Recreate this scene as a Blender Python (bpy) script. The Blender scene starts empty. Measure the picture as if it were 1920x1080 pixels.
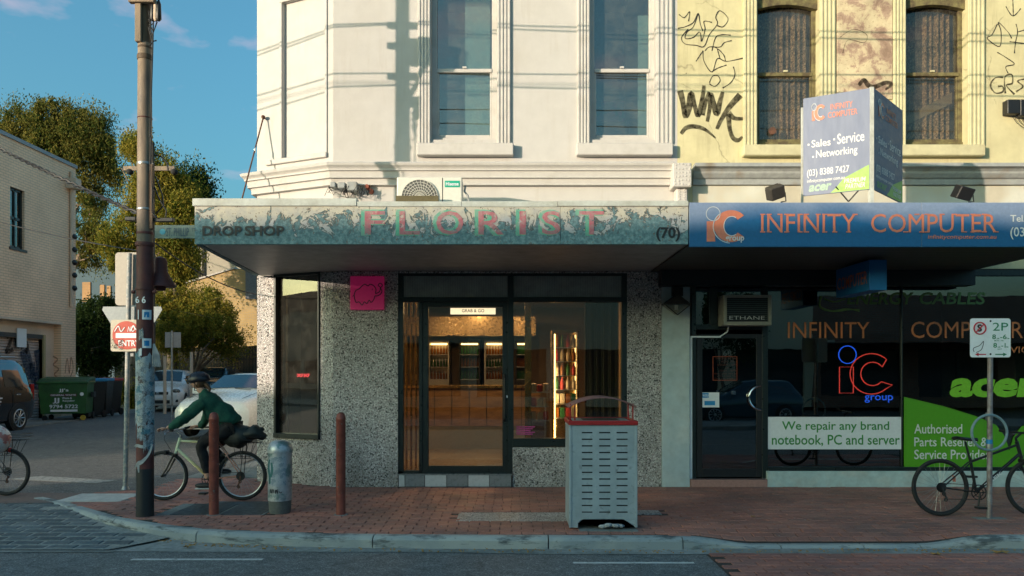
import bpy, bmesh, math, random
import numpy as np
from mathutils import Vector, Matrix
R = math.radians
rnd = random.Random(7)
SC = bpy.context.scene
COL = SC.collection

# ------------------------------------------------------------ camera, sky, sun, exposure
CAM_H, FPX = 1.7, 1440.0            # eye height, focal length in photo pixels (1920 wide)
HZ = 695.0
cam = bpy.data.objects.new('camera', bpy.data.cameras.new('camera'))
COL.objects.link(cam); SC.camera = cam
cam.data.sensor_width = 36; cam.data.lens = 27.0
cam.data.shift_y = (HZ - 540) / 1920
cam.location = (0, 0, CAM_H); cam.rotation_euler = (R(90), 0, 0)
cam.data.clip_start = .05; cam.data.clip_end = 3000
SUN = Vector((1.17, 1.0, -0.163)).normalized()      # direction the light travels
sun = bpy.data.objects.new('sun', bpy.data.lights.new('sun', 'SUN')); COL.objects.link(sun)
sun.data.energy = 1.3; sun.data.angle = R(.5); sun.data.color = (1.0, .82, .65)
sun.rotation_euler = SUN.to_track_quat('-Z', 'Y').to_euler(); sun.location = (-20, -20, 12)
world = bpy.data.worlds.new('World'); SC.world = world; world.use_nodes = True
nt = world.node_tree; nt.nodes.clear()
def _n(t, typ, **k):
    n = t.nodes.new(typ)
    for a, b in k.items(): setattr(n, a, b)
    return n
wo = _n(nt, 'ShaderNodeOutputWorld'); wb = _n(nt, 'ShaderNodeBackground')
sky = _n(nt, 'ShaderNodeTexSky', sky_type='NISHITA', sun_disc=False, sun_elevation=math.asin(-SUN.z),
         sun_rotation=math.atan2(-SUN.x, -SUN.y) % (2 * math.pi), altitude=20, air_density=1.0, dust_density=5.0, ozone_density=4.3)
tint = _n(nt, 'ShaderNodeMixRGB', blend_type='MULTIPLY'); tint.inputs[0].default_value = 1
tint.inputs[2].default_value = (.83, .95, .68, 1)
tc = _n(nt, 'ShaderNodeTexCoord'); mp = _n(nt, 'ShaderNodeMapping'); mp.inputs['Scale'].default_value = (1, 1, 2.6)
mp.inputs['Location'].default_value = (.35, .2, .55)
cn = _n(nt, 'ShaderNodeTexNoise'); cn.inputs['Scale'].default_value = 9.5; cn.inputs['Detail'].default_value = 5; cn.inputs['Roughness'].default_value = .5
cr = _n(nt, 'ShaderNodeValToRGB'); cr.color_ramp.elements[0].position = .57; cr.color_ramp.elements[1].position = .78
cr.color_ramp.elements[1].color = (.5, .5, .5, 1)
cm = _n(nt, 'ShaderNodeMixRGB'); cm.inputs[2].default_value = (1.45, 1.0, 1.15, 1)
L = nt.links.new
L(sky.outputs[0], tint.inputs[1]); L(tc.outputs['Generated'], mp.inputs[0]); L(mp.outputs[0], cn.inputs['Vector'])
L(cn.outputs[0], cr.inputs[0]); L(cr.outputs[0], cm.inputs[0]); L(tint.outputs[0], cm.inputs[1])
L(cm.outputs[0], wb.inputs[0]); L(wb.outputs[0], wo.inputs[0])
wb.inputs[1].default_value = .15
vs = SC.view_settings; vs.view_transform = 'Standard'; vs.look = 'None'; vs.gamma = 1; vs.use_curve_mapping = False
vs.exposure = 2.15
SC.render.engine = 'CYCLES'; SC.cycles.max_bounces = 7; SC.cycles.transparent_max_bounces = 12
SC.cycles.use_denoising = True; SC.cycles.caustics_reflective = False; SC.cycles.caustics_refractive = False
SC.cycles.sample_clamp_indirect = 6

# ------------------------------------------------------------ pixel <-> place helpers (photo pixels at 1920x1080)
F = 11.3                            # distance of the shop facades
def P(x, y, Y): return Vector(((x - 960) * Y / FPX, Y, CAM_H - (y - HZ) * Y / FPX))
def X(x, Y=F): return (x - 960) * Y / FPX
def Z(y, Y=F): return CAM_H - (y - HZ) * Y / FPX
def G(x, y, z=0.0):
    Y = FPX * (CAM_H - z) / (y - HZ); return Vector(((x - 960) * Y / FPX, Y, z))

# ------------------------------------------------------------ materials
class NT:
    def __init__(s, name):
        s.m = bpy.data.materials.new(name); s.m.use_nodes = True; s.t = s.m.node_tree
        s.t.nodes.clear(); s.out = s.t.nodes.new('ShaderNodeOutputMaterial')
    def a(s, typ, ins=None, **k):
        n = s.t.nodes.new(typ)
        for p, v in k.items(): setattr(n, p, v)
        for key, v in (ins or {}).items():
            if isinstance(v, bpy.types.NodeSocket): s.t.links.new(v, n.inputs[key])
            else: n.inputs[key].default_value = v
        return n
    def noise(s, vec, scale, detail=4, rough=.55, dist=0):
        return s.a('ShaderNodeTexNoise', {'Vector': vec, 'Scale': scale, 'Detail': detail, 'Roughness': rough, 'Distortion': dist}).outputs[0]
    def ramp(s, fac, *st, interp='LINEAR'):
        n = s.a('ShaderNodeValToRGB', {0: fac}); e = n.color_ramp.elements; n.color_ramp.interpolation = interp
        while len(e) > len(st): e.remove(e[-1])
        while len(e) < len(st): e.new(1)
        for i, (p, c) in enumerate(st):
            e[i].position = p; e[i].color = (c if len(c) == 4 else (*c, 1)) if not isinstance(c, (int, float)) else (c, c, c, 1)
        return n.outputs[0]
    def mix(s, f, a, b, mode='MIX'):
        def c(v): return (*v, 1) if isinstance(v, tuple) and len(v) == 3 else v
        return s.a('ShaderNodeMixRGB', {0: f, 1: c(a), 2: c(b)}, blend_type=mode).outputs[0]
    def math(s, op, a, b=0.0, clamp=False):
        return s.a('ShaderNodeMath', {0: a, 1: b}, operation=op, use_clamp=clamp).outputs[0]
    def pos(s): return s.a('ShaderNodeNewGeometry').outputs['Position']
    def obj(s): return s.a('ShaderNodeTexCoord').outputs['Object']
    def scl(s, vec, sc, rot=(0, 0, 0)): return s.a('ShaderNodeMapping', {'Vector': vec, 'Scale': sc, 'Rotation': rot}).outputs[0]
    def rand(s):
        g = s.a('ShaderNodeNewGeometry').outputs['Random Per Island']; o = s.a('ShaderNodeObjectInfo').outputs['Random']
        return s.math('FRACT', s.math('ADD', g, o))
    def bump(s, h, st=.3, dist=.01):
        return s.a('ShaderNodeBump', {'Height': h, 'Strength': st, 'Distance': dist}).outputs[0]
    def pbr(s, col, rough=.6, metal=0.0, normal=None, **k):
        ins = {'Base Color': (*col, 1) if isinstance(col, tuple) and len(col) == 3 else col, 'Roughness': rough, 'Metallic': metal}
        if normal is not None: ins['Normal'] = normal
        ins.update(k)
        b = s.a('ShaderNodeBsdfPrincipled', ins)
        s.t.links.new(b.outputs[0], s.out.inputs[0]); return s.m
def M(name, col, rough=.6, metal=0.0, col2=None, cs=3.0, lo=.42, hi=.62, var=.12, vs=25, bump=.15, bs=60, island=0.0, world=False, stretch=None, wear=None, **k):
    n = NT(name); v = n.pos() if world else n.obj()
    if stretch: v = n.scl(v, stretch)
    c = (*col, 1)
    if col2: c = n.mix(n.ramp(n.noise(v, cs, 6, .62), (lo, 0.0), (hi, 1.0)), c, (*col2, 1))
    if var: c = n.mix(1.0, c, n.ramp(n.noise(v, vs, 5, .6), (.25, 1 - var * 1.6), (.75, 1 + var * .6)), 'MULTIPLY')
    if wear:      # rain streaks, hairline cracks and rubbed patches
        s1 = n.noise(n.scl(n.pos(), (1, 1, .09)), 7, 6, .7); s2 = n.noise(n.pos(), 1.7, 5, .6)
        c = n.mix(n.math('MULTIPLY', n.ramp(s1, (.50, 0.0), (.72, .8)), n.ramp(s2, (.42, 0.0), (.62, 1.0))), c, (*wear, 1))
        wv = n.a('ShaderNodeTexVoronoi', {'Vector': n.mix(.25, n.pos(), n.a('ShaderNodeTexNoise', {'Vector': n.pos(), 'Scale': 2.5, 'Detail': 5.0}).outputs[1]), 'Scale': 1.1}, feature='DISTANCE_TO_EDGE').outputs[0]
        if 'yellow' in name: c = n.mix(n.math('MULTIPLY', n.ramp(wv, (0, .55), (.009, 0.0)), n.ramp(s2, (.5, 0.0), (.56, 1.0))), c, tuple(x * .55 for x in wear))
        c = n.mix(n.ramp(n.noise(n.pos(), 9, 8, .75), (.66, 0.0), (.74, .45)), c, (*wear, 1))
    if island: c = n.mix(1.0, c, n.ramp(n.rand(), (0, 1 - island), (.5, 1.0), (1, 1 + island * .8)), 'MULTIPLY')
    nr = n.bump(n.noise(v, bs, 4), bump, .004) if bump else None
    rr = n.ramp(n.noise(v, vs * .7, 4), (.3, max(.02, rough - .09)), (.7, min(1, rough + .09))) if var else rough
    return n.pbr(c, rr, metal, nr, **k)
def emis(name, col, st):
    n = NT(name); e = n.a('ShaderNodeEmission', {0: (*col, 1), 1: st}); n.t.links.new(e.outputs[0], n.out.inputs[0]); return n.m
def glassm(name, tint=(.75, .8, .78), k=.12, rough=.0, wob=.02, dirt=0.0):
    n = NT(name); tr = n.a('ShaderNodeBsdfTransparent', {0: (*tint, 1)})
    nr = n.bump(n.noise(n.pos(), 1.3, 2), wob, .02)
    gl = n.a('ShaderNodeBsdfGlossy', {0: (1, 1, 1, 1), 'Roughness': rough, 'Normal': nr})
    bf = n.a('ShaderNodeNewGeometry').outputs['Backfacing']; ior = n.math('SUBTRACT', 1.5, n.math('MULTIPLY', bf, .8333))
    fr = n.a('ShaderNodeFresnel', {'IOR': ior, 'Normal': nr}).outputs[0]
    f = n.math('ADD', fr, k, True)
    mx = n.a('ShaderNodeMixShader', {0: f, 1: tr.outputs[0], 2: gl.outputs[0]}); o = mx.outputs[0]
    if dirt:
        d = n.a('ShaderNodeBsdfDiffuse', {0: (.35, .34, .3, 1)})
        o = n.a('ShaderNodeMixShader', {0: n.ramp(n.noise(n.pos(), 5, 6, .7), (.4, dirt * .3), (.75, dirt)), 1: o, 2: d.outputs[0]}).outputs[0]
    n.t.links.new(o, n.out.inputs[0]); return n.m

# ------------------------------------------------------------ mesh builder
WLOC = {}
def wloc(o): return WLOC.get(o.name, Vector((0, 0, 0))) if o else Vector((0, 0, 0))
class MB:
    def __init__(s, T=None): s.v = []; s.f = []; s.T = T
    def add(s, vs, fs):
        b = len(s.v)
        s.v += [tuple(s.T @ Vector(v)) for v in vs] if s.T else [tuple(v) for v in vs]
        s.f += [tuple(b + i for i in f) for f in fs]; return s
    def box(s, x0, x1, y0, y1, z0, z1):
        return s.add([(x0, y0, z0), (x1, y0, z0), (x1, y1, z0), (x0, y1, z0), (x0, y0, z1), (x1, y0, z1), (x1, y1, z1), (x0, y1, z1)],
                     [(0, 3, 2, 1), (4, 5, 6, 7), (0, 1, 5, 4), (1, 2, 6, 5), (2, 3, 7, 6), (3, 0, 4, 7)])
    def quad(s, a, b, c, d): return s.add([a, b, c, d], [(0, 1, 2, 3)])
    def tube(s, pts, r, seg=8, cap=True, closed=False):
        pts = [Vector(p) for p in pts]; n = len(pts); rr = r if isinstance(r, (list, tuple)) else [r] * n
        vs = []; up = None
        for i, p in enumerate(pts):
            if closed: t = pts[(i + 1) % n] - pts[i - 1]
            else: t = pts[min(i + 1, n - 1)] - pts[max(i - 1, 0)]
            t.normalize()
            if up is None: up = Vector((0, 0, 1)) if abs(t.z) < .9 else Vector((1, 0, 0))
            a = t.cross(up).normalized(); b = a.cross(t).normalized(); up = b
            for k in range(seg):
                q = 2 * math.pi * k / seg; vs.append(p + (a * math.cos(q) + b * math.sin(q)) * rr[i])
        fs = []
        for i in range(n if closed else n - 1):
            j = (i + 1) % n
            for k in range(seg):
                l = (k + 1) % seg; fs.append((i * seg + k, i * seg + l, j * seg + l, j * seg + k))
        if cap and not closed: fs += [tuple(range(seg))[::-1], tuple((n - 1) * seg + k for k in range(seg))]
        return s.add(vs, fs)
    def cyl(s, a, b, r, r2=None, seg=12): return s.tube([a, b], [r, r if r2 is None else r2], seg)
    def lathe(s, prof, c=(0, 0, 0), seg=20, ax='Z'):
        c = Vector(c); vs = []; n = len(prof)
        for (r, h) in prof:
            for k in range(seg):
                q = 2 * math.pi * k / seg; a, b = r * math.cos(q), r * math.sin(q)
                vs.append(c + (Vector((a, b, h)) if ax == 'Z' else Vector((a, h, b)) if ax == 'Y' else Vector((h, a, b))))
        fs = [(i * seg + k, i * seg + (k + 1) % seg, (i + 1) * seg + (k + 1) % seg, (i + 1) * seg + k) for i in range(n - 1) for k in range(seg)]
        fs += [tuple(range(seg))[::-1], tuple((n - 1) * seg + k for k in range(seg))]
        return s.add(vs, fs)
    def torus(s, c, R_, r, seg=40, rs=8, ax='Y', a0=0, a1=360, sc=(1, 1)):
        c = Vector(c); full = abs(a1 - a0) >= 360; pts = []
        for i in range(seg if full else seg + 1):
            q = R(a0 + (a1 - a0) * i / seg); a, b = R_ * math.cos(q) * sc[0], R_ * math.sin(q) * sc[1]
            pts.append(c + (Vector((a, 0, b)) if ax == 'Y' else Vector((a, b, 0)) if ax == 'Z' else Vector((0, a, b))))
        return s.tube(pts, r, rs, closed=full)
    def ell(s, c, rx, ry, rz, seg=16, rings=10):
        c = Vector(c); vs = [c + Vector((0, 0, -rz))]; 
        for i in range(1, rings):
            t = math.pi * i / rings - math.pi / 2
            for k in range(seg):
                q = 2 * math.pi * k / seg; vs.append(c + Vector((rx * math.cos(t) * math.cos(q), ry * math.cos(t) * math.sin(q), rz * math.sin(t))))
        vs.append(c + Vector((0, 0, rz))); fs = []
        for k in range(seg): fs.append((0, 1 + (k + 1) % seg, 1 + k)); fs.append((len(vs) - 1, len(vs) - 1 - seg + k, len(vs) - 1 - seg + (k + 1) % seg))
        for i in range(rings - 2):
            for k in range(seg):
                a = 1 + i * seg; fs.append((a + k, a + (k + 1) % seg, a + seg + (k + 1) % seg, a + seg + k))
        return s.add(vs, fs)
    def prism(s, poly, d):       # poly: 3D points of a planar outline, d: extrusion vector
        n = len(poly); d = Vector(d); vs = [Vector(p) for p in poly]; vs += [p + d for p in vs]
        return s.add(vs, [tuple(range(n))[::-1], tuple(range(n, 2 * n))] + [(i, (i + 1) % n, n + (i + 1) % n, n + i) for i in range(n)])
    def sweep(s, path, prof, closed=False, caps=True):
        """prof (outward, z) swept along a plan path of (x, y); outward = right-hand side of travel"""
        n = len(path); m = len(prof); vs = []
        for i in range(n):
            p = Vector(path[i]); a = Vector(path[max(i - 1, 0)]); b = Vector(path[min(i + 1, n - 1)])
            d0 = (p - a).normalized() if i > 0 else (b - p).normalized(); d1 = (b - p).normalized() if i < n - 1 else d0
            n0 = Vector((d0.y, -d0.x)); n1 = Vector((d1.y, -d1.x)); nn = (n0 + n1).normalized(); nn = nn / max(.3, nn.dot(n0))
            for (o, z) in prof: vs.append((p.x + nn.x * o, p.y + nn.y * o, z))
        fs = [(i * m + k, i * m + (k + 1) % m, (i + 1) * m + (k + 1) % m, (i + 1) * m + k) for i in range(n - 1) for k in range(m)]
        if caps: fs += [tuple(range(m)), tuple((n - 1) * m + k for k in range(m))[::-1]]
        return s.add(vs, fs)
    def build(s, name, mat, parent=None, smooth=False, bev=0.0, kind=None, label=None, origin=None, recalc=True, seg=1):
        me = bpy.data.meshes.new(name); V = np.array(s.v, dtype=float).reshape(-1, 3)
        c = Vector((V.min(0) + V.max(0)) / 2) if origin is None else Vector(origin)
        V = V - np.array(c)
        me.from_pydata(V.tolist(), [], s.f)
        if recalc and len(s.f) < 30000:
            bm = bmesh.new(); bm.from_mesh(me); bmesh.ops.recalc_face_normals(bm, faces=bm.faces); bm.to_mesh(me); bm.free()
        if smooth:
            me.polygons.foreach_set('use_smooth', [True] * len(me.polygons))
            me.set_sharp_from_angle(angle=R(42))
        for m_ in (mat if isinstance(mat, (list, tuple)) else [mat]): me.materials.append(m_)
        o = bpy.data.objects.new(name, me); COL.objects.link(o)
        o.parent = parent; o.location = c - wloc(parent); WLOC[o.name] = c
        if bev:
            b = o.modifiers.new('bevel', 'BEVEL'); b.width = bev; b.segments = seg; b.limit_method = 'ANGLE'
        if kind: o['kind'] = kind
        if label: o['label'] = label
        return o
def thing(name, label, cat, loc=(0, 0, 0), group=None):
    o = bpy.data.objects.new(name, None); o.empty_display_size = .2; COL.objects.link(o)
    o.location = loc; WLOC[o.name] = Vector(loc); o['label'] = label; o['category'] = cat
    if group: o['group'] = group
    return o
def tag(o, label, cat, group=None):
    o['label'] = label; o['category'] = cat
    if group: o['group'] = group
    return o
def dup(o, parent=None, **kw):
    c = o.copy(); COL.objects.link(c); c.parent = parent
    for ch in [x for x in o.children]: dup(ch, c)
    for k, v in kw.items():
        if k in ('label', 'group', 'category'): c[k] = v
        else: setattr(c, k, v)
    return c
_tc = {}
def textmesh(s, bold):
    k = (s, bold)
    if k in _tc: return _tc[k]
    cu = bpy.data.curves.new('t', 'FONT'); cu.body = s; cu.size = 1; cu.offset = bold; cu.resolution_u = 3
    ob = bpy.data.objects.new('t', cu); me = ob.to_mesh()
    v = [tuple(x.co) for x in me.vertices]; f = [tuple(p.vertices) for p in me.polygons]; ob.to_mesh_clear()
    bpy.data.objects.remove(ob); bpy.data.curves.remove(cu); _tc[k] = (v, f); return v, f
def text_into(mb, s, o, w, h, xd=(1, 0, 0), ud=(0, 0, 1), bold=0.0, slant=0.0):
    v, f = textmesh(s, bold); A = np.array(v); lo, hi = A.min(0), A.max(0)
    xd, ud, o = Vector(xd), Vector(ud), Vector(o); out = []
    for a in A:
        p, q = (a[0] - lo[0]) / (hi[0] - lo[0]), (a[1] - lo[1]) / (hi[1] - lo[1])
        out.append(o + xd * (p * w + slant * q * h) + ud * (q * h))
    mb.add(out, f)
def text(name, s, o, w, h, mat, parent, xd=(1, 0, 0), ud=(0, 0, 1), bold=0.0, slant=0.0, depth=.003):
    """lettering whose glyphs exactly fill w x h with its lower left at o; a thin raised print"""
    if isinstance(s, list) and len(s) > 1:
        for line in s: text(name, [line], o, w, h, mat, parent, xd, ud, bold, slant, depth)
        return
    mb = MB()
    for line in (s if isinstance(s, list) else [(s, o, w, h)]): text_into(mb, line[0], line[1], line[2], line[3], xd, ud, bold, slant)
    ob = mb.build(name, mat, parent, recalc=False)
    if depth and False:
        so = ob.modifiers.new('thickness', 'SOLIDIFY'); so.thickness = depth; so.offset = 1 if Vector(xd).cross(Vector(ud)).y < 2 else 0
    return ob
def ptext(name, lines, Y, mat, parent, bold=0.0, slant=0.0, off=.004):
    """lines: (string, x0, x1, ytop, ybottom) in photo pixels on the plane at distance Y"""
    L_ = [(s, (X(a, Y), Y - off, Z(d, Y)), X(b, Y) - X(a, Y), Z(c, Y) - Z(d, Y)) for (s, a, b, c, d) in lines]
    return text(name, L_, None, 0, 0, mat, parent, bold=bold, slant=slant, depth=.002)
def ribbon(mb, pts, w, Y, n=(0, -1, 0), T=None):
    """flat painted stroke through 3D points, width w (number or list)"""
    pts = [Vector(p) for p in pts]; n = Vector(n)
    # catmull-rom smoothing
    q = []
    for i in range(len(pts) - 1):
        a, b, c, d = pts[max(i - 1, 0)], pts[i], pts[i + 1], pts[min(i + 2, len(pts) - 1)]
        for k in range(6):
            t = k / 6; q.append(.5 * ((2 * b) + (c - a) * t + (2 * a - 5 * b + 4 * c - d) * t * t + (3 * b - a - 3 * c + d) * t ** 3))
    q.append(pts[-1]); m = len(q)
    ww = [w] * m if not isinstance(w, (list, tuple)) else [np.interp(i / (m - 1), np.linspace(0, 1, len(w)), w) for i in range(m)]
    vs = []
    for i in range(m):
        t = (q[min(i + 1, m - 1)] - q[max(i - 1, 0)]).normalized(); s_ = t.cross(n).normalized() * ww[i] / 2
        vs += [q[i] + s_, q[i] - s_]
    mb.add(vs, [(2 * i, 2 * i + 1, 2 * i + 3, 2 * i + 2) for i in range(m - 1)])
def pbox(x0, x1, y0, y1, yn, yf, Y=F, mb=None):
    """box whose front outline is given in photo pixels on plane Y, from depth yn to yf"""
    return (mb or MB()).box(X(x0, Y), X(x1, Y), yn, yf, Z(y1, Y), Z(y0, Y))
def wallmb(x0, x1, z0, z1, openings, y0, y1, T=None):
    xs = sorted({x0, x1, *[o[0] for o in openings], *[o[1] for o in openings]}); mb = MB(T)
    for a, b in zip(xs, xs[1:]):
        cuts = sorted([(o[2], o[3]) for o in openings if o[0] < b - 1e-6 and o[1] > a + 1e-6]); z = z0
        for c, d in cuts:
            if c > z + 1e-4: mb.box(a, b, y0, y1, z, c)
            z = max(z, d)
        if z < z1 - 1e-4: mb.box(a, b, y0, y1, z, z1)
    return mb
# ------------------------------------------------------------ material library
m_white = M('painted render', (.535, .51, .48), .75, col2=(.50, .47, .43), cs=.7, lo=.45, hi=.75, var=.04, vs=6, bump=.35, bs=14, world=True, wear=(.44, .40, .35))
m_whitetrim = M('painted moulding', (.54, .51, .475), .7, col2=(.42, .39, .345), cs=2.5, lo=.55, hi=.8, var=.06, vs=9, bump=.15, bs=30, world=True)
m_yellow = M('yellow painted render', (.62, .56, .33), .8, col2=(.53, .47, .27), cs=1.1, lo=.42, hi=.75, var=.09, vs=5, bump=.4, bs=18, world=True, wear=(.30, .25, .14))
m_yellowtrim = M('yellow painted moulding', (.60, .55, .34), .7, col2=(.44, .38, .22), cs=2.2, lo=.5, hi=.8, var=.1, vs=9, bump=.2, bs=30, world=True)
m_greycorn = M('grey weathered cornice paint', (.34, .35, .34), .8, col2=(.24, .20, .15), cs=3, lo=.55, hi=.72, var=.15, vs=12, bump=.2, world=True)
m_frieze = M('cream frieze render', (.62, .61, .52), .8, col2=(.52, .47, .36), cs=2, var=.08, vs=8, bump=.2, world=True)
m_darkframe = M('dark green frame paint', (.012, .02, .02), .35, var=.1, bump=.05)
m_black = M('black paint', (.012, .012, .013), .45, var=.1, bump=.05)
m_rubber = M('black rubber', (.02, .02, .02), .8, bump=.2)
m_steel = M('galvanised steel', (.45, .46, .46), .42, .75, col2=(.32, .32, .31), cs=6, var=.12)
m_chrome = M('polished metal', (.7, .7, .7), .15, 1.0, var=.05, bump=0)
m_alu = M('brushed aluminium', (.55, .56, .57), .35, .9, var=.1, stretch=(1, 1, 12))
m_brass = M('brass', (.62, .40, .16), .25, 1.0, var=.15, vs=4, bump=.05)
m_pale = M('pale blue render', (.46, .56, .58), .8, col2=(.54, .60, .59), cs=1.5, var=.12, vs=7, bump=.35, bs=25, world=True)
m_teal = M('pale teal painted plinth', (.50, .62, .60), .75, col2=(.58, .60, .54), cs=3.5, lo=.5, hi=.7, var=.14, vs=10, bump=.25, world=True)
m_asphalt = None
def asphalt(name, c, c2):
    n = NT(name); p = n.pos()
    col = n.mix(n.ramp(n.noise(p, .35, 5, .6), (.38, 0.0), (.66, 1.0)), c, c2)
    sp = n.a('ShaderNodeTexVoronoi', {'Vector': p, 'Scale': 95.0}); 
    col = n.mix(1.0, col, n.ramp(n.a('ShaderNodeSeparateColor', {0: sp.outputs['Color']}).outputs[0], (0, .55), (.7, 1.0), (1, 1.9)), 'MULTIPLY')
    col = n.mix(1.0, col, n.ramp(n.noise(p, 7, 6, .7), (.3, .66), (.7, 1.22)), 'MULTIPLY')
    # hairline cracks
    w = n.a('ShaderNodeTexVoronoi', {'Vector': n.mix(.35, p, n.a('ShaderNodeTexNoise', {'Vector': p, 'Scale': 2.0}).outputs[1]), 'Scale': .55}, feature='DISTANCE_TO_EDGE').outputs[0]
    col = n.mix(n.ramp(w, (0, .35), (.010, 0.0)), col, (.012, .012, .012))
    h = n.math('ADD', n.noise(p, 110, 3), n.math('MULTIPLY', sp.outputs['Distance'], .5))
    return n.pbr(col, .82, 0, n.bump(h, .55, .006))
m_road = asphalt('road asphalt', (.125, .135, .14), (.165, .17, .165))
m_sideroad = asphalt('side street asphalt', (.125, .12, .115), (.16, .15, .135))
m_concrete = M('old concrete', (.25, .26, .25), .85, col2=(.17, .18, .17), cs=1.6, var=.2, vs=18, bump=.45, bs=90, world=True)
m_gutter = M('gutter concrete', (.30, .31, .30), .85, col2=(.18, .19, .18), cs=1.2, var=.25, vs=16, bump=.5, bs=90, world=True)
def kerbmat():
    n = NT('bluestone kerb'); p = n.pos()
    c = n.mix(n.ramp(n.noise(p, 1.2, 5, .6), (.4, 0.0), (.62, 1.0)), (.26, .30, .31), (.38, .40, .38))
    c = n.mix(n.ramp(n.noise(n.scl(p, (1.0, 1, 5)), 2.2, 6, .7), (.52, 0.0), (.63, .85)), c, (.045, .055, .06))
    c = n.mix(n.ramp(n.noise(p, 16, 6, .7), (.62, 0.0), (.72, .6)), c, (.07, .07, .06))
    return n.pbr(c, .8, 0, n.bump(n.noise(p, 60, 5), .6, .006))
m_kerb = kerbmat()
def brickmat(name, c1, c2, c3, isl=.28):
    n = NT(name); p = n.pos(); r = n.rand()
    c = n.ramp(r, (0, c1), (.45, c2), (.8, c3), (1, c1))
    c = n.mix(n.ramp(n.noise(p, .9, 5, .6), (.4, 0.0), (.7, .62)), c, (.085, .06, .055))
    c = n.mix(1.0, c, n.ramp(n.noise(p, 45, 5, .7), (.3, .72), (.7, 1.2)), 'MULTIPLY')
    c = n.mix(n.ramp(n.noise(p, 14, 5, .75), (.66, 0.0), (.76, .5)), c, (.16, .15, .14))
    return n.pbr(c, n.ramp(n.noise(p, 3, 4), (.35, .6), (.7, .85)), 0, n.bump(n.noise(p, 130, 4), .5, .004))
m_brick = brickmat('footpath brick', (.39, .155, .115), (.46, .195, .145), (.32, .155, .125))
m_brick2 = brickmat('road brick', (.34, .13, .10), (.40, .17, .13), (.30, .14, .12))
m_mortar = M('sand joint', (.045, .038, .034), .95, var=.3, vs=40, bump=.5, world=True)
m_sett = M('bluestone sett', (.08, .10, .11), .62, col2=(.13, .15, .155), cs=3, var=.25, vs=30, island=.35, bump=.5, bs=70, world=True)
m_settjoint = M('sett mortar', (.30, .31, .29), .9, var=.3, vs=30, bump=.5, world=True)
m_line = M('worn road paint', (.62, .62, .60), .7, col2=(.20, .20, .20), cs=22, lo=.55, hi=.72, var=.2, world=True)
m_tac = M('pale tactile tile', (.52, .52, .50), .8, col2=(.42, .42, .41), cs=6, var=.12, world=True)
def aggregate():
    n = NT('exposed aggregate'); p = n.pos()
    v = n.a('ShaderNodeTexVoronoi', {'Vector': p, 'Scale': 50.0, 'Randomness': 1.0})
    s = n.a('ShaderNodeSeparateColor', {0: v.outputs['Color']})
    c = n.ramp(s.outputs[0], (0, (.88, .84, .82)), (.42, (.74, .69, .67)), (.56, (.52, .40, .37)), (.64, (.33, .34, .33)), (.69, (.02, .02, .022)), (.86, (.80, .76, .74)), interp='CONSTANT')
    e = n.ramp(v.outputs['Distance'], (0, 1.0), (.42, 1.0), (.62, 0.0))
    c = n.mix(e, (.46, .43, .41), c)
    c = n.mix(1.0, c, n.ramp(n.noise(p, 1.3, 6, .65), (.33, .70), (.68, 1.08)), 'MULTIPLY')
    z = n.a('ShaderNodeSeparateXYZ', {0: p}).outputs[2]
    g = n.math('MULTIPLY', n.ramp(n.noise(n.scl(p, (1, 1, .35)), 3.2, 6, .7), (.42, 0.0), (.66, .55)), n.ramp(z, (.0, 1.0), (.9, .25)))
    c = n.mix(g, c, (.20, .17, .14))
    return n.pbr(c, .55, 0, n.bump(e, 1.0, .012))
m_aggr = aggregate()
def grout(name, base): return M(name, base, .8)
def fascia():
    """peeling old paint: one wear pattern in place, shared by the board and its letters"""
    n = NT('peeling fascia paint with sunlit top'); p = n.pos(); wp = n.mix(.25, p, n.a('ShaderNodeTexNoise', {'Vector': p, 'Scale': 3.0, 'Detail': 3.0}).outputs[1])
    z = n.a('ShaderNodeSeparateXYZ', {0: p}).outputs[2]
    t = n.math('DIVIDE', n.math('SUBTRACT', z, 3.16), .45)          # 0 bottom, 1 top
    n1 = n.math('ADD', n.math('MULTIPLY', n.noise(n.scl(wp, (1.0, 1, .8)), 4.6, 9, .66, 1.6), .74), n.math('MULTIPLY', n.noise(wp, 19, 6, .7, .8), .26))
    base = n.ramp(n.noise(p, 9, 6, .7), (.35, (.46, .44, .40)), (.6, (.60, .55, .44)), (.7, (.38, .35, .31)))
    lilac = n.mix(n.ramp(n.noise(p, 3, 3), (.4, 0.0), (.6, 1.0)), (.40, .42, .45), (.50, .48, .48))
    base = n.mix(n.ramp(n.math('ADD', t, n.math('MULTIPLY', n.math('SUBTRACT', n.noise(p, 4, 4), .5), .9)), (.45, 0.0), (.75, 1.0)), lilac, base)  # base yellow above, lilac below: sunlit top and shaded bottom tinted in
    teal = n.ramp(n.noise(p, 20, 6, .7), (.3, (.02, .075, .10)), (.48, (.07, .18, .21)), (.66, (.22, .36, .38)))
    keep = n.math('SUBTRACT', n.math('ADD', n1, .12), n.math('MULTIPLY', t, .24))
    c = n.mix(n.ramp(keep, (.475, 0.0), (.49, .9)), base, teal)
    edge = n.ramp(keep, (.462, 0.0), (.480, 1.0), (.503, 0.0))
    c = n.mix(n.math('MULTIPLY', edge, .95), c, (.05, .05, .045))
    sp = n.ramp(n.noise(p, 26, 8, .75), (.585, 0.0), (.62, 1.0))
    c = n.mix(n.math('MULTIPLY', sp, .9), c, (.16, .085, .045))
    sc = n.ramp(n.noise(n.scl(wp, (1, 1, 1), (0, R(38), 0)), 9, 5), (.69, 0.0), (.70, 1.0))
    return n, c, keep, p
n, c, keep, p = fascia(); m_fascia = n.pbr(c, .75, 0, n.bump(n.math('MULTIPLY', n.ramp(keep, (.47, 0.0), (.49, 1.0)), 1.0), .6, .01))
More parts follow.
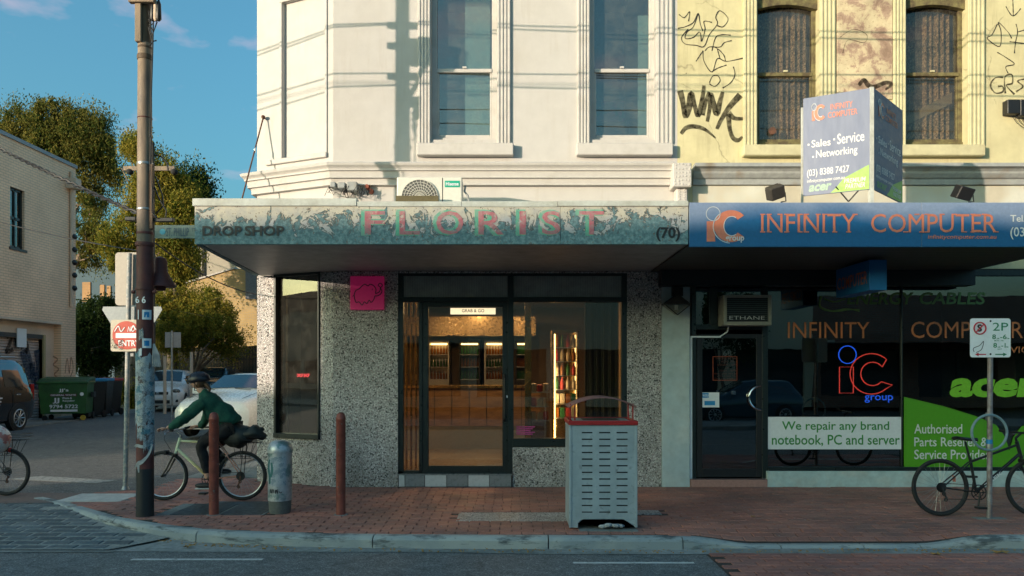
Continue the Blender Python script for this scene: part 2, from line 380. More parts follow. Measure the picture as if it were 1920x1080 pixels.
def fletter(name, col):
    n, c, keep, p = fascia(); n.m.name = name
    f = n.ramp(n.noise(p, 13, 8, .75), (.44, .92), (.56, .78), (.59, .06))
    return n.pbr(n.mix(f, c, n.mix(n.ramp(n.noise(p, 30, 4), (.35, 0.0), (.65, .5)), col, (.30, .32, .30))), .75)
m_flgreen = fletter('faded green letter paint', (.10, .46, .30)); m_flpink = fletter('faded pink letter paint', (.55, .12, .16)); m_flline = fletter('faded letter outline', (.03, .05, .05))
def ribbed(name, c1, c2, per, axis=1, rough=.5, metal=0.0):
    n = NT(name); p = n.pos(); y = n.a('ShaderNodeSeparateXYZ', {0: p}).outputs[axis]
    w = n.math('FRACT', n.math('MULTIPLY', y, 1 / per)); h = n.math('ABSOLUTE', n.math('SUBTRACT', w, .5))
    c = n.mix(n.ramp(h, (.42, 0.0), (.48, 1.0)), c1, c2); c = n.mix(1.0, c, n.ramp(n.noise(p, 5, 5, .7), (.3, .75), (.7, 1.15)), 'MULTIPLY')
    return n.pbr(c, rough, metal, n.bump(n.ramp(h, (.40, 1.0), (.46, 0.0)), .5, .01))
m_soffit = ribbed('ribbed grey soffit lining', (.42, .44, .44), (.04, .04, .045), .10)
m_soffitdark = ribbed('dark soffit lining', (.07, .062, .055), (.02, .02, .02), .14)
m_reeded = ribbed('reeded transom glass', (.36, .38, .35), (.20, .22, .21), .035, 0, .25)
m_cap = M('painted metal capping', (.58, .60, .55), .5, col2=(.46, .46, .40), cs=2.5, var=.1, world=True)
m_glass = glassm('clear shop glass', (.80, .78, .70), .05, .0, .04)
m_glassd = glassm('shop window glass with reflections', (.45, .50, .50), .09, .0, .05)
m_glassup = glassm('upstairs window glass', (.70, .80, .78), .08, .01, .05, .14)
m_glassold = glassm('grimy old window glass', (.72, .66, .56), .02, .03, .1, .14)
m_tile_d = M('grey wall tile', (.22, .235, .25), .3, var=.1); m_tile_l = M('light wall tile', (.52, .54, .56), .3, var=.06)
m_pinktile = M('pink step tile', (.46, .24, .20), .6, var=.15)
m_pink = M('backlit pink sign face', (.66, .045, .21), .35, var=.06, bump=.03, **{'Emission Color': (.9, .02, .20, 1), 'Emission Strength': .02})
m_graff = M('black spray paint', (.02, .018, .015), .6, bump=0)
def sprayfade(name, col, a):
    n = NT(name); p = n.pos(); d = n.a('ShaderNodeBsdfDiffuse', {0: (*col, 1)}); t = n.a('ShaderNodeBsdfTransparent')
    f = n.math('MULTIPLY', n.ramp(n.noise(p, 16, 4, .6), (.3, a), (.7, a * .45)), 1.0)
    mx = n.a('ShaderNodeMixShader', {0: f, 1: t.outputs[0], 2: d.outputs[0]}); n.t.links.new(mx.outputs[0], n.out.inputs[0]); return n.m
m_sprayf = sprayfade('faded spray paint', (.03, .026, .02), .9)
m_sprayred = sprayfade('red tag paint', (.30, .05, .03), .7)
m_sprayblue = sprayfade('blue spray paint', (.03, .06, .10), .85)
m_green = M('green print', (.10, .36, .012), .45, var=.05, bump=0)
m_orange = M('orange print', (.72, .22, .12), .55, col2=(.60, .20, .13), cs=6, var=.12, bump=0)
m_textw = M('white print', (.72, .72, .70), .5, var=.05, bump=0)
m_textb = M('black print', (.02, .022, .024), .5, var=.1, bump=0)
m_textg = M('green text print', (.04, .26, .05), .5, var=.05, bump=0)
m_board = M('white sign board', (.80, .82, .84), .4, var=.05, bump=.02)
m_wood = M('interior brown panel', (.26, .15, .075), .35, col2=(.17, .095, .05), cs=3, var=.2, stretch=(1, 1, 6))
m_inwall = M('interior wall', (.30, .22, .15), .8, var=.1)
m_floor = M('polished floor', (.26, .20, .14), .18, col2=(.16, .11, .07), cs=1.2, var=.12)
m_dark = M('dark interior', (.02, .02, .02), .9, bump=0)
m_curt = None
def curtain(name, c1, c2):
    n = NT(name); p = n.pos()
    f = n.a('ShaderNodeTexVoronoi', {'Vector': p, 'Scale': 24.0}).outputs['Distance']
    c = n.mix(n.ramp(f, (.25, 1.0), (.45, 0.0)), c1, c2); c = n.mix(n.ramp(n.noise(p, 30, 5, .8), (.45, 0.0), (.6, 1.0)), c, c2)
    return n.pbr(c, .9)
m_lace = curtain('floral lace curtain', (.13, .12, .11), (.74, .68, .62))
m_blind = M('pale interior blind', (.42, .44, .42), .8, var=.05)
m_glow = emis('warm fridge tube', (1.0, .62, .22), 2.6); m_glow2 = emis('warm shelf light', (1.0, .68, .28), 1.6)

# ------------------------------------------------------------ the ground
def gz(y):                                   # the side street climbs gently
    return .012 * max(0.0, y - 12)
g = MB().quad((-600, -600, -.16), (600, -600, -.16), (600, 900, -.16), (-600, 900, -.16)).build('ground', M('distant ground', (.07, .07, .06), .9, world=True), recalc=False); g['kind'] = 'structure'
KERB = [G(60, 934), G(95, 941), G(150, 957), G(205, 973), G(290, 987), G(370, 996), G(500, 1002), G(620, 1005), G(800, 1007), G(1028, 1008), G(1278, 1009)]
KERB = [(p.x, p.y) for p in KERB] + [(2.1, 7.84), (4.3, 7.84), (6.0, 7.84), (9.0, 7.84), (16, 7.84), (40, 7.84)]
def kdip(x):
    t = min(1, max(0, (x - 1.75) / .75)) * min(1, max(0, (4.95 - x) / .75)); t = t * t * (3 - 2 * t); return -.092 * t
def pz(x, y):
    k = kdip(x); return k * max(0, 1 - max(0, y - 7.9) / .55) if k else 0.0
KY = lambda x: np.interp(x, [a for a, b in KERB], [b for a, b in KERB])
# main road
road = MB(); road.quad((-90, -.8, -.125), (90, -.8, -.125), (90, 8.2, -.125), (-90, 8.2, -.125)); road.quad((-90, 8.2, -.125), (-12.8, 8.2, -.125), (-12.8, 10.6, -.125), (-90, 10.6, -.125))
road.build('road', m_road, kind='structure')
# side street: joins flush at z=0 behind the crossing
ss = MB(); ys = [10.0, 12, 20, 30, 45, 60]
for a, b in zip(ys, ys[1:]): ss.quad((-13.6, a, gz(a) - .006), (-4.9, a, gz(a) - .006), (-4.9, b, gz(b) - .006), (-13.6, b, gz(b) - .006))
ss.build('side_street', m_sideroad, kind='structure', recalc=False)
yd = MB().quad((-40, 45, gz(50)), (-3.9, 45, gz(50)), (-3.9, 70, gz(50)), (-40, 70, gz(50))); yd.build('yard', m_sideroad, kind='structure', recalc=False)
# gutter apron
ap = MB(); pts = [(a, b) for a, b in KERB if a > -3.7]
pl = [(-3.62, 8.3)] + [(x, y - .02) for x, y in KERB[5:]]
lo = [(-4.02, 7.74)] + [(x, 7.62 if x > -.2 else 7.72) for x, y in KERB[5:]]
for i in range(len(pl) - 1): ap.quad((lo[i][0], lo[i][1], -.120), (lo[i + 1][0], lo[i + 1][1], -.120), (pl[i + 1][0], pl[i + 1][1] + .05, -.112), (pl[i][0], pl[i][1] + .05, -.112))
ap.build('gutter', m_gutter, kind='structure', recalc=False)
MB().quad((-30, 7.60, -.119), (-4.0, 7.70, -.119), (-4.02, 7.78, -.119), (-30, 7.78, -.119)).build('gutter', m_concrete, kind='structure', recalc=False)
# footpath bed
fp = MB(); kx = [a for a, b in KERB]; xs = sorted(set(list(np.linspace(-5.2, 8, 80)) + [a for a in kx if a > -5.2] + [16, 40]))
for a, b in zip(xs, xs[1:]):
    for q in range(6):
        ya0, yb0 = KY(a) + .10, KY(b) + .10; top = 11.3 if a >= -2.7 else 12.2
        def yy(y0, t): return y0 + (top - y0) * (t / 6) ** 1.6
        fp.quad(*[(xx, yq, pz(xx, yq) - .011) for xx, yq in ((a, yy(ya0, q)), (b, yy(yb0, q)), (b, yy(yb0, q + 1)), (a, yy(ya0, q + 1)))])
footpath = fp.build('footpath', m_mortar, kind='structure', recalc=False)
MB().box(-5.2, -3.96, 12.2, 45, -.1, .004).build('footpath', m_concrete, kind='structure')
MB().box(-15.2, -13.6, 12.9, 45, -.1, .16).build('footpath', m_concrete, kind='structure')
MB().box(-60, 60, -4.2, -.8, -.2, 0).build('footpath', m_concrete, kind='structure')
# kerb stones
kerb = MB().box(-13, -12.7, 12.7, 12.9, -.2, -.02).build('kerb', m_kerb, kind='structure')
kpts = []
for (a, b), (c, d) in zip(KERB, KERB[1:]):
    n_ = max(1, int(math.hypot(c - a, d - b) / .12))
    for i in range(n_): kpts.append((a + (c - a) * i / n_, b + (d - b) * i / n_))
joints = [X(-0, 9.6), X(205, 8.7), X(370, 8.15), X(700, 7.9), X(1028, 7.85), X(1278, 7.85), 2.75, 3.6, X(1727, 7.85), 6.2, 8.3, 12, 20, 40]
def kstone(seg):
    mb = MB(); m = 6; vs = []
    for i, (x, y) in enumerate(seg):
        a = Vector(seg[max(i - 1, 0)]); b = Vector(seg[min(i + 1, len(seg) - 1)]); t = (b - a).normalized(); n_ = Vector((-t.y, t.x)); dz = kdip(x)
        w = .004 * math.sin(x * 9) + .003 * math.sin(x * 23)
        for o, z in ((.13, -.3), (.13, dz + .0), (.03 + w, dz + .003), (.005 + w, dz - .012), (-.012 + w, dz - .035 if dz > -.06 else dz - .02), (-.03, -.3)):
            vs.append((x + n_.x * o, y + n_.y * o, z))
    fs = [(i * m + k, i * m + k + 1, (i + 1) * m + k + 1, (i + 1) * m + k) for i in range(len(seg) - 1) for k in range(m - 1)]
    fs += [tuple(range(m)), tuple((len(seg) - 1) * m + k for k in range(m))[::-1]]
    return mb.add(vs, fs)
for a, b in zip(joints, joints[1:]):
    seg = [(a + .006, float(KY(a + .006)))] + [p for p in kpts if a + .01 < p[0] < b - .01] + [(b - .006, float(KY(b - .006)))]
    if len(seg) > 1: kstone(seg).build('kerb_stone', m_kerb, kerb)
# holes in the brick paving: (x0, x1, y0, y1) world
def grect(x0, x1, y0, y1): a, b = G((x0 + x1) / 2, y1), G((x0 + x1) / 2, y0); m = (a.y + b.y) / 2; return (X(x0, m), X(x1, m), a.y, b.y)
holes = dict(cover=grect(318, 512, 944, 966), tactile=(-5.95, -5.1, 10.0, 10.62), strip=grect(858, 1066, 961, 977), strip2=(1.32, 1.78, 9.12, 9.35), cover2=(6.1, 7.0, 8.35, 8.6), cover3=(-3.9, -2.9, 9.75, 9.98))
def inhole(x, y, m=.03): return any(a - m < x < b + m and c - m < y < d + m for a, b, c, d in holes.values())
# bricks of the footpath: running bond, 300 largest as parts, the rest joined
bl, bw, j = .226, .108, .007; BR = []
row = 0; y = 7.9
while y < 12.3:
    off = (row % 2) * .5 * (bl + j) + rnd.uniform(-.012, .012); x = -5.6 + off - bl
    while x < 9.5:
        cx, cy = x + bl / 2, y + bw / 2
        top = 11.3 if cx > -2.63 else 11.3 + (-2.63 - cx) * .455 if cx > -3.95 else 12.15
        lo = KY(cx) + .155 + (.06 if cx < -3.5 else 0)
        if lo < cy < top - .05 and cx > -5.15 - (1.2 if cy < 10.9 else 0) and not inhole(cx, cy): BR.append((cx, cy))
        x += bl + j
    y += bw + j; row += 1
def brickmesh(w, d, h, ch=.006):
    mb = MB(); a, b = w / 2, d / 2
    vs = [(-a, -b, -h), (a, -b, -h), (a, b, -h), (-a, b, -h), (-a, -b, -ch), (a, -b, -ch), (a, b, -ch), (-a, b, -ch), (-a + ch, -b + ch, 0), (a - ch, -b + ch, 0), (a - ch, b - ch, 0), (-a + ch, b - ch, 0)]
    fs = [(0, 1, 5, 4), (1, 2, 6, 5), (2, 3, 7, 6), (3, 0, 4, 7), (4, 5, 9, 8), (5, 6, 10, 9), (6, 7, 11, 10), (7, 4, 8, 11), (8, 9, 10, 11)]
    return vs, fs
def lay(name, pieces, vs, fs, mat, parent, zf, n_ind=300, tilt=.012, rz=0.0):
    vis = [p for p in pieces if abs(p[0]) < p[1] * .68 + .1]; vis.sort(key=lambda p: p[1]); ind = set(map(tuple, vis[:n_ind]))
    me = bpy.data.meshes.new(name); me.from_pydata(vs, [], fs); me.materials.append(mat); mb = MB(); W = wloc(parent)
    for p in pieces:
        z = zf(p[0], p[1]) + rnd.uniform(-.0035, .0025); sl = (zf(p[0], p[1] + .1) - zf(p[0], p[1] - .1)) / .2; slx = (zf(p[0] + .1, p[1]) - zf(p[0] - .1, p[1])) / .2
        e = (rnd.gauss(0, tilt) + math.atan(sl), rnd.gauss(0, tilt * .6) - math.atan(slx), rnd.gauss(0, .008) + rz + (p[2] if len(p) > 2 else 0))
        if tuple(p) in ind:
            o = bpy.data.objects.new(name, me); COL.objects.link(o); o.parent = parent; o.location = Vector((p[0], p[1], z)) - W; o.rotation_euler = e
        else:
            from mathutils import Euler
            mb.T = Matrix.Translation((p[0], p[1], z)) @ Euler(e).to_matrix().to_4x4(); mb.add(vs, fs)
    mb.T = None
    if mb.v: mb.build('far_' + name + 's' if False else name + '_field', mat, parent, kind='stuff', recalc=False)
vs_, fs_ = brickmesh(bl, bw, .02); lay('brick', BR, vs_, fs_, m_brick, footpath, pz)
# brick patch in the road at the right
rb_bed = MB().prism([(1.93, 7.60, -.1205), (1.93, 6.0, -.1205), (10, 6.0, -.1205), (10, 7.60, -.1205)], (0, 0, -.02)).build('road_paving', m_mortar, kind='structure')
RB = []; row = 0; y = 6.1
while y < 7.55:
    x = 1.95 + (row % 2) * .118
    while x < 8: 
        RB.append((x + .113, y + .055)); x += .234
    y += .117; row += 1
lay('brick', RB, *brickmesh(.224, .106, .02), m_brick2, rb_bed, lambda x, y: -.108, 300)
# bluestone setts at the corner
def bz(x, y): return -.106 + .098 * min(1, max(0, (y - 7.9) / 1.75))
bq = MB(); rows_ = np.linspace(7.79, 9.9, 18)
kyx = lambda y: float(np.interp(y, [b for a, b in KERB[:8]][::-1], [a for a, b in KERB[:8]][::-1])) if y > 8.28 else -4.1 + (y - 7.79) * .9
for a, b in zip(rows_, rows_[1:]): bq.quad((-30, a, bz(0, a) - .007), (kyx(a), a, bz(0, a) - .007), (kyx(b), b, bz(0, b) - .007), (-30, b, bz(0, b) - .007))
bs = bq.build('paving', m_settjoint, kind='structure', recalc=False)
ST = []; row = 0; y = 7.83
while y < 9.9:
    x = -9.5 + (row % 2) * .16 + rnd.uniform(0, .03)
    while x < -3.7:
        w = .29
        if y + .06 < KY(x + .15) - .13 and x + .3 < -4.05 + max(0, (y - 7.8)) * .5 or (x < -6.0 and y < 9.9): ST.append((x + .145, y + .065))
        x += w + .025
    y += .155; row += 1
lay('sett', ST, *brickmesh(.285, .128, .03, .010), m_sett, bs, bz, 300, .012)
# crossing band of bricks at the mouth of the side street (flush, worn)
MB().prism([(-13, 9.9, -.004), (-6.1, 9.9, -.004), (-5.3, 10.2, -.004), (-5.3, 10.72, -.004), (-13, 10.72, -.004)], (0, 0, -.02)).build('crossing', M('worn pink crossing', (.20, .13, .11), .85, col2=(.15, .12, .11), cs=2, var=.2, world=True), kind='structure')
# painted lane lines, then a pale patch
MB().quad((X(245, 7.4), 7.38, -.1205), (X(492, 7.4), 7.38, -.1205), (X(492, 7.4), 7.44, -.1205), (X(245, 7.4), 7.44, -.1205)).build('lane_line', m_line, kind='structure', recalc=False)
MB().quad((X(1075, 7.27), 7.25, -.1205), (X(1302, 7.27), 7.25, -.1205), (X(1302, 7.27), 7.31, -.1205), (X(1075, 7.27), 7.31, -.1205)).build('lane_line', m_line, kind='structure', recalc=False)
m_palepatch = M('mottled pale patch', (.36, .35, .32), .8, col2=(.10, .10, .10), cs=12, lo=.5, hi=.66, var=.2, world=True)
MB().prism([(-7.9, 12.05, .0), (-6.3, 11.6, .0), (-6.1, 11.9, .0), (-7.6, 12.4, .0)], (0, 0, -.002)).build('pale_patch', m_palepatch, kind='structure', recalc=False)  # flat mottled pale patch on the side street asphalt
# covers and strips
def flat(name, r, mat, label, cat, z=.002, bev=.003):
    o = MB().box(r[0], r[1], r[2], r[3], -.03, z).build(name, mat, bev=bev); return tag(o, label, cat)
a, b, c, d = holes['cover']
t = thing('pit_cover', 'black twin telecom pit cover in a concrete frame beside the kerb bollard', 'pit cover', ((a + b) / 2, (c + d) / 2, 0))
MB().box(a, b, c, d, -.03, -.002).build('frame', m_concrete, t)
m_cover = M('black pit lid', (.022, .03, .034), .5, col2=(.05, .055, .06), cs=9, var=.3, world=True)
mid = (a + b) / 2 + .1
for u, v in ((a + .16, mid - .02), (mid + .02, b - .03)):
    l = MB().box(u, v, c + .03, d - .03, -.02, .003).build('lid', m_cover, t, bev=.004)
flat('tactile_pad', holes['tactile'], m_tac, 'pale tactile paving pad on the footpath by the no entry sign post', 'tactile pad')
flat('pit_cover', holes['strip'], m_aggr, 'long speckled aggregate pit cover in the brick path left of the grey bin', 'pit cover')
flat('pit_cover', holes['strip2'], m_aggr, 'short speckled aggregate pit cover just right of the grey bin', 'pit cover')
flat('pit_cover', holes['cover3'], m_cover, 'small dark pit lid under the back wheel of the ridden bicycle', 'pit cover')
flat('pit_cover', holes['cover2'], m_cover, 'grey pit lid near the kerb at the far right edge', 'pit cover')
# ------------------------------------------------------------ corner shop building (white upper floor, pebbled shopfront)
CH0 = Vector((-3.95, 11.9, 0)); CH1 = Vector((-2.63, 11.3, 0)); CL = (CH1 - CH0).length
cu_ = (CH1 - CH0).normalized(); ci_ = Vector((-cu_.y, cu_.x, 0))
TC = Matrix(((cu_.x, ci_.x, 0, CH0.x), (cu_.y, ci_.y, 0, CH0.y), (0, 0, 1, 0), (0, 0, 0, 1)))   # chamfer frame: u along, v inwards
def U(x):                                     # photo column -> distance along the chamfered wall
    k = (x - 960) / FPX; return (k * CH0.y - CH0.x) / (cu_.x - k * cu_.y)
def ZU(x, y): u = U(x); return CAM_H - (y - HZ) * (CH0.y + u * cu_.y) / FPX
XR = X(1270)                                  # party line
TOP = 9.4
shop = thing('corner_shop', 'two storey corner shop with white rendered upper floor and pebble-clad ground floor', 'building', (-.7, 14, 0))
XO1 = (X(808), X(932)); XO2 = (X(1108), X(1228)); ZS = Z(262); ZT = 7.75
up = wallmb(-2.63, XR, 3.2, TOP, [(XO1[0], XO1[1], ZS, ZT), (XO2[0], XO2[1], ZS, ZT)], 11.3, 11.55)
pu0, pu1 = U(530), U(610); pz0 = ZU(570, 292)
up.T = TC; cw = wallmb(0, CL, 3.2, TOP, [(pu0, pu1, pz0, 7.3)], 0, .25, TC); up.T = None
b0 = len(up.v); up.v += cw.v; up.f += [tuple(b0 + i for i in f) for f in cw.f]
up.T = TC; up.box(pu0 - .05, pu1 + .05, .055, .2, pz0 - .05, 7.35); up.T = None
up.box(-3.95, -3.7, 11.95, 24, 0, TOP); up.box(XR - .25, XR, 11.56, 24, 0, TOP); up.box(-3.95, XR, 23.8, 24, 0, TOP)
wall = up.build('wall', m_white, shop)
# roof and parapet moulding
MB().prism([(-3.7, 12.1, TOP - .6), (-2.6, 11.56, TOP - .6), (XR - .26, 11.56, TOP - .6), (XR - .26, 23.79, TOP - .6), (-3.69, 23.79, TOP - .6)], (0, 0, .1)).build('roof', m_concrete, shop)
PATH = [(-3.95, 14.5), (-3.95, 11.9), (-2.63, 11.3), (X(1262), 11.3)]
def stringcourse(path, prof, name, mat, par): return MB().sweep(path, prof).build(name, mat, par)
def zc(y, o): return CAM_H - (y - HZ) * (11.3 - o) / FPX
profC = [(-.05, zc(303, .2)), (.20, zc(303, .2)), (.22, zc(305, .22)), (.21, zc(309, .21)), (.18, zc(313, .18)), (.165, zc(316, .165)), (.165, zc(319, .165)), (.13, zc(321, .13)), (.12, zc(331, .12)), (.125, zc(333, .125)), (.08, zc(335, .08)), (.07, zc(344, .07)), (.075, zc(346.5, .075)), (.03, zc(348, .03)), (-.05, zc(350, 0))]
flip = [(o, z) for o, z in profC]
stringcourse(PATH, flip, 'string_course', m_whitetrim, shop)
stringcourse(PATH, [(-.05, TOP - .5), (.2, TOP - .45), (.3, TOP - .2), (.3, TOP + .02), (-.05, TOP + .02)], 'parapet_moulding', m_whitetrim, shop)
# chamfer panel moulding
cm_ = MB(TC)
e = .055; uu0, uu1 = U(522), U(618)
cm_.box(pu0 - e, pu0, -.022, .0, pz0, 7.3); cm_.box(pu1, pu1 + e * .8, -.022, 0, pz0, 7.3); cm_.box(U(500), pu1 + e * .8, -.045, 0, ZU(560, 303) , pz0 - .002)
cm_.box(pu0 - e, pu1 + e * .8, -.022, 0, 7.3, 7.38)
cm_.build('panel_moulding', m_whitetrim, shop, bev=.008)
# upstairs sash windows
def sash_window(par, x0, x1, ml, mr, ysill0, ysill1, ymeet, ybot, frame, trim, glass, zt, sx0, sx1, reveal=.13, parent_label=None, arch=False, w=10):
    xa, xb = X(x0), X(x1)
    wd = MB(); y0, y1 = 11.3 + reveal, 11.3 + reveal + .06
    fw = w / FPX * F
    zb, zm = Z(ybot), Z(ymeet)
    wd.box(xa, xb, y0 - .02, y1 + .03, Z(ysill0) - .0, zb); wd.box(xa, xa + fw, y0, y1, zb, zt); wd.box(xb - fw, xb, y0, y1, zb, zt)
    wd.box(xa + fw, xb - fw, y0 - .012, y1 - .012, zm - .03, zm + .025); wd.box(xa + fw, xb - fw, y0, y1, zt - .06, zt)
    for side in (xa + fw, xb - fw - .03): wd.box(side, side + .03, y0 + .012, y1 - .01, zb, zm - .03)
    wd.box(xa + fw + .03, xb - fw - .03, y0 + .012, y1 - .01, zb, zb + .05)
    wf = wd.build('window', frame, par, bev=.005)
    MB().box(xa + fw, xb - fw, y1 - .02, y1 - .014, zm, zt - .05).build('pane', glass, wf)
    MB().box(xa + fw + .02, xb - fw - .02, y1 - .032, y1 - .026, zb + .03, zm - .01).build('pane', glass, wf)
    MB().box(X((x0 + x1) / 2) - .03, X((x0 + x1) / 2) + .03, y0 - .035, y0 - .012, zm + .025, zm + .05).build('latch', trim, wf)
    tm = MB()
    for (a, b) in ((ml, x0), (x1, mr)):
        A, B = X(a), X(b); n_ = 4; tm.box(A, B, 11.3 - .03, 11.3, Z(ysill0), zt + .12)
        for i in range(n_): 
            c = A + (B - A) * (i + .5) / n_; tm.box(c - .014, c + .014, 11.3 - .043, 11.3 - .03, Z(ysill0), zt + .12)
    tm.box(X(ml), X(mr), 11.3 - .08, 11.3, zt + .12, zt + .3)
    tm.build('window_moulding', trim, par, bev=.004)
    MB().box(X(sx0, 11.2), X(sx1, 11.2), 11.3 - .12, 11.3 + reveal, Z(ysill1, 11.2), Z(ysill0, 11.25)).build('window_sill', trim, par, bev=.012)
    return wf
sash_window(shop, 808, 932, 784, 958, 270, 291, 126, 254, m_whitetrim, m_whitetrim, m_glassup, ZT, 781, 963)
sash_window(shop, 1106, 1230, 1082, 1262, 270, 291, 126, 254, m_whitetrim, m_whitetrim, m_glassup, ZT, 1081, 1262)
# rooms behind the upstairs windows
m_bluewall = M('upstairs blue wall', (.26, .36, .36), .9, bump=0)
rm = MB(); rm.box(-3.4, XR - .3, 14.6, 14.7, 3.9, 8.6); rm.box(-3.4, XR - .3, 11.6, 14.6, 3.8, 3.9); rm.box(-3.4, XR - .3, 11.6, 14.6, 8.5, 8.6); rm.box(.35, .45, 11.6, 14.6, 3.9, 8.5)
rm.build('upstairs_room', m_bluewall, shop)
MB().box(X(870), X(918), 11.56, 11.58, ZS + .05, ZT).build('blind', m_blind, shop)
MB().box(X(1202), X(1225), 11.57, 11.60, ZS + .05, ZT - .7).build('blind', m_blind, shop)
pc = MB().box(X(1123), X(1184), 12.0, 12.05, Z(222, 11.6), Z(172, 11.6)).build('picture', M('dim poster print', (.05, .12, .16), .6, col2=(.30, .10, .20), cs=2.2, lo=.48, hi=.52), shop)
MB().box(X(1120), X(1190), 11.9, 12.3, Z(262, 12), Z(232, 12)).build('upstairs_shelf', m_dark, shop)
# corbel between the two buildings
cb = thing('corbel', 'carved white vermiculated corbel block between the white and the yellow facade', 'corbel', (X(1280), 11.1, 3.9))
c0, c1 = X(1262, 11.02), X(1297, 11.02)
MB().box(c0, c1, 11.02, 11.299, Z(350, 11.02), Z(305, 11.02)).build('block', m_whitetrim, cb, bev=.01)
MB().box(X(1268, 11.1), X(1290, 11.1), 11.1, 11.299, Z(382, 11.1), Z(350, 11.02) - .0).build('bracket', m_whitetrim, cb, bev=.02)
vr = MB()
for i in range(5):
    for k in range(6):
        x = c0 + .035 + (c1 - c0 - .07) * (i + rnd.uniform(-.15, .15)) / 4; z = Z(346, 11.02) + (Z(309, 11.02) - Z(346, 11.02)) * (k + rnd.uniform(-.2, .2)) / 5
        vr.ell((x, 11.02, z), rnd.uniform(.012, .024), .008, rnd.uniform(.01, .02), 7, 5)
for k in range(6):
    for s in (-1, 1): vr.ell((X(1279, 11.1) + s * .035, 11.1, Z(378 - k * 4.5, 11.1)), .02, .008, .012, 7, 5)
vr.build('carving', m_whitetrim, cb, smooth=True)
# ---- ground floor, flat front
SF0, SF1 = X(746), X(1176); ZH = 3.16
st = wallmb(-2.63, X(1240), -.05, ZH, [(SF0, SF1, -.06, Z(512))], 11.3, 11.5); st.box(X(961), SF1, 11.3, 11.5, -.05, Z(839))
st.build('pebble_cladding', m_aggr, shop)
cu0, cu1, cz0, cz1 = U(515), U(600), ZU(560, 822), ZU(560, 512)
wallmb(0, CL, -.05, ZH, [(cu0, cu1, cz0, cz1)], 0, .2, TC).build('pebble_cladding', m_aggr, shop)
MB().box(-3.949, -3.75, 11.99, 14, -.05, ZH).build('pebble_cladding', m_aggr, shop)
# chamfer window
fw = MB(TC); w = .045
fw.box(cu0, cu0 + w, -.03, .1, cz0, cz1); fw.box(cu1 - w * .6, cu1, -.03, .1, cz0, cz1); fw.box(cu0, cu1, -.04, .11, cz0 - .002, cz0 + .07); fw.box(cu0, cu1, -.03, .1, cz1 - .04, cz1)
fw.box(cu0 + .17, cu0 + .20, .06, .1, cz0 + .07, cz1 - .04)
cwf = fw.build('window', m_darkframe, shop, bev=.004)
MB(TC).box(cu0 + w, cu1 - w * .6, .05, .056, cz0 + .07, cz1 - .04).build('pane', glassm('corner window glass', (.6, .55, .45), .06, 0, .04, .08), cwf)
neon_pink = emis('pink neon', (1.0, .10, .16), 1.2)
tdir = cu_; o = TC @ Vector((U(547), .12, ZU(560, 707)))
text('neon_lettering', 'DROP SHOP', o, .235, .05, neon_pink, cwf, xd=cu_, bold=.02, depth=0)
MB(TC).box(.1, CL - .02, .9, .95, .1, ZH).build('interior_wall', m_inwall, shop)
m_sunslab = M('pale slanted sunlight slab', (.42, .30, .17), .6, var=.15, stretch=(6, 6, .6))  # added pale slabs stand for the slanted sunlight inside the window
for a_, b_, c_, d_ in ((571, 577, 590, 595), (580, 583, 596, 598)):
    MB().prism([TC @ Vector((U(a_), .40, ZU(560, 517))), TC @ Vector((U(b_), .40, ZU(560, 517))), TC @ Vector((U(d_), .40, ZU(560, 590))), TC @ Vector((U(c_), .40, ZU(560, 590)))], TC.to_3x3() @ Vector((0, .03, 0))).build('sunlit_slab', m_sunslab, shop)
MB(TC).box(U(590), U(598), .38, .40, ZU(560, 617), ZU(560, 588)).build('pale_card', m_blind, shop)
# shopfront frame
fr = thing('shopfront', 'dark framed glass shopfront with central door under the peeling fascia', 'shopfront', (X(950), 11.35, 0))
zt0, zt1 = Z(517), Z(557); fb = MB()
zsill = Z(889)
def V(x0, x1, y0, y1, a=11.32, b=11.42): return fb.box(X(x0), X(x1), a, b, Z(y1), Z(y0))
V(745, 1176, 508, 517); V(745, 1176, 557, 566, 11.31); V(745, 756, 517, 889); V(1166, 1176, 517, 822); V(952, 963, 517, 889, 11.305)
V(785, 792, 566, 889); V(961, 1176, 822, 838, 11.29); V(745, 960, 883, 889.5)
fb.build('frame', m_darkframe, fr, bev=.006)
for a, b in ((756, 952), (963, 1166)): pbox(a, b, 517, 557, 11.36, 11.37).build('transom_pane', m_reeded, fr)
pbox(756, 785, 566, 883, 11.37, 11.376).build('pane', m_glass, fr); pbox(963, 1166, 566, 822, 11.37, 11.376).build('pane', m_glass, fr)
fb = MB(); V(792, 803, 566, 886, 11.33, 11.39); V(942, 952, 566, 886, 11.33, 11.39); V(803, 942, 566, 575, 11.33, 11.39); V(803, 942, 874, 886, 11.33, 11.39)
door = fb.build('door', m_darkframe, fr, bev=.005)
pbox(803, 942, 575, 874, 11.36, 11.366).build('pane', m_glass, door)
MB().tube([(X(946), 11.33, Z(790)), (X(946), 11.27, Z(784)), (X(946), 11.27, Z(708)), (X(946), 11.33, Z(702))], .014).build('handle', m_black, door, smooth=True)
pbox(949, 953, 741, 746, 11.32, 11.33).build('lock', m_board, door)
# tiled step, each tile its own
tx = 747; i = 0
base = pbox(747, 960, 891, 911, 11.265, 11.5).build('step', m_mortar, fr)
for a, b in ((748, 760), (760, 797), (797, 838), (838, 878), (878, 918), (918, 959)):
    pbox(a + .6, b - .6, 890, 911.5, 11.255, 11.275).build('tile', (m_tile_d, m_tile_l)[i % 2 == 0], base); i += 1
pbox(747, 960, 888.5, 890.5, 11.255, 11.5).build('nosing', m_tile_d, base)
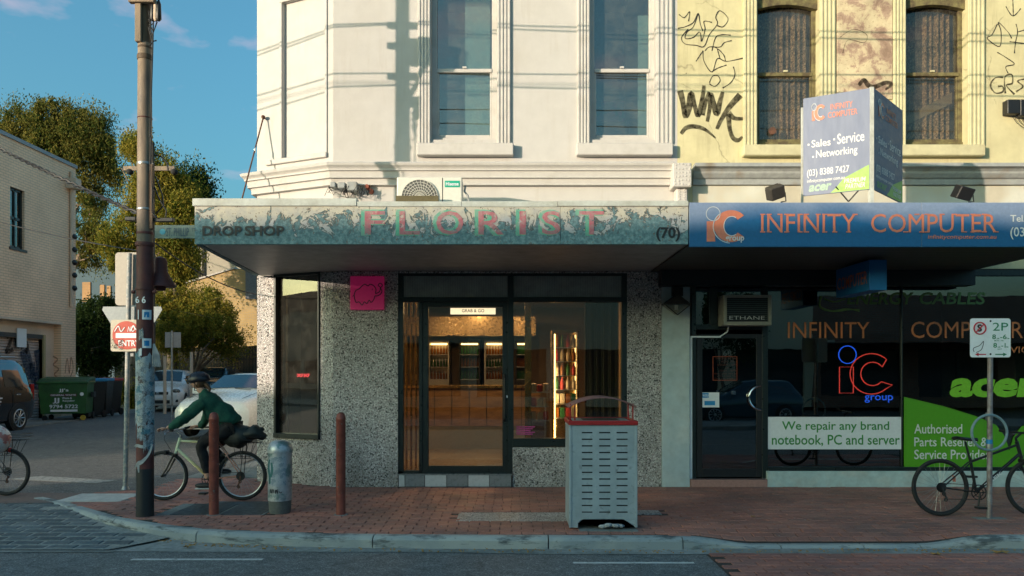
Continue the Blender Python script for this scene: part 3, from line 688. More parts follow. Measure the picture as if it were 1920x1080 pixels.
# pink elephant sign
el = thing('elephant_sign', 'square pink sign with a black line drawing of an elephant on the pebbled wall', 'sign', (X(688), 11.26, Z(581)))
pbox(657, 720, 518, 581, 11.25, 11.30, 11.26).build('board', m_pink, el, bev=.004)
ept = [(664, 553), (667, 545), (674, 541), (678, 537), (684, 533), (690, 536), (694, 533), (701, 536), (705, 543), (704, 550), (708, 549), (712, 546), (713, 539), (709, 535), (713, 531), (717, 535), (714, 540), (716, 546), (713, 552), (706, 555), (703, 555), (701, 561), (696, 567), (692, 563), (688, 569), (683, 566), (679, 572), (673, 566), (668, 567), (665, 560), (664, 553)]
dr = MB(); Q = lambda pts, Y=11.248: [(X(a, Y), Y, Z(b, Y)) for a, b in pts]
ribbon(dr, Q(ept), .014, 0); ribbon(dr, Q([(698, 541), (698, 544)]), .012, 0); ribbon(dr, Q([(664, 553), (661, 556)]), .01, 0)
dr.build('drawing', m_textb, el, recalc=False)
# GRAB & GO card on the door glass
gg = thing('door_sign', 'cream strip sign lettered GRAB & GO inside the glass door', 'sign', (X(886), 11.37, Z(589)))
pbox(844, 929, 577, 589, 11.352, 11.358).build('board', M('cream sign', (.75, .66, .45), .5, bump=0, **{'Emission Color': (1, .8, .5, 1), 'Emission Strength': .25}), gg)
ptext('lettering', [('GRAB & GO', 866, 908, 579.5, 585.5)], 11.352, m_textb, gg, bold=.01)
# ---- florist interior
it = thing('shop_interior', 'warm lit takeaway shop interior with brown counter behind the glass door', 'room', (0, 14, 0))
fl = .17
MB().box(-2.4, 1.9, 11.5, 17.6, .02, fl).build('floor', m_floor, it); MB().box(-2.4, 1.9, 17.5, 17.6, fl, 3.2).build('back_wall', m_inwall, it)
MB().box(-2.5, -2.4, 11.5, 17.6, .02, 3.2).build('side_wall', m_inwall, it); MB().box(1.8, 1.9, 11.5, 17.6, fl, 3.2).build('side_wall', m_inwall, it); MB().box(-2.5, 1.9, 11.5, 17.6, 3.12, 3.2).build('ceiling', m_inwall, it)
cnt = thing('service_counter', 'brown panelled service counter with steel kickplate across the shop', 'counter', (-.7, 15, fl))
MB().box(-2.3, .55, 15, 15.6, .62, 1.36).build('panel', m_wood, cnt); gv_ = MB(); [gv_.box(-2.2 + k * .34, -2.19 + k * .34, 14.99, 15.0, .62, 1.36) for k in range(8)]; gv_.build('panel_groove', m_dark, cnt, kind='stuff'); MB().box(-2.3, .55, 15.05, 15.55, fl, .62).build('kickplate', m_alu, cnt); MB().box(-2.32, .6, 14.95, 15.65, 1.36, 1.41).build('worktop', m_brass, cnt)
hd = MB().box(-2.3, .5, 16.3, 17.2, 2.45, 2.85).build('extractor_hood', M('warm steel', (.5, .36, .2), .3, .9, var=.2), None); tag(hd, 'long warm steel extractor hood above the back bar fridges', 'extractor hood')
m_bottleA = M('amber bottle', (.25, .09, .02), .15, bump=0); m_bottleB = M('green bottle', (.03, .12, .04), .15, bump=0); m_bottleC = M('pale carton', (.55, .45, .33), .5, bump=0); m_red = M('red packet', (.45, .04, .03), .4, bump=0)
xs_ = [(803, 'first'), (862, 'second'), (935, 'third'), (972, 'last')]
for i, (a, b, lab) in enumerate(((803, 842, 'lit back bar fridge of bottles at the left behind the counter'), (860, 900, 'lit back bar fridge in the middle of the door glass behind the counter'), (908, 945, 'lit back bar fridge beside the door handle behind the counter'), (966, 988, 'lit back bar fridge seen through the display window behind the counter'))):
    Y = 16.9; xa, xb = X(a, Y), X(b, Y); f_ = thing('bar_fridge', lab, 'fridge', ((xa + xb) / 2, Y, 1.1), 'back bar fridges')
    cs = MB(); z0, z1 = Z(712, Y), Z(642, Y); cs.box(xa, xb, Y + .45, Y + .5, z0, z1); cs.box(xa, xa + .03, Y, Y + .45, z0, z1); cs.box(xb - .03, xb, Y, Y + .45, z0, z1); cs.box(xa, xb, Y, Y + .45, z0 - .04, z0); cs.box(xa, xb, Y, Y + .45, z1, z1 + .04)
    cs.box(xa, xb, Y, Y + .4, fl, z0 - .04)
    cs.build('cabinet', m_black if i % 2 else m_alu, f_); MB().box(xa + .05, xb - .05, Y + .05, Y + .1, z1 - .05, z1 - .02).build('light_tube', m_glow, f_)
    for sh in (0, 1, 2):
        zz = z0 + (z1 - z0) * sh / 3; MB().box(xa + .03, xb - .03, Y + .1, Y + .44, zz, zz + .012).build('shelf', m_alu, f_)
        bt = MB()
        for k in range(6):
            xx = xa + .06 + (xb - xa - .12) * k / 5; bt.lathe([(.026, 0), (.026, .11), (.011, .15), (.011, .19)], (xx, Y + .18, zz + .012), 8)
        bt.build('bottle_row', (m_bottleA, m_bottleB)[(i + sh) % 2], f_, smooth=True, kind='stuff')
# tall display fridge
Y = 13.6; a, b = X(1035, Y), X(1086, Y); z0, z1 = Z(786, Y), Z(624, Y)
df = thing('display_fridge', 'tall glowing display fridge of drinks and packets in the shop window', 'fridge', ((a + b) / 2, Y, fl))
cs = MB(); cs.box(a, b, Y + .5, Y + .55, z0, z1); cs.box(a, a + .035, Y, Y + .5, z0, z1); cs.box(b - .035, b, Y, Y + .5, z0, z1); cs.box(a, b, Y, Y + .55, fl, z0); cs.box(a, b, Y, Y + .55, z1, z1 + .05)
cs.build('cabinet', m_brass, df); MB().box(a + .04, a + .06, Y + .01, Y + .03, z0 + .02, z1 - .02).build('light_tube', m_glow, df); MB().box(b - .05, b - .04, Y + .3, Y + .32, z0 + .02, z1 - .02).build('light_tube', m_glow2, df)
li = bpy.data.objects.new('fridge_light', bpy.data.lights.new('fridge_light', 'AREA')); COL.objects.link(li); li.data.shape = 'RECTANGLE'; li.data.size = .03; li.data.size_y = 1.3; li.data.energy = 1.4; li.data.color = (1, .72, .38); li.parent = df; li.location = (-.19, -.02, .95); li.rotation_euler = (R(90), 0, R(-32))
for sh in range(6):
    zz = z0 + .01 + (z1 - z0 - .02) * sh / 6; MB().box(a + .04, b - .04, Y + .05, Y + .48, zz, zz + .012).build('shelf', m_alu, df)
    for k in range(4):
        xx = a + .09 + (b - a - .18) * k / 3; mt = (m_bottleA, m_bottleB, m_red, m_bottleC, M('teal can', (.05, .3, .3), .3, bump=0) if sh == 9 else m_bottleC)[(sh * 3 + k) % 5]
        if sh in (1, 0): MB().box(xx - .04, xx + .04, Y + .08, Y + .2, zz + .012, zz + .19).build('packet', mt, df, bev=.004)
        else: MB().lathe([(.04, 0), (.04, .13), (.016, .19), (.016, .22)], (xx, Y + .10, zz + .012), 10).build('bottle', mt, df, smooth=True)
# snack rack
a, b = X(994, 13.3), X(1030, 13.3); sr = thing('snack_rack', 'low rack of snack packets left of the glowing fridge', 'rack', ((a + b) / 2, 13.4, fl))
for sh, yy in enumerate((735, 762, 788)):
    zz = Z(yy, 13.3); MB().box(a, b, 13.3, 13.6, zz - .015, zz).build('shelf', m_alu, sr)
    for k in range(3): MB().box(a + .02 + k * .105, a + .11 + k * .105, 13.33, 13.4, zz, zz + .15 - .02 * (k % 2)).build('packet', (m_bottleC, m_red, m_bottleC)[(k + sh) % 3], sr, bev=.012)
MB().box(a, b, 13.3, 13.6, fl, Z(790, 13.3)).build('base', m_wood, sr); MB().box(a - .02, a, 13.28, 13.62, fl, Z(700, 13.3)).build('side_panel', m_brass, sr)
# partition posts and brass poles
pp = MB().box(X(984, 12.6), X(996, 12.6), 12.6, 12.7, fl, 3.12).build('partition_post', m_brass, None); tag(pp, 'bronze partition post standing left of the snack rack', 'post')
for k, (px_, lb) in enumerate(((762, 'leftmost brass pole behind the narrow side pane'), (770, 'middle brass pole behind the narrow side pane'), (778, 'rightmost brass pole behind the narrow side pane'))):
    tag(MB().cyl((X(px_, 11.9), 11.9 + k * .06, fl), (X(px_, 11.9), 11.9 + k * .06, 3.12), .018).build('brass_pole', m_brass, None, smooth=True), lb, 'pole', 'brass poles')
cr_ = MB()
for k in range(24): 
    xx = X(1098, 12.2) + k * .022; cr_.cyl((xx, 12.2 + .03 * math.sin(k * 1.3), fl + .1), (xx, 12.2 + .03 * math.sin(k * 1.3), 3.0), .016, seg=6)
tag(cr_.build('curtain', M('dark bronze curtain', (.05, .035, .02), .5, bump=0), None, smooth=True), 'dark bronze curtain hanging at the right of the shop window', 'curtain')
m_pinkprint = M('pink menu print', (.5, .06, .25), .5, bump=0)
pt = thing('window_menu', 'small pink menu print stuck low on the shop window glass', 'sticker', (X(986), 11.36, Z(818)))
for k in range(5): pbox(968, 1003 - (k % 3) * 4, 800 + k * 3.4, 802 + k * 3.4, 11.364, 11.368).build('text_line', m_pinkprint, pt)
# lamps that light the shop: warm downlights (they are lit in the photograph)
for k, (x, y) in enumerate(((-1.5, 13.2), (.2, 13.4), (-.7, 16.0))):
    lmp = thing('ceiling_lamp', ('lit ceiling downlight over the shop floor on the door side', 'lit ceiling downlight above the snack rack', 'lit ceiling downlight over the counter')[k], 'lamp', (x, y, 3.1), 'shop downlights')
    MB().lathe([(.10, 3.06), (.11, 3.12)], (x, y, 0)).build('housing', m_black, lmp, smooth=True)
    MB().lathe([(.08, 3.052), (.08, 3.058)], (x, y, 0)).build('bulb', emis('warm lamp', (1, .6, .25), 18), lmp)
    li = bpy.data.objects.new('lamp_light', bpy.data.lights.new('lamp_light', 'AREA')); COL.objects.link(li); li.data.shape = 'DISK'; li.data.size = .15; li.data.energy = 10; li.data.color = (1, .66, .34); li.parent = lmp; li.location = (0, 0, -.06)

# ------------------------------------------------------------ the awning with the peeling fascia
CY = 8.85; zb, zt_ = Z(458, CY), Z(386, CY); AX0, AX1 = X(365, CY), X(1290.5, CY)
aw = thing('awning', 'cantilevered street awning with peeling teal fascia lettered FLORIST and DROP SHOP', 'awning', ((AX0 + AX1) / 2, 10, zb))
MB().box(AX0, X(693, CY) - .002, CY, CY + .05, zb, zt_).build('fascia_panel', m_fascia, aw, bev=.002); MB().box(X(693, CY) + .002, X(1051, CY) - .002, CY, CY + .05, zb, zt_).build('fascia_panel', m_fascia, aw, bev=.002); MB().box(X(1051, CY) + .002, AX1, CY, CY + .05, zb, zt_).build('fascia_panel', m_fascia, aw, bev=.002)
MB().prism([(AX0, CY + .051, zb), (AX0 + .05, CY + .051, zb), (-3.85, 11.7, zb), (-3.95, 11.75, zb)], (0, 0, zt_ - zb)).build('end_panel', m_fascia, aw)
capx = [(362, 669, 372.5, 386.5, .02), (670, 865, 378, 387.5, .012), (865.5, 1045, 377.5, 388, .009), (1045.5, 1290.5, 377, 387, .018)]
for k, (a, b, c, d, o) in enumerate(capx): MB().box(X(a, CY), X(b, CY), CY - o, CY + .12, Z(d, CY), Z(c, CY)).build('capping', m_cap, aw, bev=.003)
MB().prism([(X(362, CY), CY + .121, zt_ + .01), (X(362, CY) + .06, CY + .121, zt_ + .01), (-3.85, 11.8, zt_ + .01), (-3.97, 11.85, zt_ + .01)], (0, 0, .07)).build('capping', m_cap, aw)
MB().prism([(AX0 + .02, CY + .052, zb + .01), (AX1, CY + .052, zb + .01), (AX1, 11.29, zb + .01), (-2.63, 11.29, zb + .01), (-3.88, 11.86, zb + .01)], (0, 0, .02)).build('soffit', m_soffit, aw)
MB().prism([(AX0 + .04, CY + .125, zt_ - .10), (AX1, CY + .125, zt_ - .10), (AX1, 11.299, zt_ + .02), (-2.63, 11.299, zt_ + .02), (-3.88, 11.88, zt_ + .02)], (0, 0, .02)).build('roof_sheet', m_cap, aw)
fy = CY - .003
def fl_letter(ch, x0, x1, y0=396, y1=440):
    for nm, mt, dx, ex, dep, bo in (('letter_shadow', m_flgreen, -7, -1, .002, .035), ('letter', m_flpink, 0, 0, .004, .0)):
        text(nm, ch, (X(x0 + dx, CY), CY - dep - .002, Z(y1 + (2 if bo else 0), CY)), X(x1 + ex, CY) - X(x0 + dx, CY), Z(y0 - (3 if bo else 0), CY) - Z(y1 + (2 if bo else 0), CY), mt, aw, bold=bo + .01, depth=.002)
for ch, a, b in (('F', 684, 722), ('L', 749, 787), ('O', 818, 869), ('R', 897, 945), ('I', 974, 986), ('S', 1016, 1051), ('T', 1086, 1132)): fl_letter(ch, a, b)
ptext('lettering', [('DROP', 380, 454, 423.5, 442.5), ('SHOP', 459, 533, 423.5, 442.5)], CY, m_textb, aw, bold=.03, off=.008)
ptext('lettering', [('(70)', 1230, 1275, 426, 453)], CY, m_textb, aw, bold=.03, off=.008)
MB().prism([(X(880, CY), CY + .14, Z(378, CY)), (X(1000, CY), CY + .14, Z(378, CY)), (X(960, CY), CY + .14, Z(374.5, CY)), (X(910, CY), CY + .14, Z(374, CY))], (0, .4, 0)).build('lifted_sheet', m_black, aw)

# AC condenser
Y = 10.45; a, b = X(744, Y), X(866, Y)
ac = thing('ac_condenser', 'cream outdoor air conditioner on the awning roof with green maker label', 'air conditioner', ((a + b) / 2, Y + .17, 3.72))
z1 = Z(332, Y); z0 = 3.74; m_ac = M('cream appliance paint', (.66, .64, .56), .45, var=.05)
MB().box(a, b, Y, Y + .33, z0, z1).build('casing', m_ac, ac, bev=.012, seg=2)
cx, cz, rr = X(787, Y), z1 - .285, .25
MB().lathe([(rr, -.001), (rr, -.012)], (cx, Y, cz), 40, 'Y').build('fan_opening', M('grey fan recess', (.12, .12, .11), .7), ac)
gr = MB()
for k in range(7): gr.torus((cx, Y - .022, cz), .03 + k * .036, .0035, 36, 5)
for k in range(28): q = k * 2 * math.pi / 28; gr.tube([(cx + .03 * math.cos(q), Y - .024, cz + .03 * math.sin(q)), (cx + rr * .55 * math.cos(q + .25), Y - .026, cz + rr * .55 * math.sin(q + .25)), (cx + rr * math.cos(q + .42), Y - .018, cz + rr * math.sin(q + .42))], .003, 5)
gr.build('grille', m_ac, ac, smooth=True)
MB().box(X(829, Y), X(830.5, Y), Y - .002, Y + .01, z0, z1 - .01).build('seam', m_black, ac)
MB().box(X(834, Y), X(862, Y), Y - .006, Y, Z(351, Y), Z(339, Y)).build('label_plate', M('green label', (.0, .36, .24), .4, bump=0), ac)
ptext('lettering', [('Hisense', 836, 860, 341.5, 348)], Y - .006, m_board, ac, bold=.02)
MB().tube([(X(872, Y), Y + .1, Z(345, Y)), (X(870, Y), Y + .1, Z(356, Y)), (X(876, Y), Y + .06, Z(364, Y)), (X(880, Y), Y + .05, Z(380, Y))], .014).build('pipe', m_greycorn, ac, smooth=True)
for s in (a + .1, b - .14): MB().box(s, s + .05, Y - .01, Y + .34, 3.70, z0).build('foot', m_black, ac)
MB().box(X(742, 10.3), X(822, 10.3), 10.3, 10.34, Z(379, 10.3), Z(367, 10.3)).build('base_rail', M('mossy timber', (.12, .10, .05), .9), ac)
# cable clutter on the wall
cl = thing('cable_junction', 'tangle of grey junction boxes and loose cables on the white wall above the awning', 'junction box', (X(655), 11.25, 4.3))
for (x0, x1, y0, y1) in ((624, 634, 346, 356), (638, 652, 347, 358), (655, 674, 346, 362)): pbox(x0, x1, y0, y1, 11.12, 11.3).build('box', m_greycorn, cl, bev=.01)
for (x, y) in ((690, 352), (697, 360)): MB().lathe([(.03, 0), (.04, .08)], (X(x), 11.2, Z(y)), 10, 'Y').build('fixing', M('rusty plastic', (.25, .06, .03), .7), cl, smooth=True)
lc = MB()
for k in range(16):
    x = rnd.uniform(622, 700); p = [(X(x), 11.12 + rnd.uniform(0, .1), Z(rnd.uniform(350, 362)))]
    for i in range(5): x += rnd.uniform(-9, 9); p.append((X(x), rnd.uniform(11.08, 11.28), Z(rnd.uniform(352, 374))))
    lc.tube(p, .0045, 5)
lc.build('loose_cable', m_black, cl, smooth=True)
# rod stay of the awning
rs = thing('awning_stay', 'rusty steel stay rod rising from the awning corner to the white wall', 'stay rod', P(453, 372, 11.3))
m_rust = M('rusty steel', (.09, .045, .03), .85, col2=(.16, .07, .04), cs=8)
A0, A1 = P(453, 376, 11.3), TC @ Vector((U(499), -.06, ZU(499, 222)))
MB().cyl(A0, A1, .011).build('rod', m_rust, rs, smooth=True); MB().ell(A1, .03, .05, .03).build('wall_eye', m_rust, rs, smooth=True)
MB().ell(A0.lerp(A1, .6), .016, .016, .05).build('turnbuckle', m_chrome, rs, smooth=True)

# ------------------------------------------------------------ neighbour: yellow upper floor, computer shop below
XN = 9.2
nb = thing('yellow_shop', 'yellow rendered shop building with graffiti and grimy sash windows above a computer shop', 'building', (5.8, 14, 0))
O3 = (X(1419), X(1536)); O4 = (X(1697), X(1814)); zt3 = 7.25
nw = wallmb(XR + .001, XN, 3.2, TOP - .2, [(O3[0], O3[1], Z(274), zt3), (O4[0], O4[1], Z(274), zt3)], 11.3, 11.55)
nw.box(XN - .25, XN, 11.55, 24, -.1, TOP - .2); nw.box(XR + .01, XN - .25, 23.8, 24, -.1, TOP - .2); nw.build('wall', m_yellow, nb)
MB().box(XR + .01, XN - .26, 11.56, 23.7, TOP - .8, TOP - .7).build('roof', m_concrete, nb)
m_oldwood = M('flaking olive window paint', (.20, .17, .07), .8, col2=(.10, .075, .04), cs=9, var=.25, world=True)
for k, (x0, x1, ml, mr) in enumerate(((1419, 1536, 1393, 1566), (1697, 1814, 1673, 1845))):
    wf = sash_window(nb, x0, x1, ml, mr, 273, 292, 133, 262, m_oldwood, m_yellowtrim, m_glassold, zt3, ml + 1, mr + 2, w=7)
    # arched head
    xa, xb = X(x0), X(x1); ar = []
    for i in range(13):
        t = i / 12; ar.append((xa + (xb - xa) * t, 11.36, Z(14) + .07 * math.sin(math.pi * t)))
    MB().prism([(xa, 11.36, zt3)] + ar + [(xb, 11.36, zt3)], (0, .09, 0)).build('arched_head', m_oldwood, wf)
    cu = MB(); n_ = 60; z0, z1 = Z(262) + .02, zt3
    vs = []
    for i in range(n_ + 1):
        xx = xa + .06 + (xb - xa - .12) * i / n_; yy = 11.62 + .035 * math.sin(i * .95 + k) + .015 * math.sin(i * .37); vs += [(xx, yy, z0), (xx, yy, z1)]
    cu.add(vs, [(2 * i, 2 * i + 2, 2 * i + 3, 2 * i + 1) for i in range(n_)]); cu.build('curtain', m_lace, nb, smooth=True, recalc=False)
MB().prism([(X(1702), 11.57, Z(230)), (X(1702), 11.57, Z(215)), (X(1805), 11.57, Z(160)), (X(1805), 11.57, Z(182))], (0, .02, 0)).build('curtain_fold', m_blind, nb)
MB().lathe([(.055, 0), (.055, .02)], (X(1453), 11.40, Z(241)), 16, 'Y').build('vent', m_rust, nb, smooth=True)
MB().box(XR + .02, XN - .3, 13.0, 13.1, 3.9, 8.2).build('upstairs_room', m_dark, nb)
# patched plaster panel
def patch():
    n = NT('patched peeling plaster'); p = n.pos(); f = n.noise(p, 4.5, 9, .72, .4)
    c = n.ramp(f, (.36, (.30, .20, .14)), (.45, (.42, .29, .21)), (.50, (.58, .47, .30)), (.62, (.66, .56, .36)))
    c = n.mix(1.0, c, n.ramp(n.noise(p, 1.5, 3), (.35, .7), (.65, 1.05)), 'MULTIPLY')
    c = n.mix(n.ramp(n.noise(p, 26, 5, .7), (.58, 0.0), (.66, .6)), c, (.18, .10, .06)); return n.pbr(c, .85, 0, n.bump(f, .8, .015))
pbox(1568, 1672, -160, 187, 11.272, 11.3).build('plaster_panel', patch(), nb, bev=.004)
# cornice of the neighbour
profN = [(-.05, zc(305, .2)), (.2, zc(305, .2)), (.21, zc(312, .2)), (.15, zc(316, .15)), (.12, zc(321, .12)), (.12, zc(325, .12)), (.08, zc(333, .08)), (.05, zc(336, .05)), (.05, zc(346, .05)), (-.05, zc(349, 0))]
MB().sweep([(X(1298), 11.3), (XN, 11.3)], profN).build('cornice', m_greycorn, nb)
pbox(1298, 2000, 349, 400, 11.285, 11.3).build('frieze', m_frieze, nb)
MB().sweep([(XR + .05, 11.3), (XN, 11.3)], [(-.05, TOP - .7), (.2, TOP - .65), (.3, TOP - .4), (.3, TOP - .18), (-.05, TOP - .18)]).build('parapet_moulding', m_yellowtrim, nb)
# graffiti on the yellow wall
gf = MB(); gy = 11.296
def GR(mb, pts, w, Y=gy): ribbon(mb, [(X(a, Y), Y, Z(b, Y)) for a, b in pts], [w * k for k in (1.3, .65, 1.2, .8, 1.25, .6, 1.5)] if not isinstance(w, list) else w, Y)
k = .16
GR(gf, [(1275, 170), (1280, 190), (1285, 218), (1292, 200), (1296, 175), (1303, 200), (1309, 216), (1316, 190), (1320, 160)], [.09, .07, .10, .06, .08, .05])
GR(gf, [(1317, 216), (1322, 195), (1329, 172)], [.07, .06, .04]); GR(gf, [(1326, 228), (1331, 200), (1332, 176), (1338, 195), (1344, 213), (1350, 190), (1355, 172)], [.05, .07, .09, .05])
GR(gf, [(1344, 242), (1352, 225), (1368, 200), (1388, 178)], [.05, .07, .10]); GR(gf, [(1366, 212), (1378, 222), (1402, 222)], [.09, .06, .04]); GR(gf, [(1366, 214), (1368, 240), (1374, 258), (1384, 263), (1392, 256)], [.08, .06, .07, .03])
GR(gf, [(1277, 251), (1286, 240), (1302, 237), (1322, 243), (1342, 259)], [.05, .07, .06, .02])
gf.build('graffiti', m_sprayf, nb, recalc=False)
gt = MB(); w = .013
for st_ in ([(1273, 27), (1283, 33), (1293, 22), (1291, 40)], [(1271, 53), (1285, 50), (1300, 42), (1309, 25), (1313, 45), (1318, 58)], [(1309, 25), (1300, 50), (1288, 60), (1285, 72), (1300, 70), (1312, 60), (1315, 78)], [(1290, 55), (1278, 70), (1284, 82), (1305, 85), (1320, 87), (1330, 65), (1345, 45), (1342, 32), (1350, 20), (1365, 35), (1356, 50), (1345, 48)],
            [(1316, 77), (1322, 55), (1320, 40), (1335, 42)], [(1335, 95), (1342, 70), (1355, 65), (1370, 66)], [(1322, 95), (1330, 88), (1350, 88), (1358, 80), (1372, 76)], [(1305, 115), (1318, 95)], [(1318, 95), (1320, 115), (1335, 135), (1345, 110), (1362, 115), (1393, 109)], [(1340, 88), (1350, 95), (1358, 105), (1360, 115)],
            [(1335, 135), (1345, 128), (1362, 122)], [(1375, 125), (1378, 140), (1370, 155), (1355, 165)], [(1330, 155), (1336, 143), (1346, 142), (1350, 152), (1340, 162), (1330, 157)], [(1345, 92), (1350, 110)], [(1286, 137), (1287, 138)]):
    GR(gt, st_, w)
gt2 = MB()
for st_ in ([(1886, 12), (1899, 30), (1914, 16)], [(1899, 0), (1900, 30)], [(1870, 45), (1860, 65), (1851, 72), (1874, 87), (1877, 60), (1872, 42), (1890, 60), (1897, 72)], [(1905, 45), (1908, 60), (1904, 80), (1902, 100)], [(1893, 78), (1925, 82)], [(1908, 60), (1925, 55)], [(1870, 98), (1885, 107), (1902, 120), (1886, 125), (1890, 137)]): GR(gt2, st_, w)
gt.build('graffiti', m_graff, nb, recalc=False); gt2.build('graffiti', m_graff, nb, recalc=False)
g3 = MB()
GR(g3, [(1881, 145), (1866, 146), (1857, 160), (1866, 174), (1880, 172), (1880, 162), (1871, 162)], .022); GR(g3, [(1885, 175), (1884, 145), (1897, 140), (1898, 156), (1887, 160), (1902, 177)], .022); GR(g3, [(1922, 148), (1908, 152), (1918, 162), (1905, 172)], .022)
GR(g3, [(1610, 160), (1620, 150), (1628, 160), (1640, 163), (1660, 155), (1672, 158), (1660, 168)], [.05, .07, .06, .03], 11.27); GR(g3, [(1575, 70), (1600, 55), (1625, 65), (1620, 80), (1590, 75), (1580, 100)], .008, 11.27)
g3.build('graffiti', m_sprayf, nb, recalc=False)
# ground floor of the computer shop
pbox(1240.5, 1293, 505, 913, 11.27, 11.55).build('pilaster', m_pale, nb, bev=.006)
sf = thing('computer_shopfront', 'dark computer shop window wall with door, neon logo and green poster', 'shopfront', (X(1600), 11.35, 0))
fb = MB(); V(1293, 2050, 500, 517); V(1297, 1306, 517, 898); V(1430, 1441, 517, 898); V(1306, 1430, 608, 618); V(1332, 1346, 517, 608); V(1441, 2050, 876, 883, 11.30, 11.42); V(1692, 1695, 517, 876, 11.33, 11.39)
fb.build('frame', m_darkframe, sf, bev=.005)
for a, b, c, d in ((1306, 1332, 517, 608), (1346, 1430, 517, 608), (1441, 1692, 517, 876), (1695, 2050, 517, 876)): pbox(a, b, c, d, 11.36, 11.366).build('pane', m_glassd, sf)
fb = MB(); V(1307, 1318, 626, 895, 11.33, 11.38); V(1420, 1430, 626, 895, 11.33, 11.38); V(1318, 1420, 626, 634, 11.33, 11.38); V(1318, 1420, 880, 895, 11.33, 11.38); dr2 = fb.build('door', m_black, sf, bev=.004)
pbox(1318, 1420, 634, 880, 11.35, 11.356).build('pane', m_glassd, dr2)
MB().torus((X(1429), 11.31, Z(746)), .19, .017, 24, 8, 'Y', 95, 265, (1, .95)).build('handle', m_chrome, dr2, smooth=True)
pbox(1294, 1298, 632, 898, 11.3, 11.34).build('door_jamb', m_board, sf); pbox(1294, 1352, 630, 633, 11.3, 11.34).build('door_head', m_board, sf); MB().tube([(X(1350), 11.3, Z(631)), (X(1364), 11.3, Z(622)), (X(1366), 11.3, Z(612))], .01).build('drain_pipe', m_board, sf, smooth=True)
pbox(1294, 1437, 898, 913, 11.25, 11.5).build('step', m_pinktile, sf, bev=.004); pbox(1296, 1432, 896.5, 898, 11.24, 11.45).build('sill_strip', m_chrome, sf)
pbox(1437, 2050, 883, 914, 11.26, 11.5).build('plinth', m_teal, sf, bev=.008); pbox(1437, 2050, 500, 516, 11.32, 11.5)
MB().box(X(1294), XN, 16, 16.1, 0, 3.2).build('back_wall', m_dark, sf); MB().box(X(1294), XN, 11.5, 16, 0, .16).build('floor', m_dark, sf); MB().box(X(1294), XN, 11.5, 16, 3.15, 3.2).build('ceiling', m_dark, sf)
Y = 11.3585
m_black2 = M('faded 68 lettering', (.35, .38, .38), .6, bump=0)
ptext('lettering', [('68', 1356, 1371, 657, 667)], Y, m_black2, dr2, bold=.01)
m_ored = M('orange red print', (.45, .09, .03), .5, bump=0)
bx = MB(); 
for a, b, c, d in ((1338, 1384, 668, 669), (1338, 1384, 712.5, 713.5), (1338, 1339, 668, 713), (1383, 1384, 668, 713)): pbox(a, b, c, d, 11.347, 11.349, mb=bx)
bx.build('border', m_ored, dr2)
ptext('lettering', [('TRADING HOURS', 1341, 1382, 670, 674), ('MON - FRI', 1352, 1376, 676, 680), ('8.30AM - 5PM', 1345, 1382, 682, 686), ('SAT', 1360, 1368, 688, 691.5), ('10AM - 4PM', 1349, 1380, 693, 697), ('PH: 1300 934 06', 1340, 1382, 699, 702.5), ('(03) 8388 742', 1345, 1382, 704, 707), ('FAX (03) 8388 74', 1340, 1382, 708.5, 711.5)], Y, m_ored, dr2)
pz_ = thing('payment_sticker', 'small white and blue card payment sticker on the computer shop door', 'sticker', (X(1330), 11.34, Z(764)))
pbox(1310, 1350, 736, 764, 11.34, 11.346).build('card', m_board, pz_); m_blu = M('bright blue print', (.02, .25, .55), .4, bump=0)
pbox(1311, 1330, 737, 746, 11.337, 11.34).build('panel', m_blu, pz_); pbox(1322, 1342, 752, 760, 11.337, 11.34).build('panel', m_blu, pz_); ptext('lettering', [('Prezzy', 1312, 1329, 738, 745)], 11.337, m_board, pz_, bold=.01, off=.002)
# window lettering
m_dgreen = M('dull green lettering', (.16, .25, .05), .5, bump=0)
ptext('lettering', [('ENERGY', 1588, 1710, 548, 571), ('CABLES', 1722, 1845, 548, 571)], Y, m_dgreen, sf, bold=.02, slant=.15)
gl = MB(); GR(gl, [(1540, 555), (1538, 575), (1560, 583), (1590, 580), (1612, 582)], .03, 11.346); GR(gl, [(1545, 560), (1565, 566), (1585, 560)], .02, 11.346); gl.build('emblem', m_dgreen, sf, recalc=False)
m_owin = M('orange window lettering', (.62, .20, .06), .5, bump=0)
ptext('lettering', [('INFINITY', 1477, 1630, 604, 634), ('COMPUTER', 1708, 1918, 603, 634)], Y, m_owin, sf, bold=.0)
ptext('lettering', [('SERVICE', 1860, 1940, 650, 662)], Y, m_owin, sf, bold=.0)
# neon logo
nl = thing('neon_logo', 'lit red and blue neon iC group logo hanging in the window', 'neon sign', (X(1625), 11.45, Z(755)))
nred = emis('red neon', (1.0, .07, .05), .7); nblue = emis('blue neon', (.03, .14, 1.0), .8)
NY = 11.43
def NE(mb, pts, r=.007, closed=False): mb.tube([(X(a, NY), NY, Z(b, NY)) for a, b in pts], r, 6, closed=closed)
a_ = MB(); NE(a_, [(1574, 688), (1600, 688), (1600, 737), (1574, 737)], closed=True)
def arc(cx, cy, r1, r2, a0, a1, n=26): return [(cx + r1 * math.cos(R(a0 + (a1 - a0) * i / n)), cy + r2 * math.sin(R(a0 + (a1 - a0) * i / n))) for i in range(n + 1)]
NE(a_, arc(1634, 701, 40, 38, 45, 320) + arc(1636, 701, 20, 21, 318, 40)[::1] if False else arc(1634, 701, 40, 38, 48, 315) + [(1654, 688)] + arc(1636, 701, 22, 22, -45, -318, 20) + [(1673, 722)], closed=True)
a_.build('tube', nred, nl, smooth=True)
b_ = MB(); NE(b_, arc(1589, 665, 16.5, 16.5, 0, 360)[:-1], closed=True); b_.build('tube', nblue, nl, smooth=True)
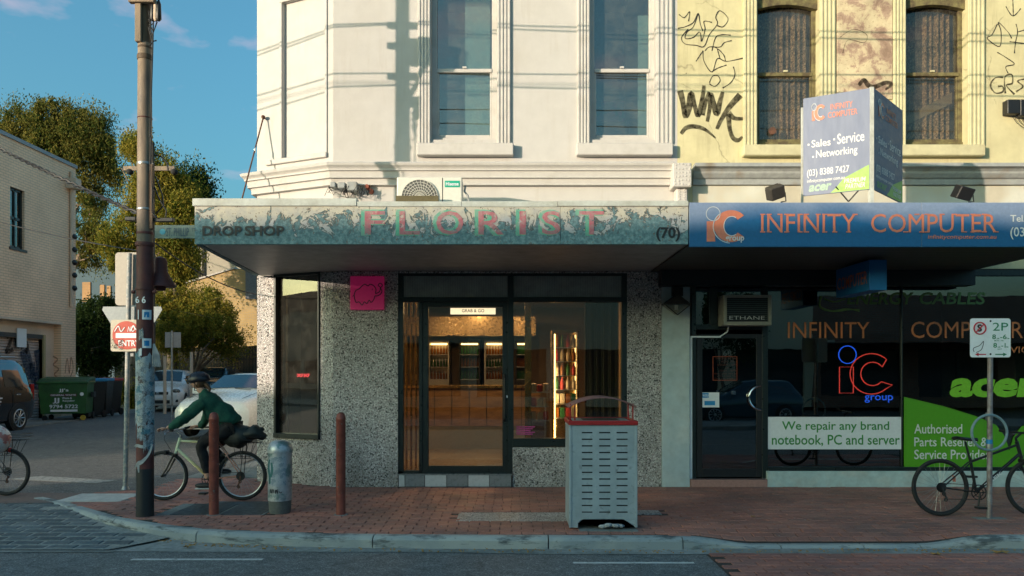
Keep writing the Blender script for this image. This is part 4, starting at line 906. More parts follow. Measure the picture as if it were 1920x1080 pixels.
ptext('tube_lettering', [('group', 1621, 1674, 741, 755)], NY, nblue, nl, bold=.0)
# white board, green poster
wb_ = thing('repair_sign', 'white sign with green text about repairing notebooks, PCs and servers', 'sign', (X(1566), 11.34, Z(843)))
pbox(1441, 1693, 782, 843, 11.335, 11.345).build('board', m_board, wb_, bev=.002)
ptext('lettering', [('We repair any brand', 1466, 1667, 790, 811), ('notebook, PC and server', 1447, 1687, 815, 837)], 11.335, m_textg, wb_, bold=.012, off=.003)
gp = thing('green_poster', 'green window poster for an authorised parts reseller and service provider', 'poster', (X(1800), 11.34, Z(876)))
PB = MB().prism([(X(a, 11.34), 11.34, Z(b, 11.34)) for a, b in ((1695, 876), (1695, 744), (1770, 762), (1835, 782), (1868, 797), (1884, 818), (1893, 845), (1900, 820), (1915, 800), (1950, 785), (2040, 780), (2040, 876))], (0, .005, 0)).build('print', m_green, gp)
ptext('lettering', [('Authorised', 1714, 1804, 795, 813), ('Parts Reseller &', 1714, 1852, 820, 837), ('Service Provider', 1714, 1856, 843, 861)], 11.34, m_textw, gp, bold=.01, off=.003)
ptext('lettering', [('acer', 1778, 1945, 709, 745)], Y, M('bright green lettering', (.24, .60, .03), .5, bump=0), sf, bold=.045, slant=.2)
# window air conditioner
wa = thing('window_ac', 'boxy window air conditioner with graffitied grille above the computer shop door', 'air conditioner', (X(1402), 11.2, Z(610)))
A_ = 11.02
cs = MB(); 
for a, b, c, d in ((1357, 1363, 553, 610), (1441, 1447, 553, 610), (1363, 1441, 553, 558), (1363, 1441, 603, 610)): cs.box(X(a, A_), X(b, A_), A_, 11.34, Z(d, A_), Z(c, A_))
cs.build('casing', M('aged cream plastic', (.34, .33, .28), .5, var=.1), wa, bev=.004)
MB().box(X(1363, A_), X(1441, A_), A_ + .03, 11.3, Z(603, A_), Z(558, A_)).build('core', m_black, wa)
lv = MB()
for k in range(11): z = Z(562 + k * 3.7, A_); lv.box(X(1364, A_), X(1440, A_), A_ + .012, A_ + .028, z, z + .007)
lv.build('louvre', M('grey louvre', (.05, .07, .07), .5), wa)
wt = MB(); text_into(wt, 'ETHANE', (X(1368, A_), A_ + .008, Z(599, A_)), X(1434, A_) - X(1368, A_), .05, bold=-.01); wt.build('graffiti', m_textw, wa, recalc=False)
MB().box(X(1300), X(1363, A_) - .01, 11.1, 11.3, Z(600), Z(556)) if False else None
# diamond wall lamp
wl = thing('wall_lantern', 'unlit diamond shaped bronze wall lantern on the pale blue pilaster', 'wall lamp', (X(1268), 11.2, Z(592)))
LY = 11.1; q = lambda x, y, Y=LY: (X(x, Y), Y, Z(y, Y))
m_bronze = M('dark bronze', (.03, .02, .016), .5, .5)
t4 = [q(1242, 571), q(1268, 590), q(1294, 571), q(1268, 552)]
lm = MB(); top = (X(1268, 11.27), 11.27, Z(548)); ctr = (X(1268, 10.98), 10.98, Z(574, 10.98))
lm.prism([(X(1242, LY), 11.0, Z(571, LY)), (X(1294, LY), 11.0, Z(571, LY)), (X(1268, LY), 11.0, Z(552, LY))], (0, .26, 0)).build('hood', m_bronze, wl, bev=.004)
lm = MB()
for s in (1243, 1293): lm.cyl((X(s, LY), 11.0, Z(571, LY)), (X(1268, LY), 11.02, Z(591, LY)), .008)
lm.build('cage', m_bronze, wl); MB().prism([(X(1245, LY), 11.04, Z(572, LY)), (X(1291, LY), 11.04, Z(572, LY)), (X(1268, LY), 11.04, Z(589, LY))], (0, .18, 0)).build('glass', m_glassold, wl)
MB().box(X(1265, LY), X(1271, LY), 11.08, 11.12, Z(581, LY), Z(571.5, LY)).build('bulb', m_board, wl, bev=.004)
MB().box(X(1258), X(1278), 11.2, 11.27, Z(556), Z(540)).build('wall_plate', m_bronze, wl)
# blue hanging sign box
hs = thing('hanging_sign', 'blue box sign lettered COMPUTER hanging under the dark awning', 'sign', (X(1640, 9.9), 10.2, 3.1))
H0 = 9.75; m_bluebox = M('blue sign box', (.012, .16, .42), .4, var=.06)
hx0, hx1 = X(1630, H0), X(1663, H0); hz0, hz1 = Z(544, H0), Z(487, H0)
MB().box(hx0, hx1, H0, H0 + 1.0, hz0, hz1).build('box', m_bluebox, hs, bev=.004)
MB().box(hx0 + .05, hx0 + .08, H0 + .2, H0 + .8, hz1, 3.14).build('hanger', m_black, hs)
text('lettering', 'COMPUTER', (hx0 - .003, H0 + .95, hz0 + .09), .9, .17, m_orange, hs, xd=(0, -1, 0), bold=.01, depth=0)
# infinity awning
IX0, IX1 = X(1292.5, CY), X(2040, CY); iz0, iz1 = Z(463, CY), Z(380, CY)
ia = thing('awning', 'street awning with blue fascia lettered INFINITY COMPUTER in orange', 'awning', ((IX0 + IX1) / 2, 10, iz0))
def bluef():
    n = NT('blue sign print with sunlit top'); p = n.pos(); s = n.a('ShaderNodeSeparateXYZ', {0: p}); z = n.math('DIVIDE', n.math('SUBTRACT', s.outputs[2], 3.13), .5)
    f = n.math('ADD', n.math('MULTIPLY', z, .85), n.math('MULTIPLY', n.math('SUBTRACT', n.noise(n.scl(p, (1, 1, .6)), 1.1, 2, .4), .5), 1.9))
    c = n.mix(n.ramp(f, (.42, 0.0), (.95, .75)), (.012, .11, .27), (.30, .36, .50))  # paler towards the top: patchy sunlight put into the sign colour
    c = n.mix(1.0, c, n.ramp(n.noise(p, 30, 5, .7), (.3, .88), (.7, 1.08)), 'MULTIPLY'); return n.pbr(c, .45)
m_bluefas = bluef()
MB().box(IX0, X(1727, CY) - .002, CY - .01, CY + .05, iz0, iz1).build('fascia_panel', m_bluefas, ia, bev=.003); MB().box(X(1727, CY) + .002, IX1, CY - .01, CY + .05, iz0, iz1).build('fascia_panel', m_bluefas, ia, bev=.003)
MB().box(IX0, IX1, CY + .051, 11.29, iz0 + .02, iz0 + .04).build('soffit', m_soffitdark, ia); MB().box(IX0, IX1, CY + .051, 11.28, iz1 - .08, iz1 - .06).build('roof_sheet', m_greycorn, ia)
MB().box(IX0 + .1, IX1, 11.0, 11.25, iz0 - .2, iz0 + .02).build('beam', m_black, ia)
FY = CY - .01
# serif lettering: plain strokes plus small slab serifs
def serif_text(name, s, x0, x1, y0, y1, Y, mat, par):
    ptext(name, [(s, x0, x1, y0, y1)], Y, mat, par, bold=.012)
    mb = MB(); n_ = len(s)
ptext('lettering', [('INFINITY', 1427, 1605, 401, 436), ('COMPUTER', 1633, 1868, 401, 436)], FY, m_orange, ia, bold=.0)
sfm = MB()
for (x, y) in [(1430, 401), (1430, 436), (1442, 401), (1442, 436), (1462, 401), (1475, 401), (1475, 436), (1500, 401), (1500, 436), (1512, 401), (1512, 436), (1534, 401), (1546, 401), (1546, 436), (1565, 436), (1580, 401), (1603, 401), (1591, 436), (1719, 401), (1698, 436), (1728, 436), (1738, 401), (1738, 436), (1766, 401), (1789, 401), (1808, 436), (1824, 401), (1824, 436), (1845, 401), (1845, 436), (1867, 436)]:
    pbox(x - 4.5, x + 4.5, y - (0 if y == 401 else 2.2), y + (2.2 if y == 401 else 0), FY - .0075, FY - .001, FY, sfm)
sfm.build('lettering_serifs', m_orange, ia, kind='stuff')
m_thinwhite = M('white outline print', (.6, .62, .64), .5, bump=0)
ptext('lettering', [('infinitycomputer.com.au', 1739, 1867, 440, 450)], FY, m_textpeach if False else m_orange, ia, bold=.01, slant=.15)
ptext('lettering', [('Tel. 1300 934 069', 1894, 2030, 403, 416), ('(03) 8388 7427', 1894, 2030, 426, 449)], FY, m_textw, ia, bold=.01)
def iclogo(par, ox, oy, s, Y, mo, ml, T=None, yy=None):
    """iC emblem; T maps (x px, y px) in a 70x68 box to a 3D point"""
    if T is None: T = lambda a, b, o=0.0: (X(ox + a * s, Y), Y - .003 - o, Z(oy + b * s, Y))
    a_ = MB(); a_.add([T(2, 28), T(16, 28), T(18, 66), T(2, 66)], [(0, 1, 2, 3)])
    outer = arc(48, 37, 32, 30, 42, 318, 30); inner = arc(49, 37, 15, 18, 318, 42, 30); nn = len(outer)
    vs = [T(*p) for p in outer] + [T(*p) for p in inner[::-1]]
    a_.add(vs, [(i, i + 1, nn + i + 1, nn + i) for i in range(nn - 1)]); a_.build('emblem', mo, par, recalc=False)
    b_ = MB(); 
    for pts in (arc(14, 14, 13, 13, 0, 360, 24), arc(48, 38, 34, 31, 95, 235, 16), arc(49, 37, 15, 18, 60, 300, 16)):
        ribbon(b_, [T(p[0], p[1], .003) for p in pts], .009, Y)
    b_.build('emblem_outline', ml, par, recalc=False)
iclogo(ia, 1323, 387, 1.0, FY, m_orange, m_thinwhite)
ptext('lettering', [('group', 1360, 1395, 443.5, 455)], FY, m_thinwhite, ia, bold=.02, off=.008)
# V-shaped projecting sign
vsn = thing('angled_sign', 'V-shaped double sign board standing on the blue awning, Sales Service Networking', 'sign', (4.15, 9.0, 3.6))
APX = Vector((X(1631, 8.95), 8.95, 0)); LE = Vector((X(1506, 9.3), 9.3, 0)); RA = Vector((X(1639, 8.95), 8.95, 0)); RE = Vector((X(1692, 9.72), 9.72, 0))
sz0, sz1 = Z(355, 8.95), Z(165, 8.95); m_vleft = M('faded blue grey board', (.17, .20, .29), .55, var=.06, world=True, stretch=(1, 1, .2)); m_vright = M('dark blue board', (.035, .10, .20), .5, var=.1)
m_lime = M('lime print', (.30, .52, .10), .5, bump=0); m_limeF = M('faded lime print', (.33, .46, .36), .5, bump=0)
for side, (S, E, mt) in enumerate(((LE, APX, m_vleft), (RA, RE, m_vright))):
    d = (E - S); wv = d.length; d.normalize(); inn = Vector((-d.y, d.x, 0)); out = -inn
    MB(Matrix(((d.x, inn.x, 0, S.x), (d.y, inn.y, 0, S.y), (0, 0, 1, 0), (0, 0, 0, 1)))).box(0, wv, 0, .018, sz0, sz1).build('board', mt, vsn, bev=.002)
    hh = sz1 - sz0
    def O(u, v, o=.003): return S + d * (wv * u) + out * o + Vector((0, 0, sz0 + hh * v))
    tw = m_textw
    rows = [('Sales', .13, .42, .485, .56), ('Service', .52, .92, .485, .59), ('Networking', .20, .82, .35, .45), ('(03) 8388 7427', .06, .70, .175, .265), ('infinitycomputer.com.au', .06, .63, .12, .165)]
    text('lettering', [(a, O(b, d_), wv * (c - b), hh * (e_ - d_)) for a, b, c, d_, e_ in rows], None, 0, 0, tw, vsn, xd=d, bold=.008, depth=0)
    dt = MB()
    for u, v in ((.07, .51), (.46, .53), (.14, .38)): 
        p = O(u, v); dt.add([p, p + d * .02, p + d * .02 + Vector((0, 0, .022)), p + Vector((0, 0, .022))], [(0, 1, 2, 3)])
    dt.build('bullet', tw, vsn, recalc=False)
    text('lettering', [(a, O(b, d_), wv * (c - b), hh * (e_ - d_)) for a, b, c, d_, e_ in (('INFINITY', .42, .75, .84, .90), ('COMPUTER', .38, .82, .76, .82))], None, 0, 0, m_orange, vsn, xd=d, bold=.01, depth=0)
    gv = MB(); gv.add([O(.42, 0.005, .002), O(.99, .005, .002), O(.99, .245, .002), O(.62, .14, .002), O(.5, .05, .002)], [(0, 1, 2, 3, 4)]); gv.build('green_print', m_lime, vsn, recalc=False)
    text('lettering', [(a, O(b, d_, .005), wv * (c - b), hh * (e_ - d_)) for a, b, c, d_, e_ in (('PREMIUM', .62, .93, .085, .13), ('PARTNER', .64, .93, .03, .075))], None, 0, 0, tw, vsn, xd=d, bold=.006, slant=.15, depth=0)
    text('lettering', 'acer', O(.08, .035), wv * .34, hh * .07, m_limeF if side == 0 else M('dim lime print', (.05, .25, .10), .5, bump=0), vsn, xd=d, bold=.04, slant=.2, depth=0)
    iclogo(vsn, 0, 0, 1, 0, m_orange, m_thinwhite, T=lambda a, b, o=0.0: O(.13 + a / 70 * .2, .93 - b / 68 * .18, .004 + o))
MB().box(X(1631, 8.95) + .0, X(1638, 8.95), 8.94, 9.0, iz1, sz1 + .01).build('corner_post', m_cap, vsn)
for p in (LE, RE): MB().box(p.x - .012, p.x + .012, p.y + .02, p.y + .045, iz1 - .06, sz1 - .1).build('leg', m_cap, vsn)
bc = MB(); o_ = P(1591, 378, 9.1); bc.cyl(P(1567, 350, 9.12), o_, .008); bc.cyl(P(1616, 350, 9.0), o_, .008); bc.build('brace', m_black, vsn)
# flood lights on the awning
m_flood = M('weathered bronze floodlight', (.07, .06, .05), .55, .4)
for (xx, yy, tl, lab) in ((1456, 361, -.35, 'rusty brown floodlight on the blue awning left of the angled sign'), (1808, 362, .25, 'black floodlight on the blue awning right of the angled sign')):
    fo = thing('floodlight', lab, 'floodlight', P(xx, 378, 9.0), 'floodlights on the awning'); c = P(xx, yy, 9.0)
    Mx = Matrix.Translation(c) @ Matrix.Rotation(tl, 4, 'Y') @ Matrix.Rotation(.5, 4, 'X')
    MB(Mx).prism([(-.085, -.05, -.07), (.085, -.05, -.07), (.1, .09, -.09), (-.1, .09, -.09)], (0, 0, .15)).build('housing', m_flood if xx < 1500 else m_black, fo, bev=.01)
    ft = MB(Mx)
    for k in range(5): ft.box(-.08, .08, .09, .12, -.07 + k * .03, -.062 + k * .03)
    ft.build('fin', m_flood if xx < 1500 else m_black, fo)
    MB().tube([c + Vector((.1, 0, 0)), c + Vector((.11, 0, -.1)), P(xx + 8, 379, 9.0)], .008).build('bracket', m_black, fo)
# electric box at the right edge
eb = thing('meter_box', 'black double junction box with dangling wires on the yellow wall', 'electrical box', (X(1905), 11.25, Z(222)))
pbox(1879, 1902, 192, 218, 11.17, 11.3).build('box', m_black, eb, bev=.006); pbox(1903, 1945, 192, 222, 11.17, 11.3).build('box', m_black, eb, bev=.006)
wr = MB()
for k in range(6): x = 1888 + k * 7; wr.tube([(X(x), 11.2, Z(220)), (X(x + 8), 11.18, Z(235)), (X(x + 22), 11.2, Z(243)), (X(x + 40), 11.25, Z(240 + k))], .004, 5)
wr.build('wire', m_black, eb)
# ------------------------------------------------------------ buildings across the side street and behind
LX = -15.5
def LP_(x, y): Y = LX * FPX / (x - 960); return Vector((LX, Y, CAM_H - (y - HZ) * Y / FPX))     # photo pixel -> point on the left building's street wall
def painted_brick(name, c1, c2, mort, sx=.24, sz=.085, ax=1):
    n = NT(name); p = n.pos(); s = n.a('ShaderNodeSeparateXYZ', {0: p})
    v = n.a('ShaderNodeCombineXYZ', {0: s.outputs[ax], 1: s.outputs[2]}).outputs[0]
    b = n.a('ShaderNodeTexBrick', {'Vector': v, 'Color1': (*c1, 1), 'Color2': (*c2, 1), 'Mortar': (*mort, 1), 'Scale': 1.0, 'Mortar Size': .012, 'Brick Width': sx, 'Row Height': sz, 'Bias': -.2})
    c = n.mix(1.0, b.outputs[0], n.ramp(n.noise(p, .6, 5, .65), (.3, .78), (.7, 1.1)), 'MULTIPLY')
    return n.pbr(c, .85, 0, n.bump(b.outputs['Fac'], -.6, .01))
m_lbrick = painted_brick('beige painted brick', (.92, .63, .41), (.88, .60, .39), (.64, .45, .31))
m_lrend = M('beige render', (.72, .55, .41), .85, col2=(.60, .46, .34), cs=.8, var=.08, world=True)
lb = thing('beige_warehouse', 'beige painted brick two storey building with a graffitied roller shutter on the side street', 'building', (LX, 22, 0))
yE = LP_(142, 315).y; zr = 8.87; y00 = 13.0
shy0, shy1 = LP_(8, 700).y, LP_(93, 700).y
W0, W1 = LP_(19, 400).y, LP_(46, 400).y; wz0, wz1 = LP_(30, 465).z, LP_(30, 353).z; yov = LP_(115, 600).y; zov = 3.36
mb = MB()
def lwall(y0, y1, z0, z1, mb, x0=LX - .3, x1=LX): mb.box(x0, x1, y0, y1, z0, z1)
lwall(y00, W0, zov, zr, mb); lwall(W0, W1, zov, wz0, mb); lwall(W0, W1, wz1, zr, mb); lwall(W1, yE, zov, zr, mb); lwall(yov, yE, 0, zov - .001, mb)
mb.box(LX - 4, LX - .3, yE - .3, yE, 0, zr); mb.box(LX - 4, LX - .3, y00, y00 + .3, 0, zr)
mb.build('wall', m_lbrick, lb)
gw = MB(); lwall(y00 + .01, shy0, 0, zov - .01, gw, LX - .55, LX - .25); lwall(shy1, yov + .1, 0, zov - .01, gw, LX - .55, LX - .25); lwall(shy0, shy1, 2.75, zov - .01, gw, LX - .55, LX - .25); gw.box(LX - .25, LX - .01, yov + .001, yov + .1, 0, zov - .01)
gw.build('ground_wall', m_lrend, lb)
lwall(y00, yE + .02, zr + .001, zr + .13, MB(), LX - .35, LX + .05); MB().box(LX - .35, LX + .05, y00, yE + .03, zr + .002, zr + .12).build('coping', M('grey coping', (.30, .32, .33), .6), lb); MB().box(LX - 4, LX - .36, y00, yE, zr - .2, zr - .1).build('roof', m_concrete, lb)
MB().box(LX - .9, LX + .04, y00, yov, zov - .08, zov).build('soffit_band', m_lrend, lb)
wi = MB(); wi.box(LX - .2, LX + .03, W0 - .05, W1 + .1, wz0 - .08, wz0); 
for a, b, c, d in ((W0, W0 + .07, wz0, wz1), (W1 - .07, W1, wz0, wz1), (W0, W1, wz0, wz0 + .07), (W0, W1, wz1 - .07, wz1), (W0, W1, (wz0 + wz1) / 2 - .04, (wz0 + wz1) / 2 + .04), ((W0 + W1) / 2 - .03, (W0 + W1) / 2 + .03, wz0, wz1)): wi.box(LX - .15, LX - .08, a, b, c, d)
wi = wi.build('window', m_darkframe, lb); MB().box(LX - .13, LX - .12, W0, W1, wz0, wz1).build('pane', m_glassd, wi); MB().box(LX - .6, LX - .5, W0 - .3, W1 + .3, wz0 - .3, wz1 + .3).build('blind', m_dark, lb)
# roller shutter: slats joined as one corrugated sheet
sh = MB(); z = .05; n_ = 0; vs = []
prof = []
while z < 2.75: prof += [(0, z), (.03, z + .025), (.03, z + .06), (0, z + .085)]; z += .092
for (o, zz) in prof: vs += [(LX - .38 + o, shy0, zz), (LX - .38 + o, shy1, zz)]
sh.add(vs, [(2 * i, 2 * i + 1, 2 * i + 3, 2 * i + 2) for i in range(len(prof) - 1)])
sh.build('roller_shutter', M('pinkish metal shutter', (.58, .46, .40), .5, .3, world=True), lb, recalc=False)
for a, b in ((shy0 - .12, shy0), (shy1, shy1 + .12)): MB().box(LX - .37, LX - .2, a, b, 0, 2.9).build('shutter_guide', M('yellow steel', (.42, .33, .16), .6), lb)
MB().box(LX - .37, LX - .22, shy0, shy1, 2.76, 2.9).build('shutter_hood', M('dark steel', (.05, .05, .05), .5), lb)
def LR(mb, pts, w, x=LX - .335): ribbon(mb, [(x, (x * FPX / (a - 960)), CAM_H - (b - HZ) * (x * FPX / (a - 960)) / FPX) for a, b in pts], w, 0, n=(1, 0, 0))
g_ = MB(); LR(g_, [(12, 632), (22, 628), (18, 645), (12, 660), (25, 655)], .14); LR(g_, [(28, 630), (34, 650), (38, 630), (42, 655)], .14); LR(g_, [(45, 635), (52, 650), (48, 662)], .16)
g_.build('graffiti', m_sprayf, lb, recalc=False)
g_ = MB(); LR(g_, [(45, 655), (52, 680), (58, 710)], .5); LR(g_, [(72, 655), (76, 690), (70, 730)], .5); LR(g_, [(60, 680), (64, 730)], .3); g_.build('graffiti', m_sprayblue, lb, recalc=False)
g_ = MB(); LR(g_, [(99, 668), (108, 674), (100, 684), (110, 692), (102, 702), (111, 712), (104, 722)], .06, LX + .008); g_.build('graffiti', m_sprayred, lb, recalc=False); g_ = MB(); LR(g_, [(122, 700), (126, 672), (130, 700), (133, 670), (137, 692), (128, 712), (120, 706)], .05, LX + .008); g_.build('graffiti', m_sprayred, lb, recalc=False)
MB().cyl((LX + .06, LP_(131, 400).y, LP_(131, 575).z), (LX + .06, LP_(131, 400).y, zr - .2), .06).build('downpipe', m_lrend, lb, smooth=True); MB().box(LX, LX + .35, LP_(131, 400).y - .25, LP_(131, 400).y + .1, LP_(135, 357).z, LP_(135, 338).z).build('rainwater_head', m_lrend, lb, bev=.01)
MB().box(LX - .22, LX - .19, LP_(44, 700).y, LP_(61, 700).y, 2.45, 3.05).build('shutter_sign', m_board, lb)
text('lettering', [('PRIVATE', (LX - .545, LP_(45, 700).y, 2.82), LP_(60, 700).y - LP_(45, 700).y, .12), ('KEEP CLEAR', (LX - .545, LP_(45, 700).y, 2.56), LP_(60, 700).y - LP_(45, 700).y, .12)], None, 0, 0, m_red, lb, xd=(0, 1, 0), depth=0) if False else None
cr2 = MB()
for k in range(5): cr2.ell((LX + .12, yE - .3, 4.6 + k * .45), .09, .12, .1, 8, 6)
cr2.build('insulator', m_black, lb, smooth=True)
# slate blue building with orange brick windows far behind
def far_box(name, label, x0, x1, y0, y1, z1, mat, roof=None):
    t = thing(name, label, 'building', ((x0 + x1) / 2, (y0 + y1) / 2, 0)); MB().box(x0, x1, y0, y1, 0, z1).build('wall', mat, t); MB().box(x0 - .1, x1 + .1, y0 - .1, y1 + .1, z1, z1 + .2).build('roof', roof or m_concrete, t); return t
m_slate = M('slate blue render', (.07, .12, .15), .8, var=.1, world=True); m_obrick = painted_brick('orange brick', (.50, .26, .10), (.42, .22, .09), (.35, .25, .15), ax=0)
fb1 = thing('slate_building', 'slate blue building with orange brick bays behind the dark shrub', 'building', (-30, 50, 0))
sb = 48.0; MB().box(X(120, sb), X(258, sb), sb, sb + 8, 0, Z(498, sb)).build('wall', m_slate, fb1); MB().prism([(X(118, sb), sb - .2, Z(498, sb)), (X(260, sb), sb - .2, Z(498, sb)), (X(215, sb), sb - .2, Z(488, sb)), (X(165, sb), sb - .2, Z(492, sb))], (0, 9, 0)).build('roof', m_slate, fb1)
for a, b, c, d in ((155, 170, 529, 566), (188, 196, 534, 575), (201, 208, 536, 578)): MB().box(X(a, sb), X(b, sb), sb - .05, sb, Z(d, sb), Z(c, sb)).build('brick_bay', m_obrick, fb1)
# yellow brick gable building on the right of the side street end
m_ybrick = painted_brick('yellow brick', (.52, .34, .13), (.45, .30, .12), (.40, .32, .2), ax=0)
gb = thing('brick_hall', 'sunlit yellow brick hall with sloping parapet and tall window behind the bush', 'building', (-18, 42, 0)); Yg = 40.0
MB().prism([(X(340, Yg), Yg, 0), (X(340, Yg), Yg, Z(535, Yg)), (X(365, Yg), Yg, Z(528, Yg)), (X(441, Yg), Yg, Z(504, Yg)), (X(600, Yg), Yg, Z(504, Yg)), (X(600, Yg), Yg, 0)], (0, 6, 0)).build('wall', m_ybrick, gb)
MB().prism([(X(338, Yg), Yg - .08, Z(535, Yg)), (X(441, Yg), Yg - .08, Z(504, Yg) + .01), (X(441, Yg), Yg - .08, Z(501, Yg)), (X(338, Yg), Yg - .08, Z(531.5, Yg))], (0, 6.2, 0)).build('coping', m_whitetrim, gb)
MB().box(X(461, Yg), X(481, Yg), Yg - .06, Yg - .001, Z(561, Yg), Z(508, Yg)).build('window', M('grey window', (.16, .17, .19), .3), gb)
Yu = 47.0; ub = thing('cream_block', 'pale cream rendered block rising behind the brick hall', 'building', (-18, 50, 0)); MB().box(X(372, Yu), X(600, Yu), Yu, Yu + 8, 0, Z(452, Yu)).build('wall', M('cream render', (.42, .38, .30), .8, world=True), ub); MB().box(X(383, Yu), X(385, Yu), Yu - .08, Yu, 3, Z(452, Yu)).build('downpipe', m_black, ub)
# fence
fe = thing('paling_fence', 'dark weathered timber paling fence at the end of the side street', 'fence', (-20, 33, .25)); Yf = 36.0; m_pal = M('dark weathered palings', (.03, .035, .035), .9, col2=(.06, .055, .045), cs=1, var=.3, island=.4)
x = X(215, Yf); pme = None; W = wloc(fe)
while x < X(500, Yf):
    if pme is None: o = MB().box(x, x + .13, Yf, Yf + .02, .1, Z(655, Yf)).build('paling', m_pal, fe); pme = o
    else: o = pme.copy(); COL.objects.link(o); o.location.x += x - xp; pme = o; o.location.z += rnd.uniform(-.02, .02)
    xp = x; x += .139
for z in (.6, 2.2): MB().box(X(215, Yf), X(500, Yf), Yf + .021, Yf + .07, z, z + .08).build('rail', m_pal, fe)
for i, (px_, Y, lab) in enumerate(((309, 27, 'pale post at the end of the side street nearest the utility pole'), (359, 29, 'pale post in front of the dark fence behind the white hatchback'))):
    tag(MB().cyl((X(px_, Y), Y, gz(Y)), (X(px_, Y), Y, Z(668 if i == 0 else 660, Y)), .055, seg=10).build('post', m_lrend, smooth=True), lab, 'post')

# ------------------------------------------------------------ trees: thousands of leaf blades in clumps round real limbs
def leafmat(name, c1, c2, c3, tr=.45):
    n = NT(name); r = n.rand(); c = n.ramp(r, (0, c1), (.5, c2), (1, c3)); c = n.mix(n.ramp(n.noise(n.pos(), .9, 3), (.4, 0.0), (.66, .45)), c, c3)
    d = n.a('ShaderNodeBsdfPrincipled', {'Base Color': c, 'Roughness': .75, 'Specular IOR Level': .15}); t = n.a('ShaderNodeBsdfTranslucent', {0: c})
    m = n.a('ShaderNodeMixShader', {0: tr, 1: d.outputs[0], 2: t.outputs[0]}); n.t.links.new(m.outputs[0], n.out.inputs[0]); return n.m
m_euc = leafmat('eucalyptus leaf', (.03, .06, .014), (.10, .13, .022), (.28, .22, .05)); m_bush = leafmat('yellow green leaf', (.05, .09, .014), (.17, .19, .025), (.42, .31, .05)); m_shrub = leafmat('dark leaf', (.012, .03, .008), (.025, .05, .012), (.04, .065, .015))
m_bark = M('pale bark', (.30, .22, .16), .85, col2=(.14, .10, .07), cs=3, var=.2)
def leafcloud(blobs, n, L_, droop, mat, parent, seed):
    g = np.random.default_rng(seed); B = np.array(blobs); vol = (B[:, 3] * B[:, 4] * B[:, 5]) ** .8; pr = vol / vol.sum()
    nc = max(20, n // 300); ci = g.choice(len(B), nc, p=pr)
    d = g.normal(size=(nc, 3)); d /= np.linalg.norm(d, axis=1)[:, None]; rr = g.uniform(.35, 1.0, nc) ** .45 * np.where(g.random(nc) < .18, 1.16, 1.0)
    C = B[ci, :3] + d * rr[:, None] * B[ci, 3:6] * (1 + .08 * g.normal(size=(nc, 1)))
    cs = (.35 + 1.5 * g.random(nc) ** 2.2) * L_ * 4.6
    k = g.integers(0, nc, n); P_ = C[k] + np.clip(g.normal(size=(n, 3)), -1.7, 1.7) * cs[k][:, None] * np.array([.42, .42, .55]); P_[:, 2] -= np.abs(g.normal(size=n)) * cs[k] * .5 * droop
    ax = g.normal(size=(n, 3)); ax[:, 2] -= droop * 1.6; ax /= np.linalg.norm(ax, axis=1)[:, None]
    sd = np.cross(ax, g.normal(size=(n, 3))); sd /= np.linalg.norm(sd, axis=1)[:, None]
    l = (g.uniform(.6, 1.3, n) * L_)[:, None]; w = l * (.16 + .22 * (1 - droop))
    V = np.stack([P_ - ax * l * .5, P_ + sd * w, P_ + ax * l * .5, P_ - sd * w], 1).reshape(-1, 3)
    c = V.mean(0); me = bpy.data.meshes.new('crown'); me.vertices.add(len(V)); me.vertices.foreach_set('co', (V - c).ravel())
    me.loops.add(len(V)); me.loops.foreach_set('vertex_index', np.arange(len(V), dtype=np.int32)); me.polygons.add(n); me.polygons.foreach_set('loop_start', np.arange(0, 4 * n, 4, dtype=np.int32)); me.update(calc_edges=True)
    me.materials.append(mat); o = bpy.data.objects.new('crown', me); COL.objects.link(o); o.parent = parent; o.location = Vector(c) - wloc(parent); return o
def limbs(base, tips, r0, parent, seed):
    g = random.Random(seed); mb = MB(); base = Vector(base)
    fork = Vector((base.x + g.uniform(-.3, .3), base.y, base.z + min(t[2] for t in tips) * .45)); mb.tube([base - Vector((0, 0, .1)), base.lerp(fork, .5) + Vector((g.uniform(-.15, .15), 0, 0)), fork], [r0, r0 * .85, r0 * .75], 10)
    for t in tips:
        t = Vector(t); m = fork.lerp(t, .5) + Vector((g.uniform(-.5, .5), g.uniform(-.5, .5), g.uniform(-.1, .5))); mb.tube([fork, fork.lerp(m, .55) + Vector((0, 0, .1)), m, t], [r0 * .55, r0 * .42, r0 * .28, r0 * .08], 7)
        for q in range(4):
            a = m.lerp(t, g.uniform(0, .8)); mb.tube([a, a + Vector((g.uniform(-.7, .7), g.uniform(-.7, .7), g.uniform(0, .5))), a + Vector((g.uniform(-1.4, 1.4), g.uniform(-1.2, 1.2), g.uniform(-.2, .9)))], [r0 * .15, r0 * .09, r0 * .02], 5)
    return mb.build('trunk', m_bark, parent, smooth=True)
def blob(x, y, rx, ry, Y, dy=None): s = Y / FPX; return (X(x, Y), Y + rnd.uniform(-.6, .6), Z(y, Y), rx * s, (dy or rx * .8) * s, ry * s)
def tree(name, label, base, blobs, n, L_, droop, mat, r0, seed, tips=None):
    t = thing(name, label, 'tree', base); limbs(base, tips or [(b[0], b[1], b[2]) for b in blobs[::max(1, len(blobs) // 6)]], r0, t, seed); leafcloud(blobs, n, L_, droop, mat, t, seed); return t
Y = 40.0
